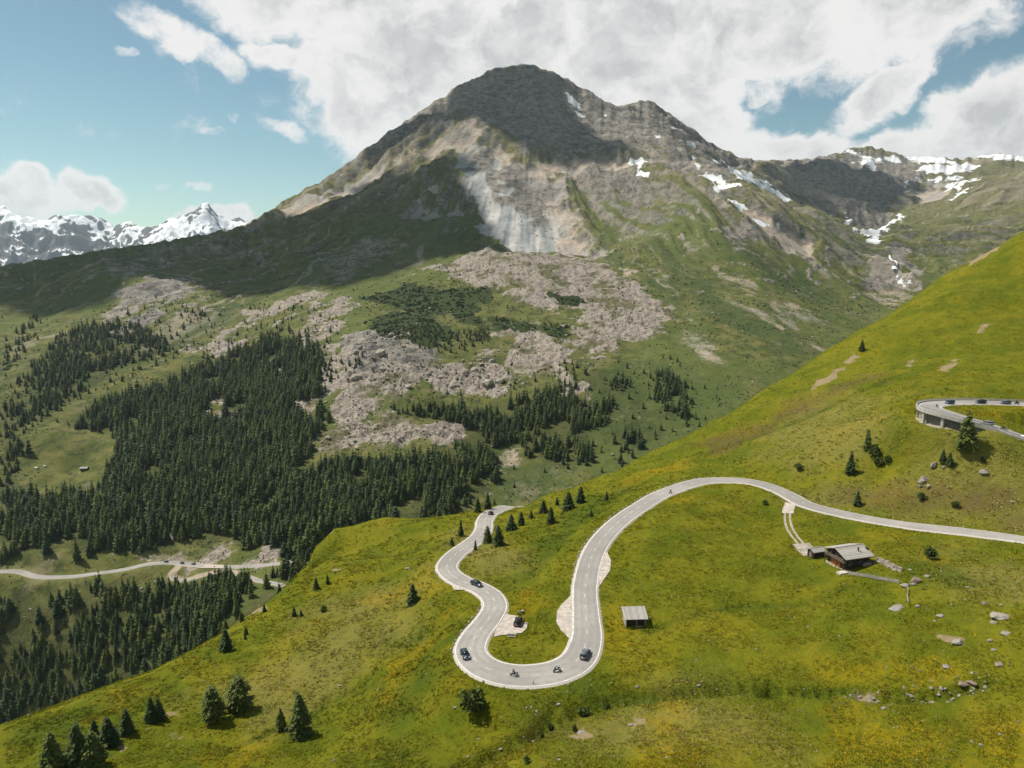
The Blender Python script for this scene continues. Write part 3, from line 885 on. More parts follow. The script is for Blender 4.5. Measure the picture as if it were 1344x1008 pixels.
# hairpins are wider
bx, by = base_near.hit(690, 886)
k0 = main_road.at(bx, by)
main_road.w = 7.0 + 1.9 * np.exp(-((main_road.s - main_road.s[k0]) / 24.0) ** 2)
via_px = [(1420, 600), (1344, 574), (1318, 564.8), (1293, 556), (1266, 548.5), (1243, 541.5), (1226, 536.5), (1220, 532.5), (1230, 529.5), (1250, 528.3), (1288, 528), (1344, 530), (1420, 535)]
VY = [226, 235, 238.5, 242, 245.5, 250, 255, 262, 269, 273, 276, 278, 280]
vxy = [(u_of(*p)[0] * d, d) for p, d in zip(via_px, VY)]
vz = [u_of(*p)[1] * d for p, d in zip(via_px, VY)]
upper_road = Line(base_near, None, 7.4, zs=None, xy=vxy)
dv = np.r_[0, np.cumsum(np.linalg.norm(np.diff(np.array(vxy), axis=0), axis=1))]
upper_road.z = smooth1(np.interp(upper_road.s / upper_road.s[-1], dv / dv[-1], vz), 6)
low_px = [(-40, 752), (0, 750), (25, 750), (50, 757), (90, 757), (130, 752), (165, 747), (195, 740), (225, 738.5), (255, 742), (290, 743.5), (330, 743), (365, 739.5), (395, 735)]
low_road = Line(base_far, low_px, 7.4, k=16)
loop_px = [(235, 741), (233, 748), (225, 756), (240, 762), (262, 757), (285, 752), (305, 752), (325, 757), (345, 763), (370, 768)]
loop_road = Line(base_far, loop_px, 6.0, k=10)

BAYS_PX = {
    'left': [(752, 780), (744, 790), (736, 799), (731, 808), (730, 823), (736, 832), (748, 841), (756, 840), (756, 790)],
    'right': [(780, 772), (786, 768), (793, 757), (801, 744), (802, 731), (797, 721), (788, 724), (780, 745)],
    'parking': [(658, 812), (664, 801), (680, 801), (682, 808), (693, 808), (691, 817), (685, 824), (657, 829), (648, 832), (652, 820)],
    'bend': [(584, 758), (592, 770), (596, 780), (613, 776), (618, 770), (600, 764)],
    'foot': [(722, 890), (728, 897), (745, 896), (756, 892), (766, 883), (772, 872), (760, 872), (740, 884)],
}
BAYS = {k: base_near.plan(v) for k, v in BAYS_PX.items()}


def grade(sheet, X, Y, lines, bays=(), core=0.7, reach=13.0, sink=0.22):
    """Cut and fill the ground to carry the roads."""
    sh = X.shape
    H = sheet.H.ravel().copy()
    Xf, Yf = X.ravel(), Y.ravel()
    for ln in lines:
        d, i = ln.near(Xf, Yf)
        for pl in bays:
            k = np.where(d < 40)[0]
            sd = -poly_sdf(Xf[k], Yf[k], pl)
            d[k] = np.minimum(d[k], np.maximum(sd + ln.w[i[k]] / 2, 0))
        half = ln.w[i] / 2 + core
        w = 1 - sstep(half, half + reach, d)
        k = w > 0
        H[k] = H[k] * (1 - w[k]) + (ln.z[i[k]] - sink) * w[k]
    sheet.H = H.reshape(sh)


def ditch(H, X, Y, pts, depth, width):
    P = catmull(base_near.plan(pts), 2.0)
    lo, hi = P.min(0) - 15, P.max(0) + 15
    k = np.where((X > lo[0]) & (X < hi[0]) & (Y > lo[1]) & (Y < hi[1]))
    x, y = X[k], Y[k]
    d = np.full(x.shape, 1e9)
    for a in P:
        d = np.minimum(d, (x - a[0]) ** 2 + (y - a[1]) ** 2)
    d = np.sqrt(d) + 0.8 * fbm(x, y, 7, 3, 0.5, 77)
    H[k] -= depth * np.exp(-(np.maximum(d, 0) / width) ** 2)
    return k, np.exp(-(np.maximum(d, 0) / (width * 1.2)) ** 2)


# ---- relief of the meadow, then roads
near.H = near.H + (fbm(NX, NY, 46, 3, 0.5, 41) * 0.9 + fbm(NX, NY, 11, 3, 0.5, 44) * 0.28 + fbm(NX, NY, 3.2, 2, 0.6, 47) * 0.10) * np.clip(NY / 200, 0.7, 1.6)
near.H += ridged(NX + NY * 0.4, NY, 60, 3, 0.5, 51) * 1.3 * sstep(270, 360, NY)
NM = {k: np.zeros(NX.shape) for k in ('flower', 'dry', 'damp', 'soil', 'brown', 'stone')}
for pts, dep, wid in [([(610, 1008), (650, 985), (700, 962), (735, 943), (765, 930), (800, 918), (850, 912), (900, 907), (960, 903), (1010, 900)], 2.2, 2.2), ([(1010, 900), (1060, 905), (1110, 903), (1150, 909), (1200, 914), (1250, 907), (1300, 892)], 1.8, 1.6),
                      ([(470, 905), (520, 885), (560, 868), (590, 850)], 0.9, 2.0), ([(730, 925), (722, 940), (705, 955)], 1.2, 1.2), ([(150, 960), (250, 880), (310, 825)], 0.6, 1.0), ([(250, 1008), (340, 965), (430, 925), (500, 880)], 0.5, 1.0), ([(850, 830), (950, 800), (1060, 790), (1110, 770)], 0.35, 1.3), ([(905, 600), (1000, 575), (1100, 530), (1180, 495)], 0.8, 2.0)]:
    k, m_ = ditch(near.H, NX, NY, pts, dep, wid)
    NM['damp'][k] = np.maximum(NM['damp'][k], m_ * 0.9)
grade(near, NX, NY, [upper_road], core=0.4, reach=9.0)
# under the viaduct the slope stays open
vk = upper_road.at(*vxy[7])
vd, vi = upper_road.near(NX, NY)
ctr = np.array(vxy[7]) + np.array([1.0, -1.5])
open_ = blend_poly(NX, NY, np.array([vxy[7]] * 1 + [vxy[6], vxy[5], vxy[4], (vxy[4][0] + 3, vxy[4][1] - 11), (vxy[6][0] - 6, vxy[6][1] - 12), (vxy[7][0] - 14, vxy[7][1] - 4), (vxy[7][0] - 10, vxy[7][1] + 10), (vxy[8][0] - 2, vxy[8][1] + 8), vxy[8]]), 2.5)
zr = upper_road.z[vi].reshape(NX.shape)
near.H = near.H * (1 - open_) + np.clip(base_near.H, zr - 5.4, zr - 4.4) * open_
isl = blend_poly(NX, NY, np.array([vxy[8], vxy[9], vxy[10], vxy[11], vxy[12], vxy[0], vxy[1], vxy[2], vxy[3], vxy[4], vxy[5], vxy[6]]), 3.0) * (1 - open_)
near.H = near.H * (1 - isl) + np.minimum(near.H, zr - 0.15) * isl
grade(near, NX, NY, [main_road], list(BAYS.values()), core=0.8, reach=11.0)
grade(far, FX, FY, [loop_road, low_road], core=1.5, reach=16.0, sink=0.35)

# ---- what grows where on the meadow (plan regions)
np_ = base_near.plan


def paint(key, polys, soft, wl, amp, seed, val=1.0):
    for i, p in enumerate(polys):
        NM[key] = np.maximum(NM[key], val * blend_poly(NX, NY, np_(p), soft, wl, amp, seed + i))


paint('flower', [[(498, 905), (520, 880), (545, 850), (575, 815), (590, 812), (575, 840), (545, 880), (520, 910), (505, 925)], [(480, 790), (520, 778), (600, 770), (590, 785), (520, 790)], [(860, 945), (880, 925), (905, 940), (890, 985), (860, 1008), (840, 1008)],
                 [(1085, 880), (1120, 860), (1170, 862), (1220, 880), (1240, 900), (1190, 905), (1130, 895)], [(1090, 960), (1140, 930), (1200, 950), (1230, 985), (1210, 1008), (1100, 1008)], [(1260, 960), (1320, 950), (1344, 970), (1344, 1008), (1270, 1008)],
                 [(655, 800), (690, 770), (715, 775), (712, 800), (690, 798)], [(880, 655), (910, 645), (925, 650), (900, 662)], [(795, 760), (800, 790), (796, 850), (804, 850), (806, 770)], [(1260, 532), (1344, 533), (1344, 539), (1270, 540)], [(800, 640), (860, 615), (910, 600), (905, 612), (850, 630)],
                 [(1120, 690), (1180, 705), (1230, 735), (1180, 720)], [(150, 905), (190, 905), (180, 925), (140, 940)], [(280, 985), (330, 975), (360, 1000), (330, 1008), (290, 1008)], [(700, 880), (715, 870), (690, 878)]], 5, 12, 6, 400)
paint('dry', [[(330, 880), (420, 800), (500, 770), (560, 790), (540, 840), (460, 880), (400, 930), (340, 950)], [(1060, 650), (1200, 600), (1344, 600), (1344, 690), (1200, 675)], [(1230, 720), (1300, 715), (1344, 730), (1344, 790), (1280, 770)], [(760, 960), (860, 930), (900, 960), (840, 1000), (740, 1000)],
              [(590, 700), (660, 720), (700, 730), (680, 760), (620, 740)], [(1000, 560), (1080, 520), (1160, 530), (1150, 590), (1050, 620)], [(900, 970), (960, 950), (1000, 980), (940, 1000)]], 14, 30, 14, 430)
paint('damp', [[(690, 935), (730, 905), (770, 895), (800, 905), (790, 920), (740, 940)], [(520, 840), (580, 800), (600, 830), (560, 880), (540, 940), (560, 1000), (520, 1000), (500, 920)], [(1190, 745), (1260, 750), (1270, 765), (1210, 770)], [(1060, 908), (1110, 905), (1130, 918), (1090, 930), (1060, 920)], [(760, 660), (800, 640), (830, 640), (790, 670), (720, 740), (690, 760), (680, 745)],
               [(0, 965), (100, 930), (200, 905), (150, 940), (0, 995)]], 7, 18, 8, 450)
paint('soil', [[(1232, 840), (1228, 832), (1252, 834), (1268, 848), (1262, 852), (1245, 846)], [(1070, 500), (1078, 496), (1110, 482), (1112, 484), (1085, 502), (1066, 512)], [(1105, 480), (1122, 466), (1128, 470), (1115, 480)], [(1188, 482), (1196, 474), (1204, 476), (1195, 486)], [(1280, 432), (1298, 424), (1300, 430), (1284, 440)],
               [(1228, 490), (1252, 476), (1256, 484), (1240, 492)], [(1270, 348), (1290, 335), (1310, 322), (1312, 328), (1290, 342), (1274, 352)], [(225, 938), (238, 928), (246, 930), (235, 942)], [(157, 982), (163, 977), (170, 979), (164, 985)], [(188, 958), (194, 954), (200, 957), (193, 961)], [(215, 968), (222, 963), (228, 967), (220, 972)],
               [(340, 790), (350, 800), (330, 808), (318, 815), (322, 808)], [(430, 746), (440, 744), (442, 750), (433, 752)], [(415, 700), (436, 690), (440, 694), (420, 712)], [(1115, 905), (1150, 910), (1200, 914), (1200, 917), (1150, 914), (1112, 909)], [(760, 960), (775, 955), (778, 962), (764, 966)], [(822, 955), (832, 948), (838, 955), (828, 962)]], 2.6, 5, 3.0, 470)
paint('brown', [[(900, 590), (960, 570), (1040, 535), (1120, 500), (1160, 490), (1150, 500), (1080, 530), (1000, 570), (940, 598)], [(1090, 640), (1180, 640), (1300, 635), (1344, 640), (1344, 680), (1260, 675), (1150, 660)], [(720, 955), (745, 945), (750, 952), (730, 962)]], 7, 14, 8, 500)


def meadow_material():
    m, nt, b = new_mat('meadow')
    p = nt.pos()
    fl, dry, damp = (nt.attr('cover', i) for i in range(3))
    soil, brown, shoulder = (nt.attr('growth', i) for i in range(3))
    n0 = nt.noise(p, 0.018, 5, 0.6)
    n1 = nt.noise(p, 0.07, 5, 0.62)
    n2 = nt.noise(p, 0.32, 5, 0.65)
    n3 = nt.noise(p, 1.3, 4, 0.7)
    n4 = nt.noise(p, 4.2, 2, 0.6)
    far_ = nt.math('ADD', nt.math('MULTIPLY', n2, 0.55), nt.math('MULTIPLY', n3, 0.45))
    g = nt.mix(nt.ramp(n1, 0.32, 0.66), (0.095, 0.118, 0.006), (0.170, 0.165, 0.010))
    g = nt.mix(nt.ramp(far_, 0.36, 0.64), nt.mix(0.5, g, (0.055, 0.072, 0.006)), g)
    g = nt.mix(nt.ramp(n0, 0.50, 0.70, 0.0, 0.6), g, (0.185, 0.165, 0.012))
    g = nt.mix(nt.math('MULTIPLY', nt.ramp(n3, 0.55, 0.72), 0.3), g, (0.22, 0.195, 0.03))
    g = nt.mix(nt.math('MULTIPLY', nt.ramp(n4, 0.58, 0.75), 0.45), g, (0.03, 0.042, 0.005))
    dk = nt.math('MULTIPLY', dry, nt.ramp(far_, 0.3, 0.6, 0.35, 1.0))
    g = nt.mix(nt.math('MULTIPLY', dk, 0.7), g, nt.mix(n3, (0.15, 0.132, 0.03), (0.25, 0.21, 0.065)))
    g = nt.mix(nt.math('MULTIPLY', damp, nt.ramp(n2, 0.25, 0.6, 0.35, 0.85)), g, nt.mix(n3, (0.030, 0.055, 0.006), (0.075, 0.105, 0.010)))
    g = nt.mix(nt.math('MULTIPLY', brown, nt.ramp(far_, 0.35, 0.6, 0.25, 0.95)), g, nt.mix(n3, (0.06, 0.046, 0.014), (0.16, 0.115, 0.042)))
    # buttercups and arnica: fine dabs, dense inside the drifts and thin elsewhere
    dab = nt.math('MULTIPLY', nt.ramp(n4, 0.46, 0.62), nt.ramp(nt.noise(p, 0.55, 4, 0.6), 0.40, 0.60))
    ff = nt.math('ADD', nt.math('MULTIPLY', fl, 0.7), nt.math('MULTIPLY', nt.ramp(nt.noise(p, 0.035, 4, 0.6), 0.48, 0.68), 0.28))
    g = nt.mix(nt.math('MULTIPLY', ff, nt.math('ADD', 0.18, nt.math('MULTIPLY', dab, 0.8))), g, nt.mix(n3, (0.34, 0.17, 0.004), (0.42, 0.27, 0.006)))
    # stray pale stones and dry stalks
    st = nt.math('MULTIPLY', nt.ramp(nt.noise(p, 1.9, 2, 0.5), 0.70, 0.76), nt.ramp(n1, 0.5, 0.62))
    g = nt.mix(st, g, (0.30, 0.26, 0.18))
    k = nt.math('ADD', soil, nt.math('MULTIPLY', nt.math('SUBTRACT', far_, 0.5), 1.1))
    g = nt.mix(nt.math('MULTIPLY', nt.math('MULTIPLY', nt.ramp(k, 0.4, 0.8), nt.ramp(soil, 0.03, 0.3)), 0.8), g, nt.mix(n3, (0.24, 0.17, 0.10), (0.36, 0.275, 0.18)))
    k = nt.math('ADD', shoulder, nt.math('MULTIPLY', nt.math('SUBTRACT', far_, 0.5), 1.3))
    g = nt.mix(nt.math('MULTIPLY', nt.ramp(k, 0.45, 0.6), nt.ramp(shoulder, 0.05, 0.3)), g, nt.mix(n4, (0.26, 0.22, 0.15), (0.42, 0.38, 0.31)))
    nt.put(b.inputs['Base Color'], g)
    b.inputs['Roughness'].default_value = 1.0
    b.inputs['Specular IOR Level'].default_value = 0.05
    bh = nt.math('ADD', nt.math('MULTIPLY', n2, 1.5), nt.math('ADD', nt.math('MULTIPLY', n3, 0.7), nt.math('MULTIPLY', n4, 0.3)))
    nt.link(nt.bump(bh, 1.0, 0.8), b.inputs['Normal'])
    return m


M_MEADOW = meadow_material()
sd_ = np.minimum(*[ln.near(NX, NY)[0].reshape(NX.shape) - ln.w.mean() / 2 for ln in (main_road, upper_road)])
shoulder = np.clip(1 - sd_ / 1.6, 0, 1) * 0.75
hillside = grid_mesh('hillside', NX, NY, near.H, M_MEADOW, {'cover': (NM['flower'], NM['dry'], NM['damp']), 'growth': (NM['soil'], NM['brown'], shoulder)})
tag(hillside, 'sunlit green and yellow alpine meadow falling away to the left', kind='structure')
FOREST_MASK = np.zeros(FX.shape)
BARE = np.zeros(FX.shape)

# ================================================================= mesh helpers
class MB:
    """Collects faces for one mesh."""

    def __init__(self):
        self.v, self.f, self.m = [], [], []

    def add(self, vs, fs, mi=0):
        o = len(self.v)
        self.v += [tuple(map(float, p)) for p in vs]
        self.f += [tuple(i + o for i in f) for f in fs]
        self.m += [mi] * len(fs)
        return self

    def box(self, c, s, rz=0.0, mi=0, taper=1.0):
        cx_, cy_, cz_ = c
        hx, hy, hz = s[0] / 2, s[1] / 2, s[2] / 2
        co, si = math.cos(rz), math.sin(rz)
        vs = []
        for z, k in ((-hz, 1.0), (hz, taper)):
            for x, y in ((-hx, -hy), (hx, -hy), (hx, hy), (-hx, hy)):
                x, y = x * k, y * k
                vs.append((cx_ + x * co - y * si, cy_ + x * si + y * co, cz_ + z))
        return self.add(vs, [(3, 2, 1, 0), (4, 5, 6, 7), (0, 1, 5, 4), (1, 2, 6, 5), (2, 3, 7, 6), (3, 0, 4, 7)], mi)

    def bar(self, a, b, r0, r1=None, n=6, mi=0, cap=True):
        a, b = Vector(a), Vector(b)
        r1 = r0 if r1 is None else r1
        d = (b - a)
        q = d.to_track_quat('Z', 'Y')
        vs = []
        for p, r in ((a, r0), (b, r1)):
            for i in range(n):
                t = 2 * math.pi * i / n
                vs.append(p + q @ Vector((r * math.cos(t), r * math.sin(t), 0)))
        fs = [(i, (i + 1) % n, n + (i + 1) % n, n + i) for i in range(n)]
        if cap:
            fs += [tuple(range(n - 1, -1, -1)), tuple(range(n, 2 * n))]
        return self.add(vs, fs, mi)

    def disc(self, c, r, w, axis='y', n=14, mi=0):
        a = {'x': (w / 2, 0, 0), 'y': (0, w / 2, 0), 'z': (0, 0, w / 2)}[axis]
        return self.bar(Vector(c) - Vector(a), Vector(c) + Vector(a), r, r, n, mi)

    def mesh(self, name, mats, smooth=False):
        me = bpy.data.meshes.new(name)
        me.from_pydata(self.v, [], self.f)
        for m in (mats if isinstance(mats, (list, tuple)) else [mats]):
            me.materials.append(m)
        if len(me.materials) > 1:
            me.polygons.foreach_set('material_index', self.m)
        if smooth:
            me.polygons.foreach_set('use_smooth', [True] * len(me.polygons))
        me.update()
        return me

    def build(self, name, mats, parent=None, smooth=False):
        return link(name, self.mesh(name, mats, smooth), parent)


def link(name, data, parent=None, loc=None):
    o = bpy.data.objects.new(name, data)
    C.objects.link(o)
    if parent is not None:
        o.parent = parent
    if loc is not None:
        o.location = loc
    return o


def thing(name, label, cat, loc=(0, 0, 0), rz=0.0, group=None):
    o = link(name, None)
    o.location = loc
    o.rotation_euler = (0, 0, rz)
    o.empty_display_size = 0.5
    return tag(o, label, cat, group)


def copy_tree(o, parent=None):
    c = o.copy()
    C.objects.link(c)
    c.parent = parent
    for ch in o.children:
        copy_tree(ch, c)
    return c


def N(px, py):
    return near.pt(px, py)


# ================================================================= forest cover (plan regions on the far slope)
FOREST = [   # outline in survey pixels of the ground, spacing m, mean height m, density
    ([(0, 545), (30, 505), (60, 455), (110, 425), (190, 428), (215, 455), (175, 478), (130, 492), (100, 522), (62, 548), (0, 575)], 8.0, 15, 0.8),
    ([(0, 650), (40, 648), (95, 650), (118, 648), (150, 600), (152, 575), (140, 560), (105, 558), (120, 532), (200, 506), (270, 482), (300, 465), (345, 450), (395, 450), (425, 462), (425, 505), (420, 535), (440, 570), (405, 598), (425, 610), (520, 608), (600, 590), (648, 590), (650, 625), (612, 665), (600, 700),
      (480, 700), (430, 710), (400, 745), (375, 742), (345, 728), (300, 712), (245, 708), (190, 724), (120, 730), (85, 722), (40, 728), (0, 732)], 5.9, 19, 1.0),
    ([(480, 560), (560, 532), (640, 528), (690, 520), (695, 545), (672, 585), (640, 590), (612, 600), (590, 578), (520, 572)], 6.4, 16, 0.85),
    ([(660, 545), (690, 540), (720, 512), (748, 505), (770, 535), (778, 605), (725, 612), (695, 590), (665, 590)], 6.0, 17, 0.9),
    ([(505, 540), (540, 525), (560, 545), (600, 535), (620, 560), (560, 568)], 7, 15, .8),
    ([(768, 540), (800, 525), (808, 560), (775, 568)], 6.2, 16, 0.9), ([(808, 575), (838, 560), (845, 598), (820, 605)], 6.2, 17, 0.9), ([(852, 500), (882, 488), (915, 540), (920, 560), (890, 560), (862, 530)], 6.2, 17, 0.9),
    ([(795, 505), (815, 492), (825, 508), (800, 515)], 6.5, 15, 0.9), ([(845, 580), (860, 560), (875, 575), (865, 585)], 7, 15, 0.9), ([(770, 490), (790, 480), (795, 500), (775, 508)], 7, 14, 0.8), ([(800, 605), (812, 600), (822, 608), (808, 612)], 6, 15, .9),
    ([(470, 445), (560, 425), (600, 430), (640, 445), (630, 462), (580, 470), (520, 452)], 9, 9, 0.7), ([(620, 430), (640, 425), (645, 445), (625, 448)], 6, 9, 1.0),
    ([(330, 470), (345, 440), (400, 420), (420, 440), (440, 480), (450, 520), (430, 520), (400, 500)], 11, 13, 0.75), ([(230, 415), (260, 400), (300, 410), (240, 440)], 13, 11, 0.7), ([(0, 450), (40, 415), (60, 420), (40, 470), (0, 500)], 10, 13, 0.6),
    ([(190, 440), (230, 440), (220, 470), (180, 478)], 9, 13, .8), ([(450, 480), (475, 470), (480, 520), (460, 540), (445, 520)], 10, 12, .7), ([(500, 470), (640, 480), (680, 500), (640, 520), (560, 520)], 26, 9, 0.6),
    ([(300, 500), (345, 470), (400, 480), (430, 500), (420, 530), (330, 520)], 8, 15, .85), ([(560, 345), (700, 340), (820, 372), (870, 430), (780, 480), (640, 420)], 26, 5.5, 0.5), ([(690, 470), (760, 470), (780, 500), (740, 510)], 14, 10, .7),
    ([(0, 560), (28, 560), (30, 600), (20, 640), (0, 655)], 8, 17, .8), ([(95, 560), (118, 535), (150, 545), (152, 570), (130, 562)], 6.5, 17, .9), ([(60, 500), (100, 470), (170, 470), (130, 500), (80, 530), (40, 545)], 8, 15, .7),
    # gully below the valley road
    ([(60, 790), (130, 772), (240, 768), (330, 764), (395, 742), (405, 760), (360, 800), (300, 850), (210, 900), (190, 880), (240, 830), (230, 800), (180, 790), (110, 820), (70, 815)], 6.0, 18, 1.5),
    ([(-10, 790), (60, 785), (90, 800), (60, 830), (-10, 850)], 7.0, 18, 1.4), ([(-10, 850), (60, 830), (110, 815), (190, 800), (240, 830), (190, 880), (100, 930), (-10, 960)], 9.5, 16, 1.1), ([(60, 905), (130, 880), (210, 870), (330, 800), (330, 850), (210, 930), (60, 960)], 7.5, 16, 1.3), ([(-10, 860), (100, 815), (240, 780), (330, 770), (330, 850), (200, 920), (-10, 975)], 7.6, 16, 1.3), ([(0, 500), (120, 430), (230, 405), (330, 400), (440, 400), (440, 470), (330, 470), (200, 520), (60, 560), (0, 600)], 19, 9, 0.8), ([(640, 470), (760, 480), (900, 470), (960, 540), (800, 610), (660, 620)], 24, 9, .7),
]
FOREST_HOLES = [[(28, 595), (45, 575), (100, 566), (148, 566), (152, 592), (125, 628), (100, 645), (62, 620), (20, 622)], [(262, 552), (285, 520), (302, 525), (292, 556)], [(275, 562), (312, 550), (322, 556), (285, 568)], SCREE['cone'],
                [(84, 530), (150, 508), (210, 480), (280, 440), (300, 400), (330, 400), (290, 450), (200, 505), (120, 530)], [(120, 650), (135, 640), (140, 660), (125, 668)], [(600, 530), (625, 522), (640, 535), (615, 542)]]
hole_plans = [bp(h) for h in FOREST_HOLES]


def scatter_forest():
    pts = []
    for i, (poly, sp, hgt, dn) in enumerate(FOREST):
        pl = bp(poly)
        lo, hi = pl.min(0), pl.max(0)
        gx, gy = np.meshgrid(np.arange(lo[0], hi[0], sp), np.arange(lo[1], hi[1], sp))
        x = gx.ravel() + RNG.uniform(-0.48, 0.48, gx.size) * sp
        y = gy.ravel() + RNG.uniform(-0.48, 0.48, gx.size) * sp
        d = poly_sdf(x, y, pl) + 13 * fbm(x, y, 42, 3, 0.55, 600 + i)
        keep = (d > 0) & ((fbm(x, y, 75, 2, 0.5, 651) > -.45) | (sp > 9) | (dn >= 1.3)) & (RNG.uniform(0, 1, x.size) < dn * np.clip((0.78 if hgt > 17 else 0.74 if sp < 10 else 0.55) + 1.5 * fbm(x, y, 52, 3, 0.55, 640) + 0.012 * d, 0.06, 1.0))
        for hp in hole_plans:
            keep &= poly_sdf(x, y, hp) < 1.0
        for ln in (low_road, loop_road):
            dd, _ = ln.near(x, y)
            keep &= dd > 7.5
        x, y = x[keep], y[keep]
        if not len(x):
            continue
        h = hgt * RNG.choice([.45, .7, .85, 1.0, 1.1, 1.25], len(x), p=[.1, .17, .23, .25, .15, .1]) * RNG.uniform(0.9, 1.1, len(x)) * np.clip(0.72 + 0.03 * d[keep], 0.75, 1.1)
        pts.append(np.stack([x, y, far.h(x, y) - 0.3, h, np.full(len(x), i)], 1))
        global FOREST_MASK
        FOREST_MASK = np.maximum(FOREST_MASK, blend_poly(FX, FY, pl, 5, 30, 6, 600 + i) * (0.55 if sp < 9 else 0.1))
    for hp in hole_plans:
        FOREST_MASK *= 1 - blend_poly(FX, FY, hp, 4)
    # lone trees and pairs on the open slopes, by survey pixel of the foot and height in pixels
    solo = [(62, 727, 26), (64, 728, 18), (101, 735, 30), (244, 705, 12), (248, 712, 8), (320, 708, 11), (135, 485, 9), (110, 560, 12), (8, 622, 14), (38, 596, 20), (30, 598, 12), (24, 616, 10), (790, 620, 9), (815, 593, 11), (830, 600, 13), (778, 585, 12), (820, 590, 9), (883, 566, 9), (902, 560, 8), (918, 560, 10), (925, 510, 9), (900, 505, 9), (870, 470, 7),
            (620, 625, 14), (623, 618, 11), (675, 640, 10), (648, 672, 22), (627, 676, 20), (664, 670, 12), (695, 600, 15), (700, 580, 13), (770, 600, 14), (535, 700, 12), (228, 470, 8), (205, 480, 9), (160, 500, 8), (140, 488, 8), (255, 500, 9), (300, 390, 6), (205, 392, 7), (225, 400, 6), (190, 405, 7), (168, 412, 8), (245, 405, 6), (265, 415, 7), (1120, 470, 6), (690, 560, 10), (715, 620, 9)]
    for a, b, hp in solo:
        x, y = far.hit(a, b)
        z = float(far.h(x, y))
        pts.append(np.array([[x, y, z - 0.2, max(4.0, hp / FPX * math.sqrt(x * x + y * y + z * z)), 99]]))
    return np.vstack(pts)


FOREST_PTS = scatter_forest()
# bare road banks and the gravel beside the valley road
dlow = np.minimum(low_road.near(FX, FY)[0], loop_road.near(FX, FY)[0]).reshape(FX.shape)
BARE = np.clip(1.25 - dlow / 6.5, 0, 1) * 0.8
pk_ = bp([(692, 100)])[0]
sa, sr = np.arctan2(FX - pk_[0], pk_[1] - FY), np.hypot(FX - pk_[0], FY - pk_[1])
STREAK = np.clip(0.5 + 0.55 * fbm(sa * 16 + 0.12 * fbm(FX, FY, 300, 3, .5, 8), sr / 900.0, 1.0, 4, 0.6, 888), 0, 1)
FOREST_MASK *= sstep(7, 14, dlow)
wob = 0.10 * fbm(FX, FY, 260, 4, .5, 81)
LINES = sstep(0.90, 0.99, 1 - 2.0 * np.abs(perlin(sa * 13 + wob * 6, sr / 2600.0, 83))) * sstep(-.1, .35, fbm(FX, FY, 500, 3, .5, 84)) * sstep(1150, 1500, FY)
LINES = np.maximum(LINES, sstep(0.93, 0.99, 1 - 2.0 * np.abs(perlin(sa * 29 + wob * 9, sr / 1800.0, 85))) * sstep(0, .4, fbm(FX, FY, 400, 3, .5, 86)) * sstep(1150, 1500, FY) * .8)
BANDS = sstep(-.05, .35, fbm(sa * 7 + wob * 5, sr / 1500.0, 1.0, 3, .55, 87)) * sstep(2700, 2000, FY)
GREY = blend_poly(FX, FY, bp([(600, 202), (625, 190), (655, 205), (690, 240), (715, 280), (740, 335), (700, 333), (662, 330), (640, 300), (615, 262), (598, 240)]), 35, 90, 45, 71)
mountain = grid_mesh('mountain_terrain', FX, FY, far.H, M_MOUNT, {'cover': (FM['rock'], FM['scree'], FM['snow']), 'growth': (FM['shrub'], FM['lush'], FM['tan']), 'extra': (FOREST_MASK, BARE, STREAK), 'detail': (LINES, GREY, BANDS)})
tag(mountain, 'rocky peak with scree fans, cliffs, snow patches and green flanks', kind='structure')
srange = grid_mesh('snow_mountains', SX, SY, SH, M_SNOW, {'cover': (SN * 0, SN * 0, SN)})
tag(srange, 'far blue-grey range under snow and glacier', kind='structure')


# ================================================================= unseen clouds built overhead to shade the mountain
def cloud_material():
    m, nt, b = new_mat('shade_cloud')
    n = nt.noise(nt.pos(), 0.004, 5, 0.6)
    nt.put(b.inputs['Base Color'], nt.mix(n, (0.82, 0.82, 0.82), (0.92, 0.92, 0.92)))
    b.inputs['Roughness'].default_value = 1.0
    b.inputs['Specular IOR Level'].default_value = 0.0
    return m


M_CLOUD = cloud_material()


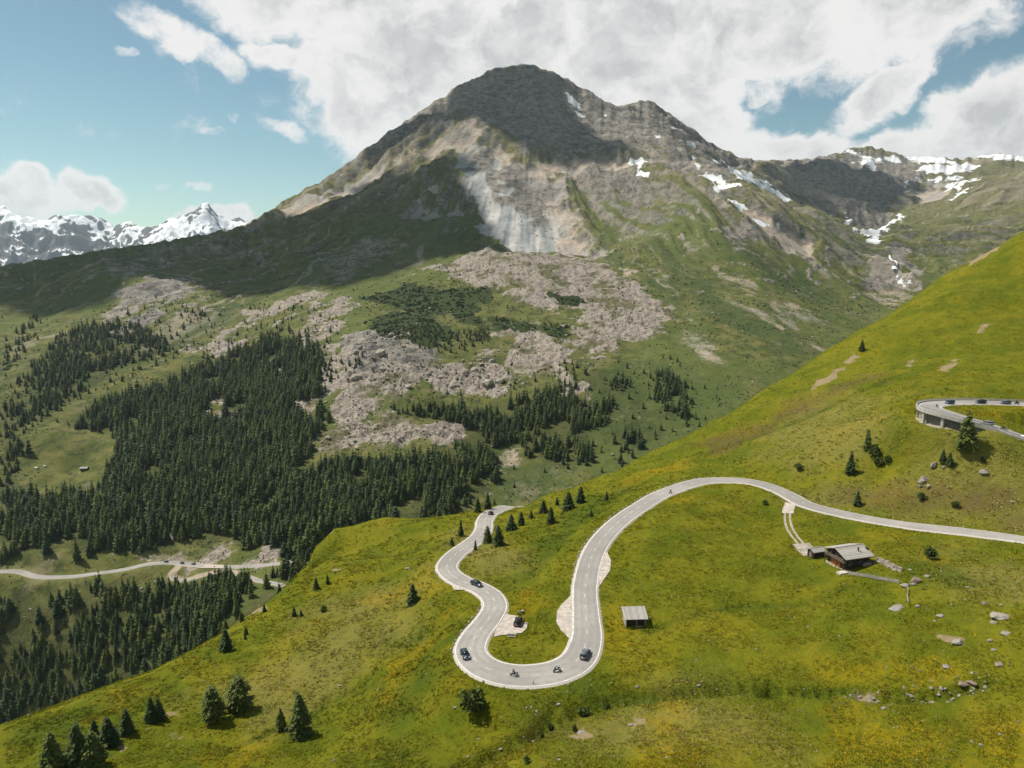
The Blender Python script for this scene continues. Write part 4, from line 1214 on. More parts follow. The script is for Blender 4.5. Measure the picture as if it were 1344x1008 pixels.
def shade_cloud(name, px_poly, z_cloud, label, soft=30.0, res=26.0, seed=0, y0=None, thick=150.0):
    """An unseen cumulus shaped to cast shade: its plan is the shaded ground carried up the sun's ray to the cloud base."""
    P = []
    for a, b, *push in px_poly:
        x, y = far.hit(a, b, y0=y0)
        z = float(far.h(x, y))
        y += push[0] if push else 0
        k = (z_cloud - z) / SUN[2]
        P.append((x + SUN[0] * k, y + SUN[1] * k))
    P = np.array(P)
    lo, hi = P.min(0) - 60, P.max(0) + 60
    gx, gy = np.meshgrid(np.arange(lo[0], hi[0], res), np.arange(lo[1], hi[1], res))
    d = poly_sdf(gx, gy, P) + soft * fbm(gx, gy, 240, 5, 0.72, seed)
    top = z_cloud + np.sqrt(np.clip(d, 0, 400)) * 8 + thick * 0.3 * np.clip(d / 120, 0, 1) * (1 + ridged(gx, gy, 300, 4, 0.5, seed + 3))
    bot = z_cloud - 12 * fbm(gx, gy, 200, 3, 0.5, seed + 9)
    ins = d > 0
    nr, nc = gx.shape
    V = np.concatenate([np.stack([gx, gy, top], -1).reshape(-1, 3), np.stack([gx, gy, np.minimum(bot, top - 6)], -1).reshape(-1, 3)])
    idx = np.arange(nr * nc).reshape(nr, nc)
    cell = ins[:-1, :-1] & ins[1:, :-1] & ins[:-1, 1:] & ins[1:, 1:]
    q = np.stack([idx[:-1, :-1], idx[:-1, 1:], idx[1:, 1:], idx[1:, :-1]], -1)[cell]
    fs = [tuple(r) for r in q] + [tuple((r + nr * nc)[::-1]) for r in q]
    edges = {}
    for r in q:
        for i in range(4):
            e = (r[i], r[(i + 1) % 4])
            if (e[1], e[0]) in edges:
                del edges[(e[1], e[0])]
            else:
                edges[e] = 1
    fs += [(int(b_), int(a_), int(a_ + nr * nc), int(b_ + nr * nc)) for a_, b_ in edges]
    me = bpy.data.meshes.new(name)
    me.from_pydata(V.tolist(), [], fs)
    bm = bmesh.new()
    bm.from_mesh(me)
    bmesh.ops.delete(bm, geom=[v for v in bm.verts if not v.link_faces], context='VERTS')
    bm.to_mesh(me)
    bm.free()
    me.materials.append(M_CLOUD)
    me.polygons.foreach_set('use_smooth', [True] * len(me.polygons))
    return tag(link(name, me), label, kind='stuff')


shade_cloud('shade_cloud', [(405, 262), (470, 205), (545, 143), (600, 103), (690, 78), (735, 100), (750, 142), (790, 184), (838, 213), (800, 217), (740, 213), (700, 201), (660, 183), (635, 172), (612, 153), (585, 166), (540, 186), (480, 216), (430, 246)], 3600, 'unseen cumulus high above the summit, shaped to shade it', 34, 20, 901)
shade_cloud('shade_cloud', [(-160, 420), (0, 402), (60, 412), (120, 408), (150, 392), (163, 368), (200, 360), (245, 371), (280, 391), (310, 395), (345, 388), (365, 384), (440, 378), (480, 361), (540, 341), (598, 333), (660, 330), (637, 292), (616, 264), (602, 236), (612, 206), (600, 196), (540, 213), (470, 246), (400, 280), (335, 300, 60), (200, 325, 260), (0, 356, 300), (-160, 375, 300)], 3300, 'broad unseen cumulus shaped to cast the shade on the shoulder', 36, 20, 905)
shade_cloud('shade_cloud', [(985, 208), (1060, 204), (1110, 210), (1150, 222), (1205, 238), (1190, 255), (1165, 285), (1130, 295), (1090, 280), (1050, 262), (1010, 240)], 3900, 'small unseen cumulus shaped to shade the far cirque', 60, 26, 909, y0=3000)


# ================================================================= materials for things
def leaf_material(name, dark, light, tip):
    m, nt, b = new_mat(name)
    oi = nt.n('ShaderNodeObjectInfo')
    n = nt.noise(nt.n('ShaderNodeTexCoord').outputs['Object'], 1.1, 3, 0.6)
    c = nt.mix(oi.outputs['Random'], dark, light)
    c = nt.mix(nt.ramp(n, 0.35, 0.75, 0.0, 0.8), c, tip)
    nt.put(b.inputs['Base Color'], c)
    b.inputs['Roughness'].default_value = 0.75
    b.inputs['Specular IOR Level'].default_value = 0.2
    return m


M_SPRUCE = leaf_material('spruce_needles', (0.013, 0.030, 0.014), (0.066, 0.090, 0.022), (0.075, 0.110, 0.026))
M_LARCH = leaf_material('larch_needles', (0.050, 0.072, 0.016), (0.092, 0.112, 0.020), (0.125, 0.150, 0.030))
M_SHRUB = leaf_material('shrub_leaves', (0.036, 0.056, 0.012), (0.060, 0.082, 0.014), (0.09, 0.12, 0.025))
M_BARK = flat('bark', (0.085, 0.060, 0.042), 0.95, var=0.4, scale=6)


def conifer(seed, whorls, per, R0, droop=0.28, airy=0.0, twigs=0, power=0.85):
    """Trunk and crown of a unit-height tree."""
    r = random.Random(seed)
    t = MB()
    t.bar((0, 0, -0.02), (r.uniform(-.01, .01), 0, 0.97), 0.017, 0.003, 6)
    if airy:
        for k in range(5):
            a, z = r.uniform(0, 6.28), r.uniform(0.15, 0.7)
            t.bar((0, 0, z), (0.13 * math.cos(a) * (1 - z), 0.13 * math.sin(a) * (1 - z), z + 0.02), 0.005, 0.002, 4)
    c = MB()
    z0 = r.uniform(0.05, 0.12) + airy * 0.06
    for w in range(whorls):
        f = (w + r.uniform(-.3, .3)) / whorls
        z = z0 + (1 - z0) * min(max(f, 0), 0.99)
        rr = R0 * (1 - f) ** power * (0.55 + 0.45 * min(1, f * 6 + 0.45))
        n = max(3, int(per * (1 - 0.45 * f)))
        a0 = r.uniform(0, 6.28)
        for k in range(n):
            if airy and r.random() < airy * 0.5:
                continue
            a = a0 + 6.283 * k / n + r.uniform(-.35, .35)
            L = rr * r.uniform(0.6, 1.18) + 0.012
            wd = L * r.uniform(0.30, 0.48) + 0.008
            dz = -L * droop * r.uniform(0.5, 1.5)
            co, si = math.cos(a), math.sin(a)

            def pt(x, y, zz):
                return (x * co - y * si, x * si + y * co, z + zz)
            ht = L * 0.30 + 0.008
            vs = [pt(0.0, 0, ht * 0.9), pt(L * 0.5, 0, dz * 0.25 + ht * 0.35), pt(L, 0, dz + L * 0.10), pt(L * 0.52, wd * 0.62, dz * 0.55 - ht * .35), pt(L * 0.52, -wd * 0.62, dz * 0.55 - ht * .35), pt(L * .1, 0, -ht * .8)]
            c.add(vs, [(0, 3, 1), (1, 3, 2), (0, 1, 4), (1, 2, 4), (5, 3, 0), (5, 0, 4)])
            for q in range(twigs):
                s = r.uniform(0.3, 1.0)
                y = r.uniform(-1, 1) * wd * 0.8 * (1.1 - s * .5)
                l2 = 0.022 + L * 0.14 * r.random()
                zz = dz * s + r.uniform(-0.5, 0.8) * ht * 0.6
                bx_ = L * s
                vs = [pt(bx_ - l2 * .6, y, zz + l2 * r.uniform(0, .8)), pt(bx_ + l2 * .5, y + l2 * r.uniform(.2, .9), zz), pt(bx_ + l2 * .5, y - l2 * r.uniform(.2, .9), zz - l2 * .2), pt(bx_ + l2 * r.uniform(.6, 1.3), y, zz - l2 * r.uniform(.3, .9))]
                c.add(vs, [(0, 2, 1), (1, 2, 3)])
    c.add([(0.012, 0, 0.93), (-0.008, 0.011, 0.93), (-0.008, -0.011, 0.93), (0, 0, 1.0)], [(0, 1, 3), (1, 2, 3), (2, 0, 3)])
    return t, c


def leafy(seed, n, shape, leaf):
    """Round leafy crown: many small leaf clumps through an uneven volume."""
    r = random.Random(seed)
    c = MB()
    lobes = [(r.uniform(-.45, .45), r.uniform(-.45, .45), r.uniform(-.4, .55), r.uniform(.42, .68)) for _ in range(9)]
    for k in range(n):
        lx, ly, lz, lr = lobes[k % len(lobes)]
        a, b = r.uniform(0, 6.283), math.acos(r.uniform(-1, 1))
        q = lr * r.uniform(0.55, 1.05)
        p = Vector((lx + q * math.sin(b) * math.cos(a), ly + q * math.sin(b) * math.sin(a), lz + q * math.cos(b)))
        p = Vector((p.x * shape[0], p.y * shape[0], shape[2] + p.z * shape[1]))
        if p.z < 0.02:
            continue
        u = Vector((r.gauss(0, 1), r.gauss(0, 1), r.gauss(0, .7))).normalized()
        w = u.cross(Vector((r.gauss(0, 1), r.gauss(0, 1), r.gauss(0, 1)))).normalized()
        s = leaf * r.uniform(.6, 1.4)
        c.add([p - u * s, p + w * s * .7, p + u * s * 1.2, p - w * s * .7], [(0, 1, 2, 3)])
    return c


def tree_meshes(nm, t, c, mat):
    return t.mesh(nm + '_trunk', M_BARK), c.mesh(nm + '_crown', mat)


SPRUCE = [tree_meshes('spruce', *conifer(100 + i, 13, 9, rr), M_SPRUCE) for i, rr in enumerate((0.17, 0.20, 0.155, 0.185))]
STONE_PINE = [tree_meshes('stone_pine', *conifer(140 + i, 10, 9, rr, 0.1, 0, 0, 0.5), M_SPRUCE) for i, rr in enumerate((0.24, 0.22))]
LARCH_F = [tree_meshes('larch', *conifer(120 + i, 12, 9, rr, 0.2), M_LARCH) for i, rr in enumerate((0.20, 0.23))]
KINDS_F = SPRUCE + STONE_PINE + LARCH_F
M_SPRUCE_N = leaf_material('fine_spruce_needles', (0.024, 0.042, 0.013), (0.046, 0.066, 0.017), (0.082, 0.112, 0.028))
NEAR_SPRUCE = [tree_meshes('fine_spruce', *conifer(200 + i, 20, 12, rr, 0.34, 0.12, 5), M_SPRUCE_N) for i, rr in enumerate((0.22, 0.26, 0.19))]
NEAR_ROUND = [tree_meshes('round_larch', *conifer(260 + i, 17, 12, rr, 0.05, 0.3, 7, 0.42), M_LARCH) for i, rr in enumerate((0.30, 0.33))]
NEAR_LARCH = [tree_meshes('fine_larch', *conifer(220 + i, 19, 11, rr, 0.16, 0.35, 6, 0.7), M_LARCH) for i, rr in enumerate((0.27, 0.30, 0.24))]


def near_hidden(x, y, z):
    """True where the near hillside stands before the point."""
    hid = np.zeros(len(x), bool)
    for s in np.linspace(0.12, 0.98, 70):
        xs, ys, zs = x * s, y * s, z * s
        ok = (ys > 85) & (ys < 630)
        hid |= ok & (near.h(xs, np.clip(ys, 83, 638)) > zs)
    return hid


FP = FOREST_PTS
top_hid = near_hidden(FP[:, 0], FP[:, 1], FP[:, 2] + FP[:, 3])
FP = FP[~top_hid | (RNG.uniform(0, 1, len(FP)) < 0.0)]
dist = np.linalg.norm(FP[:, :3], axis=1)
ppx, ppy = project(FP[:, 0], FP[:, 1], FP[:, 2] + FP[:, 3])
inview = (ppx > 2) & (ppx < 1342)
size = FP[:, 3] / dist * inview
kind_i = RNG.choice(len(KINDS_F), len(FP), p=[.15, .15, .12, .13, .10, .08, .15, .12])
# visible ones first: a tree counts where its foot is not covered by taller trees just in front
order = np.argsort(-size)
N_SINGLE = 235
pick = order[:N_SINGLE]
rest = order[N_SINGLE:]
print('forest trees', len(FP), 'single', len(pick))


def place_tree(pair, loc, h, name, label, group, cat='tree', widen=1.0, lean=0.0):
    root = thing(name, label, cat, loc, random.uniform(0, 6.28), group)
    root.scale = (h * widen, h * widen, h)
    link('trunk', pair[0], root)
    link('crown', pair[1], root)
    return root


for i in pick:
    x, y, z, h, reg = FP[i]
    fx, fy = project(x, y, z)
    sp_name = 'larch' if kind_i[i] >= 6 else ('stone pine' if kind_i[i] >= 4 else 'spruce')
    tone = 'paler green' if kind_i[i] >= 6 else ('broad dark' if kind_i[i] >= 4 else 'dark pointed')
    if fy < 745:
        zone = next(t for lim, t in ((60, 'at the far left of the forest above the valley road'), (130, 'in the forest above the left half of the valley road'), (200, 'in the forest above the reddish road bank'), (270, 'in the forest above the parked cars of the valley road'),
                                     (345, 'in the forest behind the pinkish road cutting'), (420, 'in the forest just left of the rounded meadow edge'), (480, 'in the forest over the rounded meadow edge'), (545, 'in the forest below the tip of the boulder fan'),
                                     (600, 'at the forest edge left of the top road bend'), (660, 'in the ragged forest edge behind the top road bend'), (1400, 'in the clumps on the green slope behind the road')) if fx < lim)
        if reg == 99:
            zone = 'standing alone on open ground beside the valley forest'
    else:
        zone = next(t for lim, t in ((90, 'in the open gully at the left edge below the valley road'), (180, 'in the gully below the left half of the valley road'), (250, 'in the wood just below the valley road junction'), (320, 'in the wood below the lower road loop'), (1400, 'in the wood squeezed between road loop and meadow edge')) if fx < lim)
    lab, grp = '%s %s %s' % (tone, sp_name, zone), '%s trees %s' % (sp_name, zone)
    nm = 'larch_tree' if kind_i[i] >= 6 else ('stone_pine_tree' if kind_i[i] >= 4 else 'spruce_tree')
    place_tree(KINDS_F[kind_i[i]], (x, y, z), h, nm, lab, grp, widen=random.uniform(1.1, 1.55))


def instancer(name, pts, scales, kinds, protos, label, tilt=0.0, mats=None):
    """One object of kind stuff: protos scattered on points by geometry nodes."""
    col = bpy.data.collections.new(name + '_kinds')
    for i, me_list in enumerate(protos):
        mb = bmesh.new()
        mats_ = []
        for me in me_list:
            k = len(mats_)
            mats_.append(me.materials[0])
            n0 = len(mb.faces)
            mb.from_mesh(me)
            mb.faces.ensure_lookup_table()
            for f in mb.faces[n0:]:
                f.material_index = k
        me2 = bpy.data.meshes.new(name + '_kind')
        mb.to_mesh(me2)
        mb.free()
        for m in mats_:
            me2.materials.append(m)
        o = bpy.data.objects.new('%s_kind_%02d' % (name, i), me2)
        col.objects.link(o)
    me = bpy.data.meshes.new(name)
    me.vertices.add(len(pts))
    me.vertices.foreach_set('co', np.asarray(pts, np.float32).ravel())
    a = me.attributes.new('size', 'FLOAT_VECTOR', 'POINT')
    a.data.foreach_set('vector', np.asarray(scales, np.float32).ravel())
    a = me.attributes.new('turn', 'FLOAT_VECTOR', 'POINT')
    tr = np.stack([RNG.uniform(-tilt, tilt, len(pts)), RNG.uniform(-tilt, tilt, len(pts)), RNG.uniform(0, 6.283, len(pts))], 1)
    a.data.foreach_set('vector', tr.astype(np.float32).ravel())
    a = me.attributes.new('sort', 'INT', 'POINT')
    a.data.foreach_set('value', np.asarray(kinds, np.int32))
    o = link(name, me)
    ng = bpy.data.node_groups.new(name, 'GeometryNodeTree')
    ng.interface.new_socket('Geometry', in_out='INPUT', socket_type='NodeSocketGeometry')
    ng.interface.new_socket('Geometry', in_out='OUTPUT', socket_type='NodeSocketGeometry')
    nd = ng.nodes.new
    gi, go = nd('NodeGroupInput'), nd('NodeGroupOutput')
    ci = nd('GeometryNodeCollectionInfo')
    ci.inputs['Collection'].default_value = col
    ci.inputs['Separate Children'].default_value = True
    ci.inputs['Reset Children'].default_value = True
    ip = nd('GeometryNodeInstanceOnPoints')
    ip.inputs['Pick Instance'].default_value = True
    at = {}
    for an, ty in (('size', 'FLOAT_VECTOR'), ('turn', 'FLOAT_VECTOR'), ('sort', 'INT')):
        k = nd('GeometryNodeInputNamedAttribute')
        k.data_type = ty
        k.inputs['Name'].default_value = an
        at[an] = k.outputs['Attribute']
    L_ = ng.links.new
    L_(gi.outputs[0], ip.inputs['Points'])
    L_(ci.outputs[0], ip.inputs['Instance'])
    L_(at['sort'], ip.inputs['Instance Index'])
    L_(at['turn'], ip.inputs['Rotation'])
    L_(at['size'], ip.inputs['Scale'])
    L_(ip.outputs[0], go.inputs[0])
    md = o.modifiers.new('scatter', 'NODES')
    md.node_group = ng
    return tag(o, label, kind='stuff')


wd_ = RNG.uniform(1.1, 1.6, len(rest))
instancer('forest', FP[rest, :3], np.stack([FP[rest, 3] * wd_, FP[rest, 3] * wd_, FP[rest, 3]], 1), kind_i[rest], KINDS_F, 'dark conifer forest covering the far valley side', 0.03)


# ================================================================= boulders and scree
def rock_mesh(seed, flatn=0.7, sub=2, mat=None, name='rock'):
    r = random.Random(seed)
    bm = bmesh.new()
    bmesh.ops.create_icosphere(bm, subdivisions=sub, radius=1.0)
    cuts = [(Vector((r.gauss(0, 1), r.gauss(0, 1), r.gauss(0, 1))).normalized(), r.uniform(0.45, 0.85)) for _ in range(9)]
    for v in bm.verts:
        for nrm, d in cuts:
            k = v.co.dot(nrm)
            if k > d:
                v.co -= nrm * (k - d)
        v.co *= r.uniform(0.93, 1.07)
        v.co.z *= flatn
    me = bpy.data.meshes.new(name)
    bm.to_mesh(me)
    bm.free()
    me.materials.append(mat)
    return me


def rock_material(name, a, b_, c):
    m, nt, b = new_mat(name)
    oi = nt.n('ShaderNodeObjectInfo')
    tc = nt.n('ShaderNodeTexCoord').outputs['Object']
    n = nt.noise(tc, 1.6, 6, 0.65)
    col = nt.mix(oi.outputs['Random'], a, b_)
    col = nt.mix(nt.ramp(n, 0.35, 0.7), col, c)
    col = nt.mix(nt.ramp(nt.noise(tc, 5, 3, 0.6), 0.55, 0.75, 0, 0.6), col, (0.09, 0.085, 0.06))
    nt.put(b.inputs['Base Color'], col)
    b.inputs['Roughness'].default_value = 0.95
    b.inputs['Specular IOR Level'].default_value = 0.15
    nt.link(nt.bump(n, 0.25, 0.8), b.inputs['Normal'])
    return m


M_SCREE = rock_material('scree_rock', (0.20, 0.175, 0.145), (0.40, 0.35, 0.29), (0.29, 0.255, 0.21))
M_ROCK = rock_material('pale_rock', (0.25, 0.225, 0.19), (0.34, 0.305, 0.255), (0.18, 0.165, 0.145))
M_ROCKB = rock_material('brown_rock', (0.24, 0.17, 0.12), (0.30, 0.22, 0.16), (0.18, 0.15, 0.13))
SCREE_ROCKS = [rock_mesh(700 + i, random.uniform(.55, .9), 1, M_SCREE) for i in range(6)]


def scatter_rocks():
    P, S = [], []
    for k, dens, big in [('shoulder', 0.004, 1.2), ('mid', 0.012, 1.9), ('blocks', 0.016, 3.4), ('cone', 0.022, 2.0), ('left_gully', 0.008, 1.2), ('tan', 0.008, 1.5), ('slope_left', 0.004, 2.0)]:
        pl = bp(SCREE[k])
        lo, hi = pl.min(0), pl.max(0)
        n = int((hi[0] - lo[0]) * (hi[1] - lo[1]) * dens)
        x, y = RNG.uniform(lo[0], hi[0], n), RNG.uniform(lo[1], hi[1], n)
        ok = (poly_sdf(x, y, pl) + 22 * fbm(x, y, 40, 3, 0.5, 720) > -2) & (fbm(x, y, 55, 4, 0.6, 725) < 0.12 + RNG.uniform(-.15, .15, n))
        x, y = x[ok], y[ok]
        s = big * (0.35 + RNG.pareto(2.6, len(x)) * 0.55)
        s = np.minimum(s, big * 3.2)
        P.append(np.stack([x, y, far.h(x, y) + s * 0.15], 1))
        S.append(s)
    P, S = np.vstack(P), np.concatenate(S)
    return P, S


RP, RS = scatter_rocks()
instancer('scree_boulders', RP, np.stack([RS * RNG.uniform(.7, 1.3, len(RS)), RS * RNG.uniform(.7, 1.3, len(RS)), RS * RNG.uniform(.6, 1.2, len(RS))], 1), RNG.integers(0, 6, len(RS)), [[m] for m in SCREE_ROCKS], 'pinkish grey boulders and scree on the lower mountain', 0.5)
# dwarf shrubs on the shoulder
SHR = leafy(60, 240, (0.62, 0.42, 0.35), 0.16).mesh('dwarf_shrub', M_SHRUB)
DW = leafy(61, 240, (0.62, 0.42, 0.35), 0.16).mesh('dwarf_pine', M_SPRUCE)
xs, ys = [], []
for p in SHRUB:
    pl = bp(p)
    lo, hi = pl.min(0), pl.max(0)
    n = int((hi[0] - lo[0]) * (hi[1] - lo[1]) * 0.035)
    x, y = RNG.uniform(lo[0], hi[0], n), RNG.uniform(lo[1], hi[1], n)
    ok = (poly_sdf(x, y, pl) + 14 * fbm(x, y, 30, 3, .5, 730) > 0) & (fbm(x, y, 22, 3, .6, 733) > -.12)
    xs.append(x[ok])
    ys.append(y[ok])
xs, ys = np.concatenate(xs), np.concatenate(ys)
ss = RNG.uniform(2.0, 5.0, len(xs))
instancer('dwarf_pine_thicket', np.stack([xs, ys, far.h(xs, ys) - 0.3], 1), np.stack([ss, ss, ss * .7], 1), RNG.integers(0, 2, len(xs)), [[SHR], [DW]], 'low dark dwarf pine thicket on the mountain shoulder')

# scattered scrub and stones over the open mountain slopes
n = 60000
u_ = RNG.uniform(-.76, .74, n)
y_ = np.exp(RNG.uniform(math.log(640), math.log(2300), n))
x_ = u_ * y_
cl_ = fbm(x_, y_, 60, 4, .6, 740) + .5 * fbm(x_, y_, 300, 2, .5, 742)
dl_ = np.minimum(low_road.near(x_, y_)[0], loop_road.near(x_, y_)[0])
keep = (RNG.uniform(0, 1, n) < np.clip(.30 + .9 * cl_, .03, 1)) & (dl_ > 7)
for hp in (hole_plans[0],):
    keep &= poly_sdf(x_, y_, hp) < 0
x_, y_ = x_[keep], y_[keep]
is_rock = RNG.uniform(0, 1, len(x_)) < .25 + .35 * (fbm(x_, y_, 120, 3, .5, 744) > .05)
s_ = np.where(is_rock, .5 + RNG.pareto(3.0, len(x_)) * .8, RNG.uniform(.7, 2.2, len(x_))) * np.clip(y_ / 1200, .6, 1.2)
s_ = np.minimum(s_, 4.0)
P_ = np.stack([x_, y_, far.h(x_, y_)], 1)
b_ = ~is_rock
instancer('slope_scrub', P_[b_], np.stack([s_[b_] * 1.2, s_[b_] * 1.2, s_[b_]], 1), RNG.integers(0, 2, int(b_.sum())), [[SHR], [DW]], 'low juniper and heath scrub dotted over the open slopes')
instancer('slope_stones', P_[is_rock], np.stack([s_[is_rock] * 1.2, s_[is_rock], s_[is_rock] * .8], 1), RNG.integers(0, 6, int(is_rock.sum())), [[m] for m in SCREE_ROCKS], 'grey stones strewn over the open slopes', .4)

# ================================================================= roads
def road_material():
    m, nt, b = new_mat('asphalt')
    p = nt.pos()
    n1, n2, n3 = nt.noise(p, 0.05, 4, 0.6), nt.noise(p, 0.7, 5, 0.65), nt.noise(p, 6.0, 3, 0.6)
    tr = nt.attr('across')                       # 0 centre .. 1 edge: worn wheel tracks are part of the surface
    c = nt.mix(nt.ramp(n1, 0.35, 0.65), (0.25, 0.232, 0.21), (0.335, 0.312, 0.283))
    c = nt.mix(nt.ramp(n2, 0.4, 0.75, 0, 0.35), c, (0.24, 0.222, 0.20))
    c = nt.mix(nt.ramp(n3, 0.55, 0.8, 0, 0.4), c, (0.42, 0.395, 0.36))
    c = nt.mix(nt.ramp(tr, 0.86, 1.0, 0.0, 0.75), c, (0.45, 0.40, 0.345))
    wt = nt.ramp(nt.math('ABSOLUTE', nt.math('SUBTRACT', nt.math('ABSOLUTE', nt.math('SUBTRACT', tr, 0.5)), 0.22)), 0.0, 0.13, 0.6, 0.0)
    c = nt.mix(nt.math('MULTIPLY', wt, nt.ramp(n2, 0.3, 0.6)), c, (0.215, 0.203, 0.188))
    nt.put(b.inputs['Base Color'], c)
    b.inputs['Roughness'].default_value = 0.9
    b.inputs['Specular IOR Level'].default_value = 0.2
    nt.link(nt.bump(n3, 0.02, 0.5), b.inputs['Normal'])
    return m


M_ROAD = road_material()
M_PAINT = flat('road_paint', (0.64, 0.61, 0.565), 0.7, var=0.2, scale=0.8)
M_GRAVEL = flat('gravel', (0.42, 0.365, 0.31), 0.95, var=0.22, scale=0.9)
M_TRACK = flat('track_gravel', (0.29, 0.255, 0.205), 0.95, var=0.3, scale=0.7)
M_CONC = flat('concrete', (0.42, 0.39, 0.35), 0.85, var=0.15, scale=0.5)
M_STONE = rock_material('guard_rock', (0.36, 0.32, 0.27), (0.46, 0.42, 0.36), (0.28, 0.25, 0.22))
M_STEEL = flat('galvanised_steel', (0.42, 0.44, 0.45), 0.45, 0.6, var=0.1)


def strip(name, ln, offs, mat, parent=None, dz=0.0, i0=0, i1=None, prof=None, across=False):
    """A ribbon along a road line at the given lateral offsets."""
    i1 = len(ln.s) if i1 is None else i1
    V, F_, A = [], [], []
    k = len(offs)
    for i in range(i0, i1):
        for q, o in enumerate(offs):
            oo = o * ln.w[i] / 2 if across else o if not callable(o) else o(i)
            x, y = ln.P[i] + ln.N[i] * oo
            V.append((x, y, ln.z[i] + dz + (prof[q] if prof else 0)))
            A.append(abs(o) if across else 0.5)
    for i in range(i1 - i0 - 1):
        for q in range(k - 1):
            a = i * k + q
            F_.append((a, a + 1, a + k + 1, a + k))
    F_ = [f[::-1] for f in F_]
    me = bpy.data.meshes.new(name)
    me.from_pydata(V, [], F_)
    me.materials.append(mat)
    me.polygons.foreach_set('use_smooth', [True] * len(me.polygons))
    at = me.attributes.new('across', 'FLOAT', 'POINT')
    at.data.foreach_set('value', np.array(A, np.float32))
    return link(name, me, parent)


def dashes(ln, i0, i1, off, parent, name='lane_marking', L=2, gap=4, w=0.12):
    b = MB()
    i = i0
    while i + L < i1:
        vs, fs = [], []
        for q in range(L + 1):
            for s in (-w / 2, w / 2):
                x, y = ln.P[i + q] + ln.N[i + q] * (off(i + q) + s)
                vs.append((x, y, ln.z[i + q] + 0.012))
        for q in range(L):
            fs.append((2 * q, 2 * q + 2, 2 * q + 3, 2 * q + 1))
        b.add(vs, fs)
        i += L + gap
    o = b.build(name, M_PAINT, parent)
    o['kind'] = 'stuff'
    return o


PR = [-1.16, -1.02, -1.0, -0.75, -0.5, -0.25, 0, 0.25, 0.5, 0.75, 1.0, 1.02, 1.16]
PF = [-0.3, -0.05, 0, 0.02, .04, .05, .06, .05, .04, .02, 0, -0.05, -0.3]
road = strip('road', main_road, PR, M_ROAD, None, 0.0, prof=PF, across=True)
tag(road, 'pale grey two-lane mountain road winding through the meadow in hairpins', kind='structure')


def edge(i, s, inset=0.42):
    return s * (main_road.w[i] / 2 - inset)


for s in (-1, 1):
    e = strip('edge_line', main_road, [lambda i, s=s: edge(i, s, 0.34), lambda i, s=s: edge(i, s, 0.14)], M_PAINT, road, 0.03)
dashes(main_road, 60, len(main_road.s) - 30, lambda i: 0.0, road).location.z = 0.055
for k, pl in BAYS.items():
    # lay-by slabs level with the road edge
    lo, hi = pl.min(0), pl.max(0)
    bm = bmesh.new()
    vs = []
    for x, y in pl:
        i = main_road.at(x, y)
        vs.append(bm.verts.new((x, y, main_road.z[i] - 0.035)))
    bm.faces.new(vs)
    bmesh.ops.triangulate(bm, faces=bm.faces[:])
    bmesh.ops.subdivide_edges(bm, edges=bm.edges[:], cuts=2, use_grid_fill=True)
    for v in bm.verts:
        i = main_road.at(v.co.x, v.co.y)
        v.co.z = main_road.z[i] - 0.035
    bmesh.ops.recalc_face_normals(bm, faces=bm.faces[:])
    for f in bm.faces:
        if f.normal.z < 0:
            f.normal_flip()
    me = bpy.data.meshes.new('lay_by')
    bm.to_mesh(me)
    bm.free()
    me.materials.append(M_GRAVEL)
    o = link('lay_by', me, road)
    o['label'] = 'pale gravel lay-by beside the road'
b0, b1 = main_road.at(*base_near.hit(750, 776)), main_road.at(*base_near.hit(752, 846))
dashes(main_road, min(b0, b1), max(b0, b1), lambda i: edge(i, 1 if (main_road.N[b0] @ (BAYS['left'].mean(0) - main_road.P[b0])) > 0 else -1, 0.3), road, 'lay_by_marking', 2, 1, 0.34).location.z = 0.04

uroad = strip('road', upper_road, PR, M_ROAD, None, 0.0, prof=PF, across=True)
tag(uroad, 'upper hairpin of the mountain road carried on a concrete viaduct', kind='structure')
for s in (-1, 1):
    strip('edge_line', upper_road, [lambda i, s=s: s * (upper_road.w[i] / 2 - .5), lambda i, s=s: s * (upper_road.w[i] / 2 - .2)], M_PAINT, uroad, 0.03)
PFv = [p * 2 for p in PF]
lroad = strip('road', low_road, PR, M_ROAD, None, 0.12, prof=PFv, across=True)
tag(lroad, 'pale road crossing the valley at the foot of the forest', kind='structure')
oroad = strip('road', loop_road, PR, M_ROAD, None, 0.04, prof=PFv, across=True)
tag(oroad, 'lower loop of the valley road half hidden by treetops', kind='structure')
# car park widening beside the valley road
pk = bp([(240, 743), (262, 747), (300, 747), (300, 741), (262, 739)])
bm = bmesh.new()
bm.faces.new([bm.verts.new((x, y, low_road.z[low_road.at(x, y)] + 0.1)) for x, y in pk])
me = bpy.data.meshes.new('car_park')
bm.to_mesh(me)
bm.free()
me.materials.append(M_GRAVEL)
link('car_park', me, lroad)

# farm track: two ruts joined at both ends
trk = Line(near, [(1038, 660), (1034, 672), (1034, 686), (1040, 700), (1050, 713), (1061, 724), (1068, 730)], 3.4, k=3)
trk.z = near.h(trk.P[:, 0], trk.P[:, 1])


def drape(name, ln, offs, mat, parent=None, dz=0.1, i0=0, i1=None):
    i1 = len(ln.s) if i1 is None else i1
    V = []
    for i in range(i0, i1):
        for o in offs:
            x, y = ln.P[i] + ln.N[i] * o
            V.append((x, y, float(near.h(x, y)) + dz))
    k = len(offs)
    F_ = [(a + 1, a, a + k, a + k + 1) for i in range(i1 - i0 - 1) for a in [i * k + q for q in range(k - 1)]]
    me = bpy.data.meshes.new(name)
    me.from_pydata(V, [], F_)
    me.materials.append(mat)
    return link(name, me, parent)


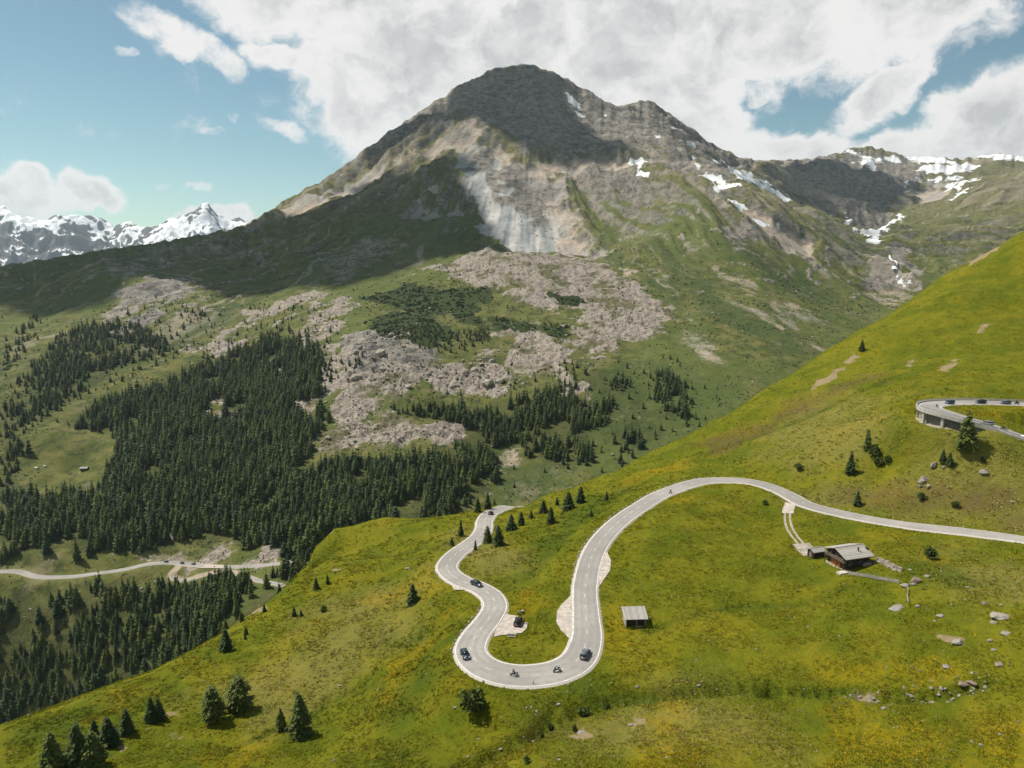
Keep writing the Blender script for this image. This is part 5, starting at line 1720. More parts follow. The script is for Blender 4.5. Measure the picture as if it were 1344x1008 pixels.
nT = len(trk.s)
track = drape('farm_track', trk, [-1.9, -0.9, 0, 0.9, 1.9], M_GRAVEL, None, 0.12, 0, max(6, int(nT * 0.24)))
tag(track, 'gravel farm track leading from the road down to the chalet', kind='structure')
for s in (-1, 1):
    drape('rut', trk, [s * 0.85 - 0.38, s * 0.85, s * 0.85 + 0.38], M_TRACK, track, 0.10, int(nT * 0.2), int(nT * 0.86))
yard = drape('track_yard', trk, [-2.6, -1.3, 0, 1.3, 2.8], M_TRACK, track, 0.10, int(nT * 0.8), nT)

# ================================================================= viaduct
vroot = thing('viaduct', 'concrete viaduct on slim piers carrying the hairpin of the upper road', 'viaduct', (0, 0, 0))
i0, i1 = upper_road.at(*vxy[3]) - 2, upper_road.at(*vxy[9]) + 6
deck = MB()
outer = 1 if (upper_road.N[vk] @ (upper_road.P[vk] - np.array([vxy[9][0], 256]))) > 0 else -1
for i in range(i0, i1):
    pass
V, F_ = [], []
for i in range(i0, i1):
    for o, dz in ((-4.3, -0.32), (-4.3, -1.1), (4.3, -1.1), (4.3, -0.32)):
        x, y = upper_road.P[i] + upper_road.N[i] * o
        V.append((x, y, upper_road.z[i] + dz))
for i in range(i1 - i0 - 1):
    for q in range(3):
        a = 4 * i + q
        F_.append((a, a + 1, a + 5, a + 4))
deck.add(V, F_)
deck.build('deck', M_CONC, vroot)


def side_wall(name, ln, off, z0, z1, th, mat, parent, a, b):
    m_ = MB()
    V = []
    for i in range(a, b):
        for o, dz in ((off - th / 2, z0), (off - th / 2, z1), (off + th / 2, z1), (off + th / 2, z0)):
            x, y = ln.P[i] + ln.N[i] * o
            V.append((x, y, ln.z[i] + dz))
    F_ = []
    for i in range(b - a - 1):
        for q in range(4):
            c0, c1 = 4 * i + q, 4 * i + (q + 1) % 4
            F_.append((c0, c1, c1 + 4, c0 + 4))
    F_ += [(3, 2, 1, 0), tuple(4 * (b - a - 1) + q for q in range(4))]
    m_.add(V, F_)
    return m_.build(name, mat, parent)


par = side_wall('parapet', upper_road, outer * 4.35, -1.1, 0.42, 0.3, M_CONC, vroot, max(0, i0 - 18), min(len(upper_road.s), i1 + 70))
j0, j1 = max(0, i0 - 18), min(len(upper_road.s), i1 + 70)
rail = side_wall('guard_rail', upper_road, outer * 4.3, 0.72, 1.0, 0.08, M_STEEL, vroot, j0, j1)
for i in range(j0, j1, 3):
    x, y = upper_road.P[i] + upper_road.N[i] * outer * 4.35
    MB().box((x, y, upper_road.z[i] + 0.68), (0.12, 0.12, 0.6)).build('rail_post', M_STEEL, vroot)
for t in np.linspace(0.06, 0.70, 7):
    i = int(i0 + (i1 - i0) * t)
    for s in (1, -1) if 0.2 < t else (1,):
        x, y = upper_road.P[i] + upper_road.N[i] * outer * (3.6 if s > 0 else -2.8)
        g = float(near.h(x, y))
        a = math.atan2(upper_road.T[i][1], upper_road.T[i][0])
        hh = upper_road.z[i] - 1.05 - g + 0.6
        if hh > 1.5:
            MB().box((x, y, g - 0.6 + hh / 2), (0.95, 0.75, hh), a).build('pier', M_CONC, vroot)
# retaining wall that closes the back of the open bays
V = []
bw = []
for i in range(i0 - 2, upper_road.at(*vxy[8])):
    x, y = upper_road.P[i] - upper_road.N[i] * outer * 3.9
    bw.append((x, y, upper_road.z[i] - 1.0))
m_ = MB()
for p in bw:
    V += [(p[0], p[1], p[2]), (p[0], p[1], p[2] - 6.5)]
m_.add(V, [(2 * i, 2 * i + 1, 2 * i + 3, 2 * i + 2) for i in range(len(bw) - 1)])
m_.build('back_wall', M_CONC, vroot)

# ================================================================= guard stones along the drop
STONES = [rock_mesh(800 + i, 1.1, 1, M_STONE, 'guard_stone') for i in range(4)]


def guard_row(a, b, side, step, label, group, ln=main_road, size=(0.35, 0.5), off=0.75):
    ia, ib = sorted((ln.at(*base_near.hit(*a)), ln.at(*base_near.hit(*b))))
    i = ia
    while i < ib:
        ii = min(int(i), len(ln.s) - 1)
        x, y = ln.P[ii] + ln.N[ii] * side * (ln.w[ii] / 2 + off + random.uniform(-.15, .15))
        o = link('guard_stone', random.choice(STONES))
        sc = random.uniform(*size)
        o.scale = (sc, sc, sc * random.uniform(1.0, 1.5))
        o.location = (x, y, float(near.h(x, y)) + sc * 0.35)
        o.rotation_euler = (0, 0, random.uniform(0, 6.28))
        tag(o, label, 'guard stone', group)
        i += step * random.uniform(0.8, 1.2)


def side_of(px, py):
    x, y = base_near.hit(px, py)
    i = main_road.at(x, y)
    return 1 if main_road.N[i] @ (np.array([x, y]) - main_road.P[i]) > 0 else -1


guard_row((750, 762), (905, 628), side_of(757, 700), 3.2, 'pale guard stone lining the valley edge of the climbing road', 'guard stones on the climbing road')
guard_row((592, 852), (690, 899), side_of(640, 897), 4.0, 'dark guard stone on the outer edge of the lowest hairpin', 'guard stones on the lowest hairpin', size=(0.25, 0.42), off=0.5)
guard_row((632, 800), (592, 862), side_of(605, 830), 2.6, 'pale guard stone on the steep side of the short descending stretch', 'guard stones on the short descending stretch')
guard_row((690, 899), (742, 899), side_of(700, 899), 6.0, 'light guard stone below the hairpin lay-by', 'guard stones below the hairpin lay-by', size=(.4, .6), off=1.2)

# slim marker posts at the road edge
for px_, py_ in [(752, 800), (756, 735), (768, 712), (800, 684), (840, 658), (880, 637), (935, 626), (1015, 634), (1048, 648), (793, 765), (792, 812), (596, 815), (582, 757), (618, 700), (1110, 673), (1180, 684), (1260, 694)]:
    x, y = base_near.hit(px_, py_)
    i = main_road.at(x, y)
    s = 1 if main_road.N[i] @ (np.array([x, y]) - main_road.P[i]) > 0 else -1
    x, y = main_road.P[i] + main_road.N[i] * s * (main_road.w[i] / 2 + 0.45)
    o = thing('marker_post', 'small white marker post at the edge of the main road', 'marker post', (x, y, float(near.h(x, y))), 0, 'road marker posts')
    MB().box((0, 0, .5), (.14, .12, 1.1), taper=.8).build('post', M_PAINT, o)
    MB().box((0, 0, .82), (.15, .13, .18)).build('dark_band', M_STONE, o)

# ================================================================= single trees and bushes on the near hillside
def px_height(p, hp):
    return hp / FPX * float(np.linalg.norm(p)) * 1.08


BUSHES = [leafy(300 + i, 620, (0.62, 0.52, 0.46), 0.07).mesh('bush_crown', M_SHRUB) for i in range(3)]
stem_b = MB()
for k in range(5):
    a = k * 1.3
    stem_b.bar((0, 0, -0.05), (0.2 * math.cos(a), 0.2 * math.sin(a), 0.5), 0.025, 0.012, 5)
STEM = stem_b.mesh('bush_stem', M_BARK)

SINGLES = [   # foot px, height px, kind, widen, label
    (70, 1010, 40, 'L', 1.1, 'loose pale green larch at the bottom left corner of the meadow'),
    (104, 1004, 46, 'S', 1.0, 'dark bushy spruce second from the left in the bottom left clump'),
    (125, 972, 24, 'S', 1.1, 'small dark spruce behind the bottom left clump of trees'),
    (124, 1006, 38, 'L', 1.25, 'broad green larch at the front of the bottom left clump'),
    (143, 977, 31, 'S', 1.2, 'broad spruce at the upper right end of the bottom left clump'),
    (167, 963, 29, 'S', 1.2, 'single plump spruce just above the bottom left clump'),
    (199, 947, 29, 'S', .95, 'taller slim spruce of the close pair near the meadow edge'),
    (209, 944, 25, 'S', 1.0, 'shorter spruce of the close pair near the meadow edge'),
    (280, 946, 40, 'R', 1.0, 'round-crowned tree with a pale rock at its foot'),
    (314, 931, 40, 'R', 1.05, 'loose round-crowned tree, upper one of the meadow pair'),
    (369, 958, 27, 'L', 0.8, 'thin young larch beside the tall meadow larch'),
    (395, 968, 54, 'L', 1.0, 'tall larch with a long shadow in the lower meadow'),
    (297, 854, 26, 'S', 1.25, 'plump spruce alone below the meadow edge'),
    (542, 792, 26, 'S', 1.1, 'dark spruce with a pale rock alone in the dry meadow'),
    (386, 809, 13, 'S', 1.1, 'larger of the tiny spruces on the upper meadow'),
    (395, 808, 8, 'S', 1.2, 'tiny spruce right of another tiny spruce on the upper meadow'),
    (415, 773, 15, 'S', 0.9, 'small slim spruce left of the pair below the rounded meadow edge'),
    (430, 766, 12, 'S', 0.9, 'small slim spruce right of the pair below the rounded meadow edge'),
    (347, 803, 10, 'S', 1.1, 'little spruce standing just inside the meadow edge'),
    (323, 833, 10, 'S', 1.0, 'tiny spruce high on the left meadow slope'),
    (322, 839, 8, 'S', 1.0, 'tiny spruce just below another on the left meadow slope'),
    (317, 816, 13, 'L', 0.9, 'small pale larch at the meadow edge before the forest'),
    (296, 826, 14, 'L', 0.9, 'pale larch at the meadow edge left of a smaller one'),
    (640, 712, 22, 'L', 1.2, 'left bushy tree of the dense pair beside the descending road'),
    (654, 716, 27, 'S', 1.2, 'right dark tree of the dense pair beside the descending road'),
    (671, 696, 21, 'S', 1.2, 'dark broad spruce uphill of the roadside pair'),
    (684, 689, 18, 'S', 1.2, 'broad spruce between two darker ones above the roadside pair'),
    (697, 680, 11, 'S', 1.2, 'small spruce on the slope above the roadside pair'),
    (713, 673, 17, 'S', 1.2, 'spruce left above the darkest tree on the slope between the roads'),
    (723, 687, 22, 'S', 1.2, 'darkest spruce on the grassy slope between the two roads'),
    (731, 663, 11, 'S', 1.0, 'small spruce left of the broad pair near the hill crest'),
    (746, 669, 24, 'S', 1.3, 'left tree of the broad pair near the hill crest'),
    (762, 661, 23, 'S', 1.3, 'right tree of the broad pair near the hill crest'),
    (796, 657, 12, 'S', 1.1, 'lone small spruce near the crest right of the broad pair'),
    (776, 678, 10, 'S', 0.9, 'thin sapling left of the climbing road'),
    (624, 722, 14, 'S', 0.8, 'slim young spruce at the edge of the descending road'),
    (605, 704, 22, 'S', 0.75, 'slim spruce left of the road on the rounded meadow'),
    (593, 716, 11, 'S', 1.1, 'short spruce left of the slim one on the rounded meadow'),
    (627, 672, 20, 'S', 1.1, 'left dark spruce just behind the top bend of the road'),
    (640, 668, 20, 'S', 1.1, 'right dark spruce just behind the top bend of the road'),
    (1267, 592, 44, 'L', 0.8, 'large larch in front of the concrete viaduct'),
    (1138, 590, 24, 'L', 0.85, 'thin larch on the slope left of the viaduct'),
    (1116, 622, 26, 'S', 0.95, 'pointed spruce left of the thin larch on the steep slope'),
    (1125, 663, 17, 'S', 1.0, 'small spruce just above the road bend by the farm track'),
    (1237, 607, 15, 'S', 1.2, 'left small spruce beside the rock outcrop'),
    (1246, 611, 15, 'S', 1.2, 'right small spruce beside the rock outcrop'),
    (1131, 460, 13, 'S', 1.0, 'single dark spruce high on the open hillside'),
]
for k, (a, b, hp, kind, wd, lab) in enumerate(SINGLES):
    p = N(a, b)
    h = px_height(p, hp)
    pair = {'S': NEAR_SPRUCE[k % 3], 'L': NEAR_LARCH[k % 3], 'R': NEAR_ROUND[k % 2]}[kind]
    nm = {'S': 'spruce_tree', 'L': 'larch_tree', 'R': 'round_tree'}[kind]
    place_tree(pair, (p[0], p[1], p[2] - 0.1), h, nm, lab, 'single trees on the hillside', widen=wd * (1.22 if kind == 'S' else 1.1))

for k, (a, b, hp, wpx, lab) in enumerate([
        (625, 934, 30, 38, 'large round dark bush below the lowest hairpin'), (1225, 733, 14, 17, 'round green bush below the straight road above the boulders'), (1147, 600, 13, 16, 'low bush beside the thin larch'),
        (1153, 611, 9, 16, 'flat dark bush between the pointed spruce and the outcrop'), (1163, 606, 9, 10, 'small bush right of the flat dark bush'), (1210, 657, 9, 11, 'small bush below the rock outcrop'), (1253, 665, 7, 10, 'tiny bush just above the straight road'),
        (1290, 608, 8, 7, 'tiny bush right of the outcrop spruces'), (1050, 616, 7, 14, 'flat green bush on the open slope above the road top'), (768, 938, 10, 18, 'dark bush at the ditch right of the hairpin'), (795, 930, 8, 10, 'small dark bush further along the ditch'),
        (755, 960, 9, 8, 'small upright bush below the ditch'), (722, 957, 8, 10, 'dark bush at the foot of the side ditch'), (712, 968, 6, 7, 'small bush on the fold below the side ditch'), (692, 1001, 8, 9, 'brownish bush at the bottom centre of the meadow'), (424, 803, 7, 10, 'low bush right of the tiny spruces'), (1003, 663, 7, 9, 'small green bush inside the top bend')]):
    p = N(a, b)
    h = px_height(p, hp)
    w_ = px_height(p, wpx) / 1.3
    r_ = thing('bush', lab, 'bush', (p[0], p[1], p[2] - 0.05), random.uniform(0, 6.28), 'bushes on the hillside')
    r_.scale = (w_, w_, h)
    link('stem', STEM, r_)
    link('crown', BUSHES[k % 3], r_)

# ================================================================= single boulders
BOULD = [rock_mesh(840 + i, 0.62, 3, M_ROCK, 'boulder') for i in range(4)]
BOULB = [rock_mesh(860 + i, 0.8, 3, M_ROCKB, 'boulder') for i in range(2)]
for k, (a, b, wpx, hpx, br, lab) in enumerate([
        (1180, 801, 24, 8, 0, 'long flat pale boulder below the chalet fence'), (1205, 797, 8, 6, 0, 'small pale boulder right of the long flat one'), (1316, 812, 32, 11, 0, 'large grey boulder near the right edge of the meadow'), (1306, 818, 10, 5, 0, 'small rock at the foot of the large grey boulder'),
        (1190, 771, 14, 9, 0, 'rounded pale boulder at the end of the wooden fence'), (1203, 765, 14, 13, 1, 'brown boulder beside the end of the fence'), (1199, 768, 10, 5, 0, 'low slab in front of the brown boulder'), (1219, 757, 10, 4, 0, 'small flat rock right of the brown boulder'),
        (1259, 846, 17, 12, 0, 'grey boulder sitting in the bare earth hollow'), (1322, 833, 14, 5, 0, 'flat grey rock below the large boulder'), (1300, 842, 9, 6, 0, 'small bright rock left of the flat grey rock'), (1306, 854, 8, 4, 0, 'small bright rock below the other bright rock'),
        (1236, 810, 12, 6, 0, 'broken pale rock in the flowering meadow'), (1271, 772, 7, 4, 0, 'lone small rock in the green hollow'), (1227, 816, 5, 3, 0, 'tiny rock left below the broken pale rock'), (1294, 793, 8, 7, 0, 'upright pale stone above the large boulder'), (1314, 795, 5, 4, 0, 'tiny stone above the large boulder'),
        (1243, 877, 12, 5, 0, 'flat white rock below the bare hollow'), (1160, 931, 9, 5, 0, 'small pale rock below the rocky stream bed'), (1265, 903, 14, 7, 1, 'brown rock left in the stream bank'), (1277, 901, 12, 7, 1, 'brown rock right in the stream bank'), (1313, 874, 14, 5, 1, 'flat brownish rock right above the stream bed'),
        (1226, 614, 12, 16, 0, 'upper pale rock of the outcrop below the viaduct'), (1214, 634, 15, 18, 0, 'large cracked rock of the outcrop below the viaduct'), (1219, 641, 8, 12, 0, 'narrow lower rock of the outcrop below the viaduct'), (1209, 640, 7, 9, 0, 'small dark lower rock of the outcrop below the viaduct'), (1239, 615, 6, 7, 0, 'small rock right of the outcrop'),
        (1295, 624, 16, 9, 0, 'dark low rock on the steep bank under the upper road'), (1269, 576, 7, 8, 0, 'pale rock under the upper road right of the larch'), (1330, 660, 8, 4, 0, 'small pale rock above the road near the right edge'),
        (535, 747, 10, 5, 0, 'grey rock on the rounded meadow left of the bend'), (535, 795, 8, 4, 0, 'pale rock at the foot of the lone dark spruce'), (276, 948, 14, 4, 0, 'flat pale rock at the foot of the round tree'), (445, 901, 6, 4, 0, 'small white stone in the middle of the dry meadow'), (597, 930, 7, 4, 0, 'small pale stone left of the round dark bush'),
        (837, 903, 7, 5, 0, 'white stone at the left end of the ditch'), (918, 902, 7, 6, 0, 'white stone in the middle of the ditch'), (828, 953, 8, 6, 0, 'pale rock in the bottom meadow'), (733, 926, 8, 5, 0, 'pale rock at the head of the side ditch'), (763, 963, 14, 5, 0, 'flat light rock slab below the ditch'), (657, 985, 7, 3, 0, 'small white stone on the fold near the bottom edge'), (990, 632 + 60, 3, 2, 0, 'tiny stone inside the big bend')]):
    p = N(a, b)
    d = float(np.linalg.norm(p))
    o = link('boulder', (BOULB if br else BOULD)[k % (2 if br else 4)])
    w_, h_ = wpx / FPX * d / 2 * .74, hpx / FPX * d / 2 * .8
    o.scale = (w_ * 1.15, w_ * 0.9, max(h_ * 1.3, 0.25))
    o.location = (p[0], p[1] + w_ * 0.5, float(near.h(p[0], p[1] + w_ * 0.5)) + h_ * 0.25)
    o.rotation_euler = (random.uniform(-.1, .1), random.uniform(-.1, .1), random.uniform(-.5, .5))
    tag(o, lab, 'boulder', 'single boulders on the hillside')
# rock pieces in the stream bed and loose stones in the meadow
sp, ssz = [], []
for (pts, n, sz, sprd) in [([(1115, 906), (1150, 911), (1200, 914), (1250, 907), (1290, 893)], 60, .38, 1.3), ([(1155, 738), (1170, 745), (1184, 751)], 60, .5, .7), ([(625, 975), (690, 950), (735, 935)], 14, .35, 3)]:
    Lq = catmull(base_near.plan(pts), 0.5)
    for _ in range(n):
        c = Lq[random.randrange(len(Lq))]
        x, y = c[0] + random.gauss(0, sprd), c[1] + random.gauss(0, sprd)
        sp.append((x, y, float(near.h(x, y))))
        ssz.append(sz * random.uniform(.35, 1.5))
for _ in range(150):
    a, b = random.uniform(1050, 1344), random.uniform(740, 1000)
    if random.random() < .45:
        a, b = random.uniform(0, 1344), random.uniform(660, 1008)
    if random.random() < .3:
        a, b = random.uniform(1080, 1344), random.uniform(590, 690)
    x, y = near.hit(a, b)
    if main_road.near([x], [y])[0][0] < 7 or upper_road.near([x], [y])[0][0] < 7:
        continue
    sp.append((x, y, float(near.h(x, y)) + .05))
    ssz.append(random.uniform(.12, .42))
ssz = np.array(ssz)
MEADOW_ROCKS = [rock_mesh(880 + i, .7, 1, M_ROCK) for i in range(4)]
instancer('loose_stones', np.array(sp), np.stack([ssz * 1.2, ssz, ssz], 1), RNG.integers(0, 4, len(ssz)), [[m] for m in MEADOW_ROCKS], 'small loose stones strewn over the meadow and stream bed', .4)

# ================================================================= chalet, shed and hay hut
M_DARKWOOD = flat('dark_timber', (0.045, 0.030, 0.020), 0.85, var=0.4, scale=2.5)
M_GREYWOOD = flat('weathered_boards', (0.30, 0.265, 0.225), 0.9, var=0.25, scale=2.5)
M_SHINGLE, nt_, b_ = new_mat('weathered_shingles')
tc_ = nt_.n('ShaderNodeTexCoord').outputs['Object']
gr_ = nt_.noise(nt_.vmul(tc_, (6.0, 0.8, 0.8)), 1.0, 5, 0.65)
sh_ = nt_.mix(nt_.n('ShaderNodeObjectInfo').outputs['Random'], (0.30, 0.275, 0.245), (0.43, 0.40, 0.36))
nt_.put(b_.inputs['Base Color'], nt_.mix(nt_.ramp(gr_, 0.4, 0.7, 0, 0.7), sh_, (0.24, 0.215, 0.185)))
b_.inputs['Roughness'].default_value = 0.9
M_ORANGE = flat('orange_door_wood', (0.42, 0.135, 0.035), 0.7, var=0.2, scale=2.0)
M_PLASTER = flat('pale_masonry', (0.50, 0.46, 0.40), 0.9, var=0.2, scale=1.0)
M_GLASS = flat('dark_glass', (0.02, 0.022, 0.025), 0.08, var=0.05, spec=0.6)
M_IRON = flat('dark_iron', (0.03, 0.03, 0.03), 0.6, var=0.1)


def gable_house(root, L, W, hw, rise, ov, logs=True):
    """Local frame: ridge along x, front eave at -y."""
    # walls of stacked timbers
    n = 9
    for sgn in (-1, 1):
        for k in range(n):
            z = hw * (k + 0.5) / n
            MB().box((0, sgn * (W / 2 - 0.1 + 0.02 * (k % 2)), z), (L, 0.2, hw / n - 0.03)).build('log', M_DARKWOOD, root)
            MB().box((sgn * (L / 2 - 0.1 + 0.02 * (k % 2)), 0, z), (0.2, W - 0.44, hw / n - 0.03)).build('log', M_DARKWOOD, root)
    MB().box((0, 0, hw / 2), (L - 0.5, W - 0.5, hw)).build('wall_core', M_DARKWOOD, root)
    for sgn in (-1, 1):
        x = sgn * (L / 2 - 0.12)
        MB().add([(x - .08, -W / 2, hw), (x - .08, W / 2, hw), (x - .08, 0, hw + rise * (W / (W + 2 * ov))), (x + .08, -W / 2, hw), (x + .08, W / 2, hw), (x + .08, 0, hw + rise * (W / (W + 2 * ov)))],
                 [(0, 2, 1), (3, 4, 5), (0, 1, 4, 3), (1, 2, 5, 4), (2, 0, 3, 5)]).build('gable', M_DARKWOOD, root)
    roof = thing('roof', None, None)
    roof.parent = root
    ye, ze, zr = W / 2 + ov, hw - 0.02, hw + rise
    LL = L + 2 * ov
    th = 0.16
    courses = 8
    for sgn in (-1, 1):
        for k in range(courses):           # overlapping shingle courses
            f0, f1 = k / courses, (k + 1) / courses + 0.02
            y0, z0 = sgn * ye * (1 - f0), ze + (zr - ze) * f0
            y1, z1 = sgn * ye * (1 - min(f1, 1)), ze + (zr - ze) * min(f1, 1)
            m_ = MB()
            o = 0.05
            m_.add([(-LL / 2, y0, z0 + th + o), (LL / 2, y0, z0 + th + o), (LL / 2, y1, z1 + th), (-LL / 2, y1, z1 + th), (-LL / 2, y0, z0), (LL / 2, y0, z0), (LL / 2, y1, z1), (-LL / 2, y1, z1)],
                   [(0, 1, 2, 3), (7, 6, 5, 4), (0, 4, 5, 1), (1, 5, 6, 2), (3, 7, 4, 0), (2, 6, 7, 3)] if sgn < 0 else [(3, 2, 1, 0), (4, 5, 6, 7), (1, 5, 4, 0), (2, 6, 5, 1), (0, 4, 7, 3), (3, 7, 6, 2)])
            m_.build('shingle_course', M_SHINGLE, roof)
    MB().box((0, 0, zr + th + 0.05), (LL + 0.02, 0.3, 0.12)).build('ridge_cap', M_GREYWOOD, roof)
    return roof


# chalet frame from its two lower eave corners
hp = N(1112, 751)
e0, e1 = np.array([u_of(1108.7, 734.5)[0], 1.0]), np.array([u_of(1150.6, 731.3)[0], 1.0])
z_base = hp[2]
z_eave = z_base + 3.6
Y0, Y1 = z_eave / u_of(1108.7, 734.5)[1], z_eave / u_of(1150.6, 731.3)[1]
A_, B_ = e0 * Y0, e1 * Y1
phi = math.atan2(B_[1] - A_[1], B_[0] - A_[0]) + R(7)
LL = float(np.linalg.norm(B_ - A_))
OV, WID = 0.9, 7.6
ux, uy = np.array([math.cos(phi), math.sin(phi)]), np.array([-math.sin(phi), math.cos(phi)])
cen = (A_ + B_) / 2 + uy * (WID / 2 + OV)
chalet = thing('chalet', 'dark timber chalet with pale shingle roof and orange doors below the road', 'house', (cen[0], cen[1], z_base - 0.05), phi)
LW = LL - 2 * OV
# masonry plinth that carries the slope
MB().box((0, 0, -0.9), (LW + 0.1, WID + 0.1, 1.9)).build('plinth', M_PLASTER, chalet)
rf = gable_house(chalet, LW, WID, 3.6, 1.75, OV)
ch = MB().box((1.3, -2.2, 5.2), (0.3, 0.3, 0.9)).box((1.3, -2.2, 5.7), (0.45, 0.45, 0.08)).build('chimney', M_IRON, rf)
sv = MB().box((4.6, -1.9, 5.05), (0.7, 0.9, 0.28), mi=0).build('skylight', M_IRON, rf)
# west gable front: balcony, posts, orange doors
xg = -LW / 2
for k, y in enumerate((-1.2, 0.1, 1.4)):
    d_ = MB().box((xg - 0.06, y, 1.05), (0.1, 1.2, 2.0)).build('door', M_ORANGE, chalet)
    d_['label'] = 'orange wooden door in the gable front'
    MB().box((xg - 0.14, y + 0.42, 1.05), (0.06, 0.06, 0.16)).build('handle', M_IRON, d_)
bal = MB().box((xg - 0.5, 0, 2.35), (0.9, WID, 0.12)).build('balcony_floor', M_BARK, chalet)
for k in range(9):
    MB().box((xg - .9, -WID / 2 + 0.2 + k * (WID - .4) / 8, 2.85), (0.06, 0.08, 0.95)).build('baluster', M_BARK, chalet)
for z in (2.75, 3.3):
    MB().box((xg - .96, 0, z), (0.06, WID + 0.1, 0.1)).build('balcony_rail', M_GREYWOOD, chalet)
for y in (-WID / 2 + .15, -.9, WID / 2 - .15):
    MB().box((xg - .85, y, 1.1), (0.16, 0.16, 2.45)).build('post', M_BARK, chalet)
for y in (-2.2, 0, 2.2):
    w_ = MB().box((xg - 0.05, y, 3.25), (0.06, 0.8, 0.8)).build('window', M_GREYWOOD, chalet)
    MB().box((xg - 0.09, y, 3.25), (0.03, 0.62, 0.62)).build('pane', M_GLASS, w_)
for x in (-2.5, 1.0, 3.8):
    w_ = MB().box((x, -WID / 2 - 0.04, 1.9), (0.9, 0.06, 0.8)).build('window', M_GREYWOOD, chalet)
    MB().box((x, -WID / 2 - 0.08, 1.9), (0.7, 0.03, 0.6)).build('pane', M_GLASS, w_)
MB().box((xg - 1.2, -WID / 2 - 0.6, -0.25), (3.4, 1.6, 0.9)).build('terrace', M_PLASTER, chalet)
# woodpile by the long wall
wp = thing('woodpile', 'low stack of split logs against the shaded chalet wall', 'woodpile', tuple(cen + ux * 2.6 - uy * (WID / 2 + 0.9)) + (float(near.h(*(cen + ux * 2.6 - uy * (WID / 2 + 0.9)))),), phi)
for r_ in range(3):
    for k in range(9 - r_):
        MB().bar((-1.4 + k * .32 + r_ * .16, -.35, .15 + r_ * .27), (-1.4 + k * .32 + r_ * .16, .35, .15 + r_ * .27), .15, n=7).build('split_log', M_GREYWOOD, wp)

sp_ = N(1071, 733)
shed = thing('shed', 'small dark shed with pale flat gable roof at the end of the farm track', 'shed', (sp_[0] + .6, sp_[1] + 1.6, sp_[2] - 0.1), phi)
gable_house(shed, 3.8, 2.8, 2.0, 0.75, 0.35)
MB().box((-1.95, 0, 0.95), (0.08, 0.9, 1.7)).build('door', M_ROCKB, shed)

hp = N(834, 823)
hut = thing('hay_hut', 'small hay hut with pale shingle roof standing alone in the meadow', 'hut', (hp[0], hp[1] + 2.3, float(near.h(hp[0], hp[1] + 2.3)) - 0.2), R(3))
for sgn in (-1, 1):
    for k in range(8):
        MB().box((sgn * 2.45, 0, 0.15 + 0.31 * k), (0.18, 3.9, 0.27)).build('plank', M_GREYWOOD, hut)
for k in range(8):
    MB().box((0, 1.9, 0.15 + 0.31 * k), (4.7, 0.16, 0.27)).build('plank', M_DARKWOOD, hut)
    MB().box((0.35, -1.55, 0.15 + 0.31 * k), (4.0, 0.12, 0.27)).build('plank', M_DARKWOOD, hut)  # front wall's shade put into colour: dark timber, unlike the side planks
for x in (-2.4, 0.25, 2.4):
    MB().box((x, -1.95, 1.25), (0.18, 0.18, 2.5)).build('post', M_GREYWOOD, hut)
MB().box((0.9, -2.3, 0.12), (1.6, 0.35, 0.3)).build('threshold', M_PLASTER, hut)
hr = thing('roof', None, None)
hr.parent = hut
for k in range(12):
    x0 = -3.05 + k * 6.1 / 12
    MB().add([(x0, -2.75, 2.35), (x0 + .49, -2.75, 2.35), (x0 + .49, 1.55, 3.75), (x0, 1.55, 3.75), (x0, -2.75, 2.47), (x0 + .49, -2.75, 2.47), (x0 + .49, 1.55, 3.87), (x0, 1.55, 3.87)], [(3, 2, 1, 0), (4, 5, 6, 7), (0, 1, 5, 4), (1, 2, 6, 5), (2, 3, 7, 6), (3, 0, 4, 7)]).build('roof_board', M_SHINGLE, hr)
    MB().add([(x0, 1.45, 3.75), (x0 + .49, 1.45, 3.75), (x0 + .49, 2.6, 2.5), (x0, 2.6, 2.5), (x0, 1.5, 3.9), (x0 + .49, 1.5, 3.9), (x0 + .49, 2.7, 2.6), (x0, 2.7, 2.6)], [(3, 2, 1, 0), (4, 5, 6, 7), (0, 1, 5, 4), (1, 2, 6, 5), (2, 3, 7, 6), (3, 0, 4, 7)]).build('roof_board', M_SHINGLE, hr)
for sgn in (-1, 1):
    MB().add([(sgn * 2.45 - .08, -1.9, 2.5), (sgn * 2.45 - .08, 2.0, 2.5), (sgn * 2.45 - .08, 1.5, 3.7), (sgn * 2.45 + .08, -1.9, 2.5), (sgn * 2.45 + .08, 2.0, 2.5), (sgn * 2.45 + .08, 1.5, 3.7)], [(0, 2, 1), (3, 4, 5), (0, 1, 4, 3), (1, 2, 5, 4), (2, 0, 3, 5)]).build('gable', M_GREYWOOD, hut)

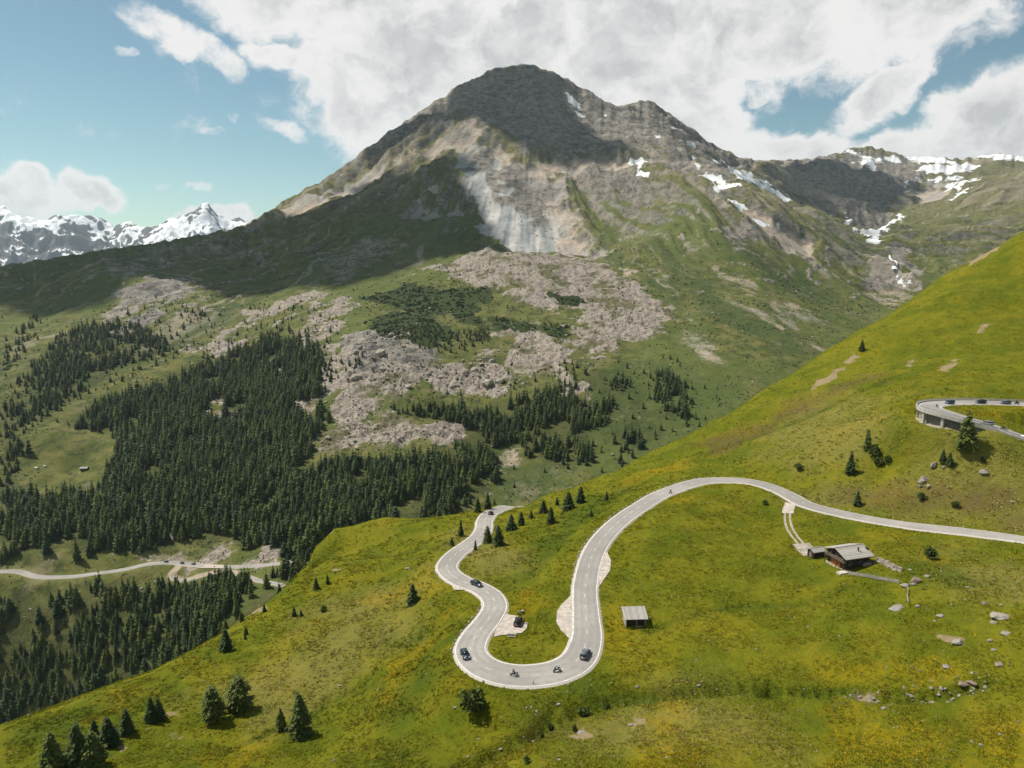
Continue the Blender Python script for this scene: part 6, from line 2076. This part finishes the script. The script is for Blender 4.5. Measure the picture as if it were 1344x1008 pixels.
# paddock fence of pale boards
fl = base_near.plan([(1113, 753), (1131, 757.5), (1149, 761), (1166, 764.5), (1181, 768)])
fz = [float(near.h(*p)) for p in fl]
fence = thing('board_fence', 'pale board fence running right from the chalet to the boulders', 'fence', (fl[0][0], fl[0][1], fz[0]))
Lf = catmull(fl, 0.5)
for k in range(0, len(Lf), 5):
    x, y = Lf[k]
    MB().box((x - fl[0][0], y - fl[0][1], float(near.h(x, y)) - fz[0] + .6), (0.16, 0.16, 1.3)).build('post', M_GREYWOOD, fence)
for k in range(0, len(Lf) - 5, 5):
    a, b = Lf[k], Lf[k + 5]
    for z in (0.3, 0.62, 0.94):
        za, zb = float(near.h(*a)) - fz[0] + z, float(near.h(*b)) - fz[0] + z
        m_ = MB()
        o = uy * 0
        ax_, ay_, bx_, by_ = a[0] - fl[0][0], a[1] - fl[0][1] - .1, b[0] - fl[0][0], b[1] - fl[0][1] - .1
        m_.add([(ax_, ay_, za - .12), (bx_, by_, zb - .12), (bx_, by_, zb + .12), (ax_, ay_, za + .12), (ax_, ay_ + .04, za - .12), (bx_, by_ + .04, zb - .12), (bx_, by_ + .04, zb + .12), (ax_, ay_ + .04, za + .12)], [(0, 1, 2, 3), (7, 6, 5, 4), (3, 2, 6, 7), (4, 5, 1, 0), (0, 3, 7, 4), (1, 5, 6, 2)])
        m_.build('board', M_SHINGLE, fence)
# thin rail fence going down from the boulder
q2 = base_near.plan([(1189, 772), (1192, 778), (1190, 785), (1192, 793)])
rfence = thing('rail_fence', 'thin old rail fence zigzagging down from the rounded boulder', 'fence', (q2[0][0], q2[0][1], float(near.h(*q2[0]))))
for a, b in zip(q2[:-1], q2[1:]):
    pa, pb = [Vector((p[0] - q2[0][0], p[1] - q2[0][1], float(near.h(*p)) - float(near.h(*q2[0])))) for p in (a, b)]
    MB().bar(pa + Vector((0, 0, -.2)), pa + Vector((0, 0, 1.0)), .09, n=6).build('post', M_GREYWOOD, rfence)
    for z in (.45, .85):
        MB().bar(pa + Vector((0, 0, z)), pb + Vector((0, 0, z)), .07, n=5).build('rail', M_GREYWOOD, rfence)
# log pile / low wall from the chalet to the right
lw = base_near.plan([(1150, 735), (1162, 741), (1174, 746), (1184, 751)])
logw = thing('timber_wall', 'low wall of stacked timbers and stones behind the chalet paddock', 'wall', (lw[0][0], lw[0][1], float(near.h(*lw[0]))))
Lq = catmull(lw, 0.8)
for k in range(len(Lq) - 1):
    a, b = Lq[k], Lq[k + 1]
    for r_ in range(2):
        pa, pb = [Vector((p[0] - lw[0][0], p[1] - lw[0][1], float(near.h(*p)) - float(near.h(*lw[0])) + .25 + .4 * r_)) for p in (a, b)]
        MB().bar(pa, pb, random.uniform(.2, .3), n=6).build('log', M_ROCKB if random.random() < .5 else M_GREYWOOD, logw)
# row of old stakes by the wet hollow
for k, (a, b) in enumerate([(1093, 931), (1098, 927), (1103, 924), (1108, 927), (1114, 921), (1122, 920), (1140, 911)]):
    p = N(a, b)
    o = MB().bar((0, 0, -.2), (random.uniform(-.08, .08), 0, 1.0), .05, .04, 6).build('stake', M_GREYWOOD)
    o.location = p
    tag(o, 'thin pale wooden stake in the row beside the wet hollow', 'stake', 'stakes beside the wet hollow')
p = N(700, 899)
o = thing('marker_post', 'slim white marker post on the outer edge of the hairpin', 'post', tuple(p))
MB().bar((0, 0, -.2), (0, 0, 1.7), .07, .06, 8).build('pole', M_PAINT, o)
MB().bar((0, 0, .2), (0, 0, .9), .075, .075, 8).build('dark_band', M_IRON, o)

# bench table by the parking bay
p = N(672, 835)
bench = thing('picnic_bench', 'pale wooden picnic bench in the grass beside the parking bay', 'bench', tuple(p), R(-4))
for y in (-.3, 0, .3):
    MB().box((0, y, .75), (2.3, .26, .06)).build('table_board', M_SHINGLE, bench)
for y in (-.85, .85):
    MB().box((0, y, .44), (2.3, .3, .06)).build('seat', M_SHINGLE, bench)
for x in (-.85, .85):
    MB().bar((x, -.75, -.1), (x, -.2, .73), .05, n=5).build('leg', M_GREYWOOD, bench)
    MB().bar((x, .75, -.1), (x, .2, .73), .05, n=5).build('leg', M_GREYWOOD, bench)
    MB().box((x, 0, .4), (.06, 1.9, .08)).build('brace', M_GREYWOOD, bench)

# farm hut on the valley clearing
p = far.pt(111, 617)
fh = thing('farm_hut', 'tiny white-roofed farm hut on the valley clearing', 'hut', tuple(p), R(10))
gable_house(fh, 8.5, 6.0, 3.0, 1.6, .6)
for a, b, s in ((48, 615, 4.5), (59, 613, 3.0)):
    p = far.pt(a, b)
    o = MB().box((0, 0, .8), (s, s * .6, 1.6)).add([(-s / 2 - .2, -s * .35, 1.6), (s / 2 + .2, -s * .35, 1.6), (s / 2 + .2, s * .35, 1.6), (-s / 2 - .2, s * .35, 1.6), (-s / 2, 0, 2.4), (s / 2, 0, 2.4)], [(0, 1, 5, 4), (2, 3, 4, 5), (0, 4, 3), (1, 2, 5)]).build('stone_barn', M_PLASTER)
    o.location = p
    tag(o, 'pale little stone barn, %s of two left of the farm hut' % ('larger' if s > 4 else 'smaller'), 'barn')

# waterfall at the valley head
w0 = far.pt(1167, 338, y0=1500)
w1 = far.pt(1174, 356, y0=1500)
wb = MB()
mid = (w0 + w1) / 2
for k in range(14):
    f = k / 13
    c = w0 * (1 - f) + w1 * f
    c[2] = max(c[2], float(far.h(c[0], c[1]))) + 5 + 3 * math.sin(k * 1.7)
    ww = 2.5 + 5 * f
    wb.v += [(c[0] - ww, c[1], c[2] + random.uniform(-2, 2)), (c[0], c[1] - 3, c[2] + 2), (c[0] + ww, c[1], c[2] + random.uniform(-2, 2))]
for k in range(13):
    for q_ in range(2):
        a = 3 * k + q_
        wb.f.append((a, a + 3, a + 4, a + 1))
        wb.m.append(0)
M_WATER = flat('white_water', (0.80, 0.82, 0.83), 0.6, var=0.1, scale=0.05)
tag(wb.build('waterfall', M_WATER, None, True), 'white waterfall dropping into the ravine at the valley head', kind='structure')


# ================================================================= tufts of grass and flowers
def tuft_mesh(seed, n, h, spread, mats, flower=0.0):
    r = random.Random(seed)
    b = MB()
    for k in range(n):
        a, q = r.uniform(0, 6.283), spread * math.sqrt(r.random())
        x, y = q * math.cos(a), q * math.sin(a)
        t_, w_ = r.uniform(0, 6.283), r.uniform(.05, .10)
        hh = h * r.uniform(.5, 1.2)
        lx, ly = r.uniform(-1.2, 1.2) * hh, r.uniform(-1.2, 1.2) * hh
        c, s_ = math.cos(t_) * w_, math.sin(t_) * w_
        b.add([(x - c, y - s_, -.05), (x + c, y + s_, -.05), (x + lx + c * .5, y + ly + s_ * .5, hh), (x + lx - c * .5, y + ly - s_ * .5, hh)], [(0, 1, 2, 3)], 0)
        if r.random() < flower:
            f = r.uniform(.05, .09)
            b.add([(x + lx - f, y + ly - f, hh + .02), (x + lx + f, y + ly - f, hh + .02), (x + lx + f, y + ly + f, hh + .05), (x + lx - f, y + ly + f, hh + .05)], [(0, 1, 2, 3)], 1)
    return b.mesh('tuft', mats)


def blade_mat(name, a, b_):
    m, nt, b = new_mat(name)
    oi = nt.n('ShaderNodeObjectInfo')
    nt.put(b.inputs['Base Color'], nt.mix(oi.outputs['Random'], a, b_))
    b.inputs['Roughness'].default_value = .9
    b.inputs['Specular IOR Level'].default_value = .1
    return m


G_GREEN, G_OLIVE, G_STRAW, G_DARK, G_FLOWER = blade_mat('blade_green', (.165, .18, .008), (.24, .225, .014)), blade_mat('blade_olive', (.22, .195, .012), (.31, .26, .022)), blade_mat('blade_straw', (.24, .2, .055), (.34, .28, .1)), blade_mat('blade_dark', (.085, .115, .007), (.14, .16, .012)), blade_mat('petal', (.40, .22, .006), (.50, .33, .01))
TUFTS = [[tuft_mesh(1, 12, .17, .42, [G_GREEN])], [tuft_mesh(2, 12, .17, .42, [G_OLIVE])], [tuft_mesh(3, 10, .22, .36, [G_STRAW])], [tuft_mesh(4, 14, .22, .45, [G_DARK])], [tuft_mesh(5, 8, .2, .45, [G_FLOWER])]]


def scatter_tufts(n):
    # denser near the viewer's side of the meadow, thinning with distance
    u = RNG.uniform(-.80, .80, n)
    y = 100.0 / (1 - RNG.uniform(0, 1, n) * 0.86) ** 0.95
    x = u * y
    z = near.h(x, y)
    ok = np.ones(n, bool)
    for ln, m in ((main_road, .9), (upper_road, .9), (trk, -.2)):
        d, i = ln.near(x, y)
        ok &= d > ln.w[i] / 2 + m
    for pl in BAYS.values():
        ok &= poly_sdf(x, y, pl) < -.4
    r_ = np.clip(np.interp(np.log(y), near.L, np.arange(len(near.L))), 0, len(near.L) - 1).astype(int)
    c_ = np.clip(np.interp(u, near.U, np.arange(len(near.U))), 0, len(near.U) - 1).astype(int)
    g = {k: v[r_, c_] for k, v in NM.items()}
    ok &= g['soil'] < .35
    clump = fbm(x, y, 9, 3, .6, 950)
    ok &= RNG.uniform(0, 1, n) < .45 + .7 * clump
    dcen = (x - cen[0]) ** 2 + (y - cen[1]) ** 2
    ok &= dcen > 60
    e = RNG.uniform(0, 1, n)
    pat = fbm(x, y, 22, 4, .6, 960)
    kd = np.where(pat > .25, 1, 0)
    kd = np.where(e < .02 + .35 * g['dry'] + .35 * g['brown'], 2, kd)
    kd = np.where(e > .95 - .5 * g['damp'] , 3, kd)
    fl_ = np.clip(g['flower'] * .2 + .015 * (fbm(x, y, 14, 3, .6, 970) > .25), 0, 1)
    kd = np.where(RNG.uniform(0, 1, n) < fl_, 4, kd)
    return np.stack([x, y, z], 1)[ok], kd[ok], y[ok]


TP, TK, TY = scatter_tufts(230000)
ts = RNG.uniform(.6, 1.35, len(TP)) * np.clip(TY / 170, .8, 1.6)
print('tufts', len(TP))
instancer('meadow_grass', TP, np.stack([ts, ts, ts * RNG.uniform(.6, 1.1, len(TP))], 1), TK, TUFTS, 'rough tufts of meadow grass and orange-yellow flowers')

# ================================================================= vehicles and riders
def paint_mat(name, col, metal=0.3):
    return flat(name, col, 0.28, metal, var=0.05, scale=1.5, spec=0.5, coat=0.6)


P_NAVY, P_GREY, P_BLACK, P_RED = paint_mat('navy_paint', (0.018, 0.035, 0.06)), paint_mat('grey_paint', (0.13, 0.15, 0.17)), paint_mat('black_paint', (0.012, 0.013, 0.016)), paint_mat('dark_red_paint', (0.11, 0.012, 0.02))
P_SILVER, P_WHITE, P_BLUE = paint_mat('silver_paint', (0.36, 0.37, 0.38), 0.5), paint_mat('white_paint', (0.75, 0.75, 0.74), 0), paint_mat('blue_paint', (0.03, 0.06, 0.13))
M_TYRE = flat('tyre_rubber', (0.012, 0.012, 0.012), 0.85)
M_RIM = flat('alloy_rim', (0.45, 0.46, 0.47), 0.35, 0.8)
M_LAMP = flat('headlamp', (0.75, 0.76, 0.78), 0.1, spec=0.8)
M_TAIL = flat('tail_lamp', (0.35, 0.01, 0.01), 0.2)
M_JACKET = flat('dark_jacket', (0.03, 0.035, 0.05), 0.8)
M_WJACKET = flat('light_jacket', (0.55, 0.55, 0.53), 0.8)
M_RJACKET = flat('red_shirt', (0.22, 0.03, 0.03), 0.85)
M_SKIN = flat('skin', (0.45, 0.28, 0.20), 0.6, var=0.05)
M_PLATE = flat('number_plate', (0.7, 0.7, 0.68), 0.5)


def loft(prof, mat, name, parent, smooth=False):
    """Side profile (x, z, half width) closed round, mirrored to both flanks."""
    n = len(prof)
    b = MB()
    V = [(x, -w, z) for x, z, w in prof] + [(x, w, z) for x, z, w in prof]
    F_ = [tuple(range(n)), tuple(range(2 * n - 1, n - 1, -1))]
    F_ += [(i, n + i, n + (i + 1) % n, (i + 1) % n) for i in range(n)]
    b.add(V, F_)
    me = b.mesh(name, mat)
    bm = bmesh.new()
    bm.from_mesh(me)
    bmesh.ops.recalc_face_normals(bm, faces=bm.faces[:])
    bmesh.ops.bevel(bm, geom=[e for e in bm.edges if len(e.link_faces) == 2 and e.calc_face_angle(0) > 0.5], offset=0.05, segments=2, affect='EDGES', clamp_overlap=True)
    bm.to_mesh(me)
    bm.free()
    me.polygons.foreach_set('use_smooth', [True] * len(me.polygons))
    return link(name, me, parent)


def car(label, paint, loc, rz, kind='hatch', pitch=0.0, group='cars on the mountain road'):
    """Nose towards +x."""
    L, W, H = {'hatch': (4.2, 1.78, 1.5), 'suv': (4.6, 1.9, 1.72), 'wagon': (4.7, 1.84, 1.5), 'van': (5.0, 1.95, 2.0)}[kind]
    r = thing('car', label, 'car', loc, rz, group)
    r.rotation_euler = (0, -pitch, rz)
    hl, hw = L / 2, W / 2
    belt = 0.92 if H < 1.65 else 1.05
    xh = hl - (1.15 if kind != 'van' else 0.7)          # foot of the windscreen
    xr = -hl + (0.15 if kind != 'wagon' else 0.1)
    body = loft([(-hl, 0.35, hw * .93), (-hl, 0.62, hw * .96), (-hl + .06, belt, hw * .94), (xh - .05, belt + .02, hw * .95), (hl - .35, belt - .14, hw * .92), (hl - .02, 0.62, hw * .86), (hl, 0.36, hw * .84), (hl - .15, 0.24, hw * .88), (-hl + .2, 0.24, hw * .9)], paint, 'body', r)
    gl = loft([(xr, belt - .02, hw * .90), (xr + .28, H - .1, hw * .74), (xr + .55, H - .05, hw * .74), (xh - .95, H - .05, hw * .74), (xh - .6, H - .14, hw * .76), (xh + .05, belt - .02, hw * .90)], M_GLASS, 'windows', r)
    loft([(xr + .22, H - .13, hw * .75), (xr + .45, H, hw * .70), (xh - 1.0, H, hw * .70), (xh - .62, H - .12, hw * .76)], paint, 'roof_panel', r)
    for s in (-1, 1):
        for x in (xr + .12, xh - .05):
            t_ = (xr + .3) if x < 0 else xh - .68
            MB().bar((x, s * hw * .9, belt), (t_, s * hw * .76, H - .1), .045, .04, 5).build('pillar', paint, r)
        MB().bar((-.15, s * hw * .905, belt), (-.18, s * hw * .755, H - .08), .04, n=5).build('pillar', paint, r)
        MB().box((hl - .12, s * hw * .66, .66), (.18, .34, .16)).build('headlight', M_LAMP, r)
        MB().box((-hl + .02, s * hw * .78, .78), (.08, .26, .22)).build('tail_light', M_TAIL, r)
        MB().box((xh - .3, s * (hw + .08), belt + .06), (.14, .2, .13)).build('mirror', paint, r)
        for x in (hl - .85, -hl + .8):
            w_ = MB().disc((x, s * (hw - .12), .33), .33, .22, 'y', 16).build('wheel', M_TYRE, r)
            MB().disc((x, s * (hw - .005), .33), .2, .03, 'y', 10).build('rim', M_RIM, w_)
    MB().box((hl + .01, 0, .42), (.03, .5, .11)).build('number_plate', M_PLATE, r)
    MB().box((-hl - .01, 0, .6), (.03, .5, .11)).build('number_plate', M_PLATE, r)
    MB().box((hl - .01, 0, .55), (.06, hw * .8, .1)).build('grille', M_IRON, r)
    return r


def body_skin(name, joints, edges, mat, parent=None):
    """Continuous figure grown over a jointed skeleton."""
    me = bpy.data.meshes.new(name)
    me.from_pydata([j[:3] for j in joints], edges, [])
    o = link(name, me, parent)
    md = o.modifiers.new('skin', 'SKIN')
    md.use_smooth_shade = True
    for v, j in zip(me.skin_vertices[0].data, joints):
        v.radius = (j[3], j[3])
    me.skin_vertices[0].data[0].use_root = True
    sb = o.modifiers.new('smooth', 'SUBSURF')
    sb.levels = sb.render_levels = 1
    me.materials.append(mat)
    return o


SIT = [(-.12, 0, .86, .15), (-.06, 0, 1.08, .15), (.05, 0, 1.34, .16), (.10, 0, 1.48, .06), (.14, 0, 1.58, .10), (.15, 0, 1.70, .09),
       (.06, .2, 1.36, .07), (.16, .28, 1.14, .055), (.42, .26, 1.04, .045), (.48, .25, 1.05, .04), (.06, -.2, 1.36, .07), (.16, -.28, 1.14, .055), (.42, -.26, 1.04, .045), (.48, -.25, 1.05, .04),
       (-.08, .13, .82, .10), (.28, .22, .76, .08), (.02, .22, .42, .06), (.12, .22, .36, .05), (-.08, -.13, .82, .10), (.28, -.22, .76, .08), (.02, -.22, .42, .06), (.12, -.22, .36, .05)]
SIT_E = [(0, 1), (1, 2), (2, 3), (3, 4), (4, 5), (2, 6), (6, 7), (7, 8), (8, 9), (2, 10), (10, 11), (11, 12), (12, 13), (0, 14), (14, 15), (15, 16), (16, 17), (0, 18), (18, 19), (19, 20), (20, 21)]
STAND = [(0, 0, .92, .15), (0, 0, 1.12, .14), (0, 0, 1.36, .16), (0, 0, 1.50, .06), (.01, 0, 1.60, .09), (.01, 0, 1.72, .085), (0, .2, 1.38, .065), (.02, .26, 1.10, .05), (.1, .25, .86, .04), (.12, .25, .78, .035), (0, -.2, 1.38, .065), (.02, -.26, 1.10, .05), (.1, -.25, .86, .04), (.12, -.25, .78, .035),
         (0, .1, .88, .1), (.02, .12, .48, .07), (0, .12, .08, .05), (.14, .13, .04, .045), (0, -.1, .88, .1), (.02, -.12, .48, .07), (0, -.12, .08, .05), (.14, -.13, .04, .045)]


def person(label, joints, jacket, loc, rz, helmet=None, scale=1.0):
    r = thing('person', label, 'person', loc, rz)
    r.scale = (scale,) * 3
    body_skin('body', joints, SIT_E, jacket, r)
    hx, hy, hz = joints[5][:3]
    b = MB()
    bm = bmesh.new()
    bmesh.ops.create_icosphere(bm, subdivisions=2, radius=.145 if helmet else .115)
    me = bpy.data.meshes.new('helmet' if helmet else 'head')
    bm.to_mesh(me)
    bm.free()
    me.materials.append(helmet or M_SKIN)
    me.polygons.foreach_set('use_smooth', [True] * len(me.polygons))
    o = link('helmet' if helmet else 'hair', me, r, (hx, hy, hz - .05))
    o.scale = (1.05, .9, 1.05)
    if helmet:
        MB().box((hx + .12, 0, hz - .05), (.06, .2, .1)).build('visor', M_GLASS, r)
    return r


def motorcycle(label, paint, loc, rz, pitch=0.0, panniers=True, lean=0.0):
    r = thing('motorcycle', label, 'motorcycle', loc, rz, 'motorcycles')
    r.rotation_euler = (lean, -pitch, rz)
    for x in (.72, -.72):
        w_ = MB().disc((x, 0, .32), .32, .14, 'y', 16).build('wheel', M_TYRE, r)
        MB().disc((x, 0, .32), .2, .16, 'y', 10).build('rim', M_RIM, w_)
    loft([(-.35, .42, .14), (-.1, .34, .16), (.35, .36, .15), (.45, .62, .13), (.1, .7, .15), (-.3, .66, .13)], M_IRON, 'engine', r)
    loft([(-.08, .72, .12), (.05, .95, .17), (.32, 1.0, .18), (.5, .82, .13), (.4, .68, .12)], paint, 'tank', r)
    loft([(-.85, .84, .09), (-.8, .92, .12), (-.1, .86, .15), (-.1, .76, .12), (-.5, .72, .1)], M_TYRE, 'seat', r)
    loft([(.42, .6, .1), (.42, 1.05, .2), (.62, 1.02, .17), (.86, .72, .1), (.7, .6, .08)], paint, 'fairing', r)
    MB().add([(.5, -.16, 1.05), (.5, .16, 1.05), (.38, .13, 1.36), (.38, -.13, 1.36), (.52, -.16, 1.05), (.52, .16, 1.05), (.4, .13, 1.36), (.4, -.13, 1.36)], [(0, 1, 2, 3), (7, 6, 5, 4), (3, 2, 6, 7), (0, 4, 5, 1), (0, 3, 7, 4), (1, 5, 6, 2)]).build('windscreen', M_GLASS, r)
    for s in (-1, 1):
        MB().bar((.72, s * .1, .32), (.45, s * .09, 1.0), .03, n=6).build('fork', M_RIM, r)
        MB().bar((.45, s * .05, 1.05), (.4, s * .36, 1.06), .018, n=5).build('handlebar', M_IRON, r)
        if panniers:
            MB().box((-.62, s * .3, .66), (.5, .2, .36)).build('pannier', M_RIM, r)
    MB().box((.82, 0, .86), (.08, .2, .14)).build('headlight', M_LAMP, r)
    MB().bar((-.15, -.16, .34), (-.85, -.2, .5), .05, n=6).build('exhaust', M_RIM, r)
    return r


def spot(ln, sheet, a, b, off=None):
    """Point on the road under a survey pixel, with the road's bearing there."""
    x, y = sheet.hit(a, b)
    i = ln.at(x, y)
    o = ln.N[i] @ (np.array([x, y]) - ln.P[i])
    o = max(-ln.w[i] / 2 + 1.3, min(ln.w[i] / 2 - 1.3, o))
    x, y = ln.P[i] + ln.N[i] * o
    a_ = math.atan2(ln.T[i][1], ln.T[i][0])
    j = min(i + 4, len(ln.s) - 1)
    g = (ln.z[j] - ln.z[max(i - 4, 0)]) / (ln.s[j] - ln.s[max(i - 4, 0)])
    return (x, y, ln.z[i] + .06), a_, math.atan(g)


def on_road(ln, a, b, towards=1, sheet=None):
    loc, ang, g = spot(ln, sheet or near, a, b)
    return loc, ang + (0 if towards > 0 else math.pi), g * towards


def put_car(label, paint, ln, a, b, towards, kind, sheet=None, lift=0.0):
    loc, ang, g = on_road(ln, a, b, towards, sheet)
    return car(label, paint, (loc[0], loc[1], loc[2] + lift), ang, kind, g)


# main road runs from the right edge (start) round the hairpin to the top left (end)
put_car('dark blue car coming round the left side of the lowest hairpin', P_NAVY, main_road, 611, 864, -1, 'hatch')
put_car('grey car heading up out of the right side of the lowest hairpin', P_GREY, main_road, 769, 861, -1, 'hatch')
put_car('dark blue car on the short stretch above the bend lay-by', P_NAVY, main_road, 627, 770, -1, 'wagon')
put_car('small black car at the far top bend of the descending road', P_BLACK, main_road, 644, 676, 1, 'hatch')
p = BAYS['parking'][[1, 2, 3, 4, 5, 6]].mean(0)
pc = N(680, 819)
i = main_road.at(pc[0], pc[1])
car('dark car with red tail lights parked in the gravel bay', P_BLACK, (pc[0], pc[1], main_road.z[i]), R(80), 'suv')
person('person in a dark red top standing beside the parked car', STAND, M_RJACKET, (pc[0] + 1.7, pc[1] + .2, main_road.z[i] - .02), R(200))
mp = N(684, 806)
motorcycle('parked white motorcycle behind the parked car', P_WHITE, (mp[0], mp[1], float(near.h(mp[0], mp[1])) + .05), R(25))


def rider(label_b, label_p, paint, jacket, helmet, ln, a, b, towards, sheet=None, lean=0.0):
    loc, ang, g = on_road(ln, a, b, towards, sheet)
    motorcycle(label_b, paint, loc, ang, g, lean=lean)
    return person(label_p, SIT, jacket, loc, ang, helmet)


rider('white motorcycle in the middle of the lowest hairpin', 'motorcyclist in a dark jacket leaning into the lowest hairpin', P_WHITE, M_JACKET, P_BLACK, main_road, 677, 889, 1, lean=.12)
rider('blue touring motorcycle following through the right side of the hairpin', 'motorcyclist in a light jacket on the blue motorcycle', P_BLUE, M_WJACKET, P_WHITE, main_road, 733, 882, 1)
# cyclist on the climb
loc, ang, g = on_road(main_road, 880, 648, -1)
bk = thing('bicycle', 'racing bicycle climbing towards the top of the big bend', 'bicycle', loc, ang)
for x in (.5, -.5):
    w_ = MB().disc((x, 0, .34), .34, .03, 'y', 16).build('wheel', M_TYRE, bk)
    MB().disc((x, 0, .34), .29, .04, 'y', 12).build('rim', M_RIM, w_)
for a, b in (((-.5, 0, .34), (-.1, 0, .3)), ((-.1, 0, .3), (-.2, 0, .85)), ((-.2, 0, .8), (.38, 0, .85)), ((-.1, 0, .3), (.4, 0, .8)), ((.5, 0, .34), (.38, 0, .95)), ((-.5, 0, .34), (-.2, 0, .8))):
    MB().bar(a, b, .022, n=5).build('tube', P_BLUE, bk)
MB().box((-.22, 0, .9), (.24, .12, .05)).build('saddle', M_TYRE, bk)
MB().box((.42, 0, .97), (.05, .42, .04)).build('handlebar', M_IRON, bk)
person('cyclist in dark clothes riding up the big bend', SIT, M_JACKET, (loc[0], loc[1], loc[2] + .1), ang, P_WHITE, 0.95)

# upper road: line runs lower arm (right) -> tip -> upper arm (right)
def up_spot(px, py, towards):
    d = pix_dir(px, py)
    # where the sight line meets the road deck
    best, bi = 1e9, 0
    for i in range(len(upper_road.s)):
        s = upper_road.P[i][1] / d[1]
        t_ = upper_road.z[i] / d[2]
        x, y = d[0] * t_, d[1] * t_
        dd = (x - upper_road.P[i][0]) ** 2 + (y - upper_road.P[i][1]) ** 2
        if dd < best:
            best, bi, bx_, by_ = dd, i, x, y
    i = bi
    o = upper_road.N[i] @ (np.array([bx_, by_]) - upper_road.P[i])
    o = max(-2.3, min(2.3, o))
    x, y = upper_road.P[i] + upper_road.N[i] * o
    a = math.atan2(upper_road.T[i][1], upper_road.T[i][0]) + (0 if towards > 0 else math.pi)
    return (x, y, upper_road.z[i] + .06), a


for lab, pt_, a, b, tw, kd in [('silver estate car on the near arm of the viaduct road', P_SILVER, 1293, 557.5, 1, 'wagon'), ('dark car leaving the viaduct hairpin on the far arm', P_NAVY, 1248, 531, -1, 'hatch'), ('black car on the far arm of the upper road', P_BLACK, 1288, 530, -1, 'hatch'),
                               ('grey car behind the black one on the far arm', P_GREY, 1319, 531, -1, 'hatch'), ('white car at the right edge on the near arm', P_WHITE, 1345, 575, 1, 'hatch')]:
    loc, a_ = up_spot(a, b, tw)
    car(lab, pt_, loc, a_, kd)
for lab, lp, pt_, jk, a, b, tw in [('white motorcycle at the tip of the viaduct hairpin', 'motorcyclist in a light jacket at the tip of the viaduct', P_WHITE, M_WJACKET, 1229, 534, 1), ('dark motorcycle behind the silver estate car', 'motorcyclist in dark clothes behind the silver estate car', P_BLACK, M_JACKET, 1313, 564, 1), ('dark motorcycle behind the grey car on the far arm', 'motorcyclist in dark clothes on the far arm', P_BLACK, M_JACKET, 1334, 532, -1)]:
    loc, a_ = up_spot(a, b, tw)
    motorcycle(lab, pt_, loc, a_)
    person(lp, SIT, jk, loc, a_, P_WHITE if jk is M_WJACKET else P_BLACK)
# valley road
for lab, pt_, a, b, tw in [('blue car on the left of the valley road junction', P_BLUE, 218, 738.5, 1), ('dark car second from left on the valley road', P_NAVY, 239, 740.5, 1), ('black car third from left on the valley road', P_BLACK, 254, 741.5, -1)]:
    put_car(lab, pt_, low_road, a, b, tw, 'suv', far, 0.3)
loc, a_, g = on_road(loop_road, 226, 746, 1, far)
car('dark car turning down into the lower valley loop', P_BLACK, (loc[0], loc[1], loc[2] + .3), a_, 'hatch')

# ================================================================= haze: one closed box of even, thin air
def haze_box():
    m = bpy.data.materials.new('haze_air')
    m.use_nodes = True
    t = m.node_tree
    t.nodes.clear()
    out = t.nodes.new('ShaderNodeOutputMaterial')
    pv = t.nodes.new('ShaderNodeVolumePrincipled')
    pv.inputs['Color'].default_value = (0.72, 0.88, 1.0, 1.0)
    pv.inputs['Density'].default_value = HAZE
    pv.inputs['Anisotropy'].default_value = 0.35
    t.links.new(pv.outputs[0], out.inputs['Volume'])
    z0 = min(float(far.H.min()), float(near.H.min()), float(SH.min())) - 1.0
    z1 = max(float(far.H.max()), float(SH.max())) + 30.0
    b = MB()
    b.box((0, 6200, (z0 + z1) / 2), (26000, 14400, z1 - z0))
    o = b.build('haze', m)
    return tag(o, 'thin bluish summer haze in the valley air', kind='stuff')


HAZE = 0.000027
haze_box()
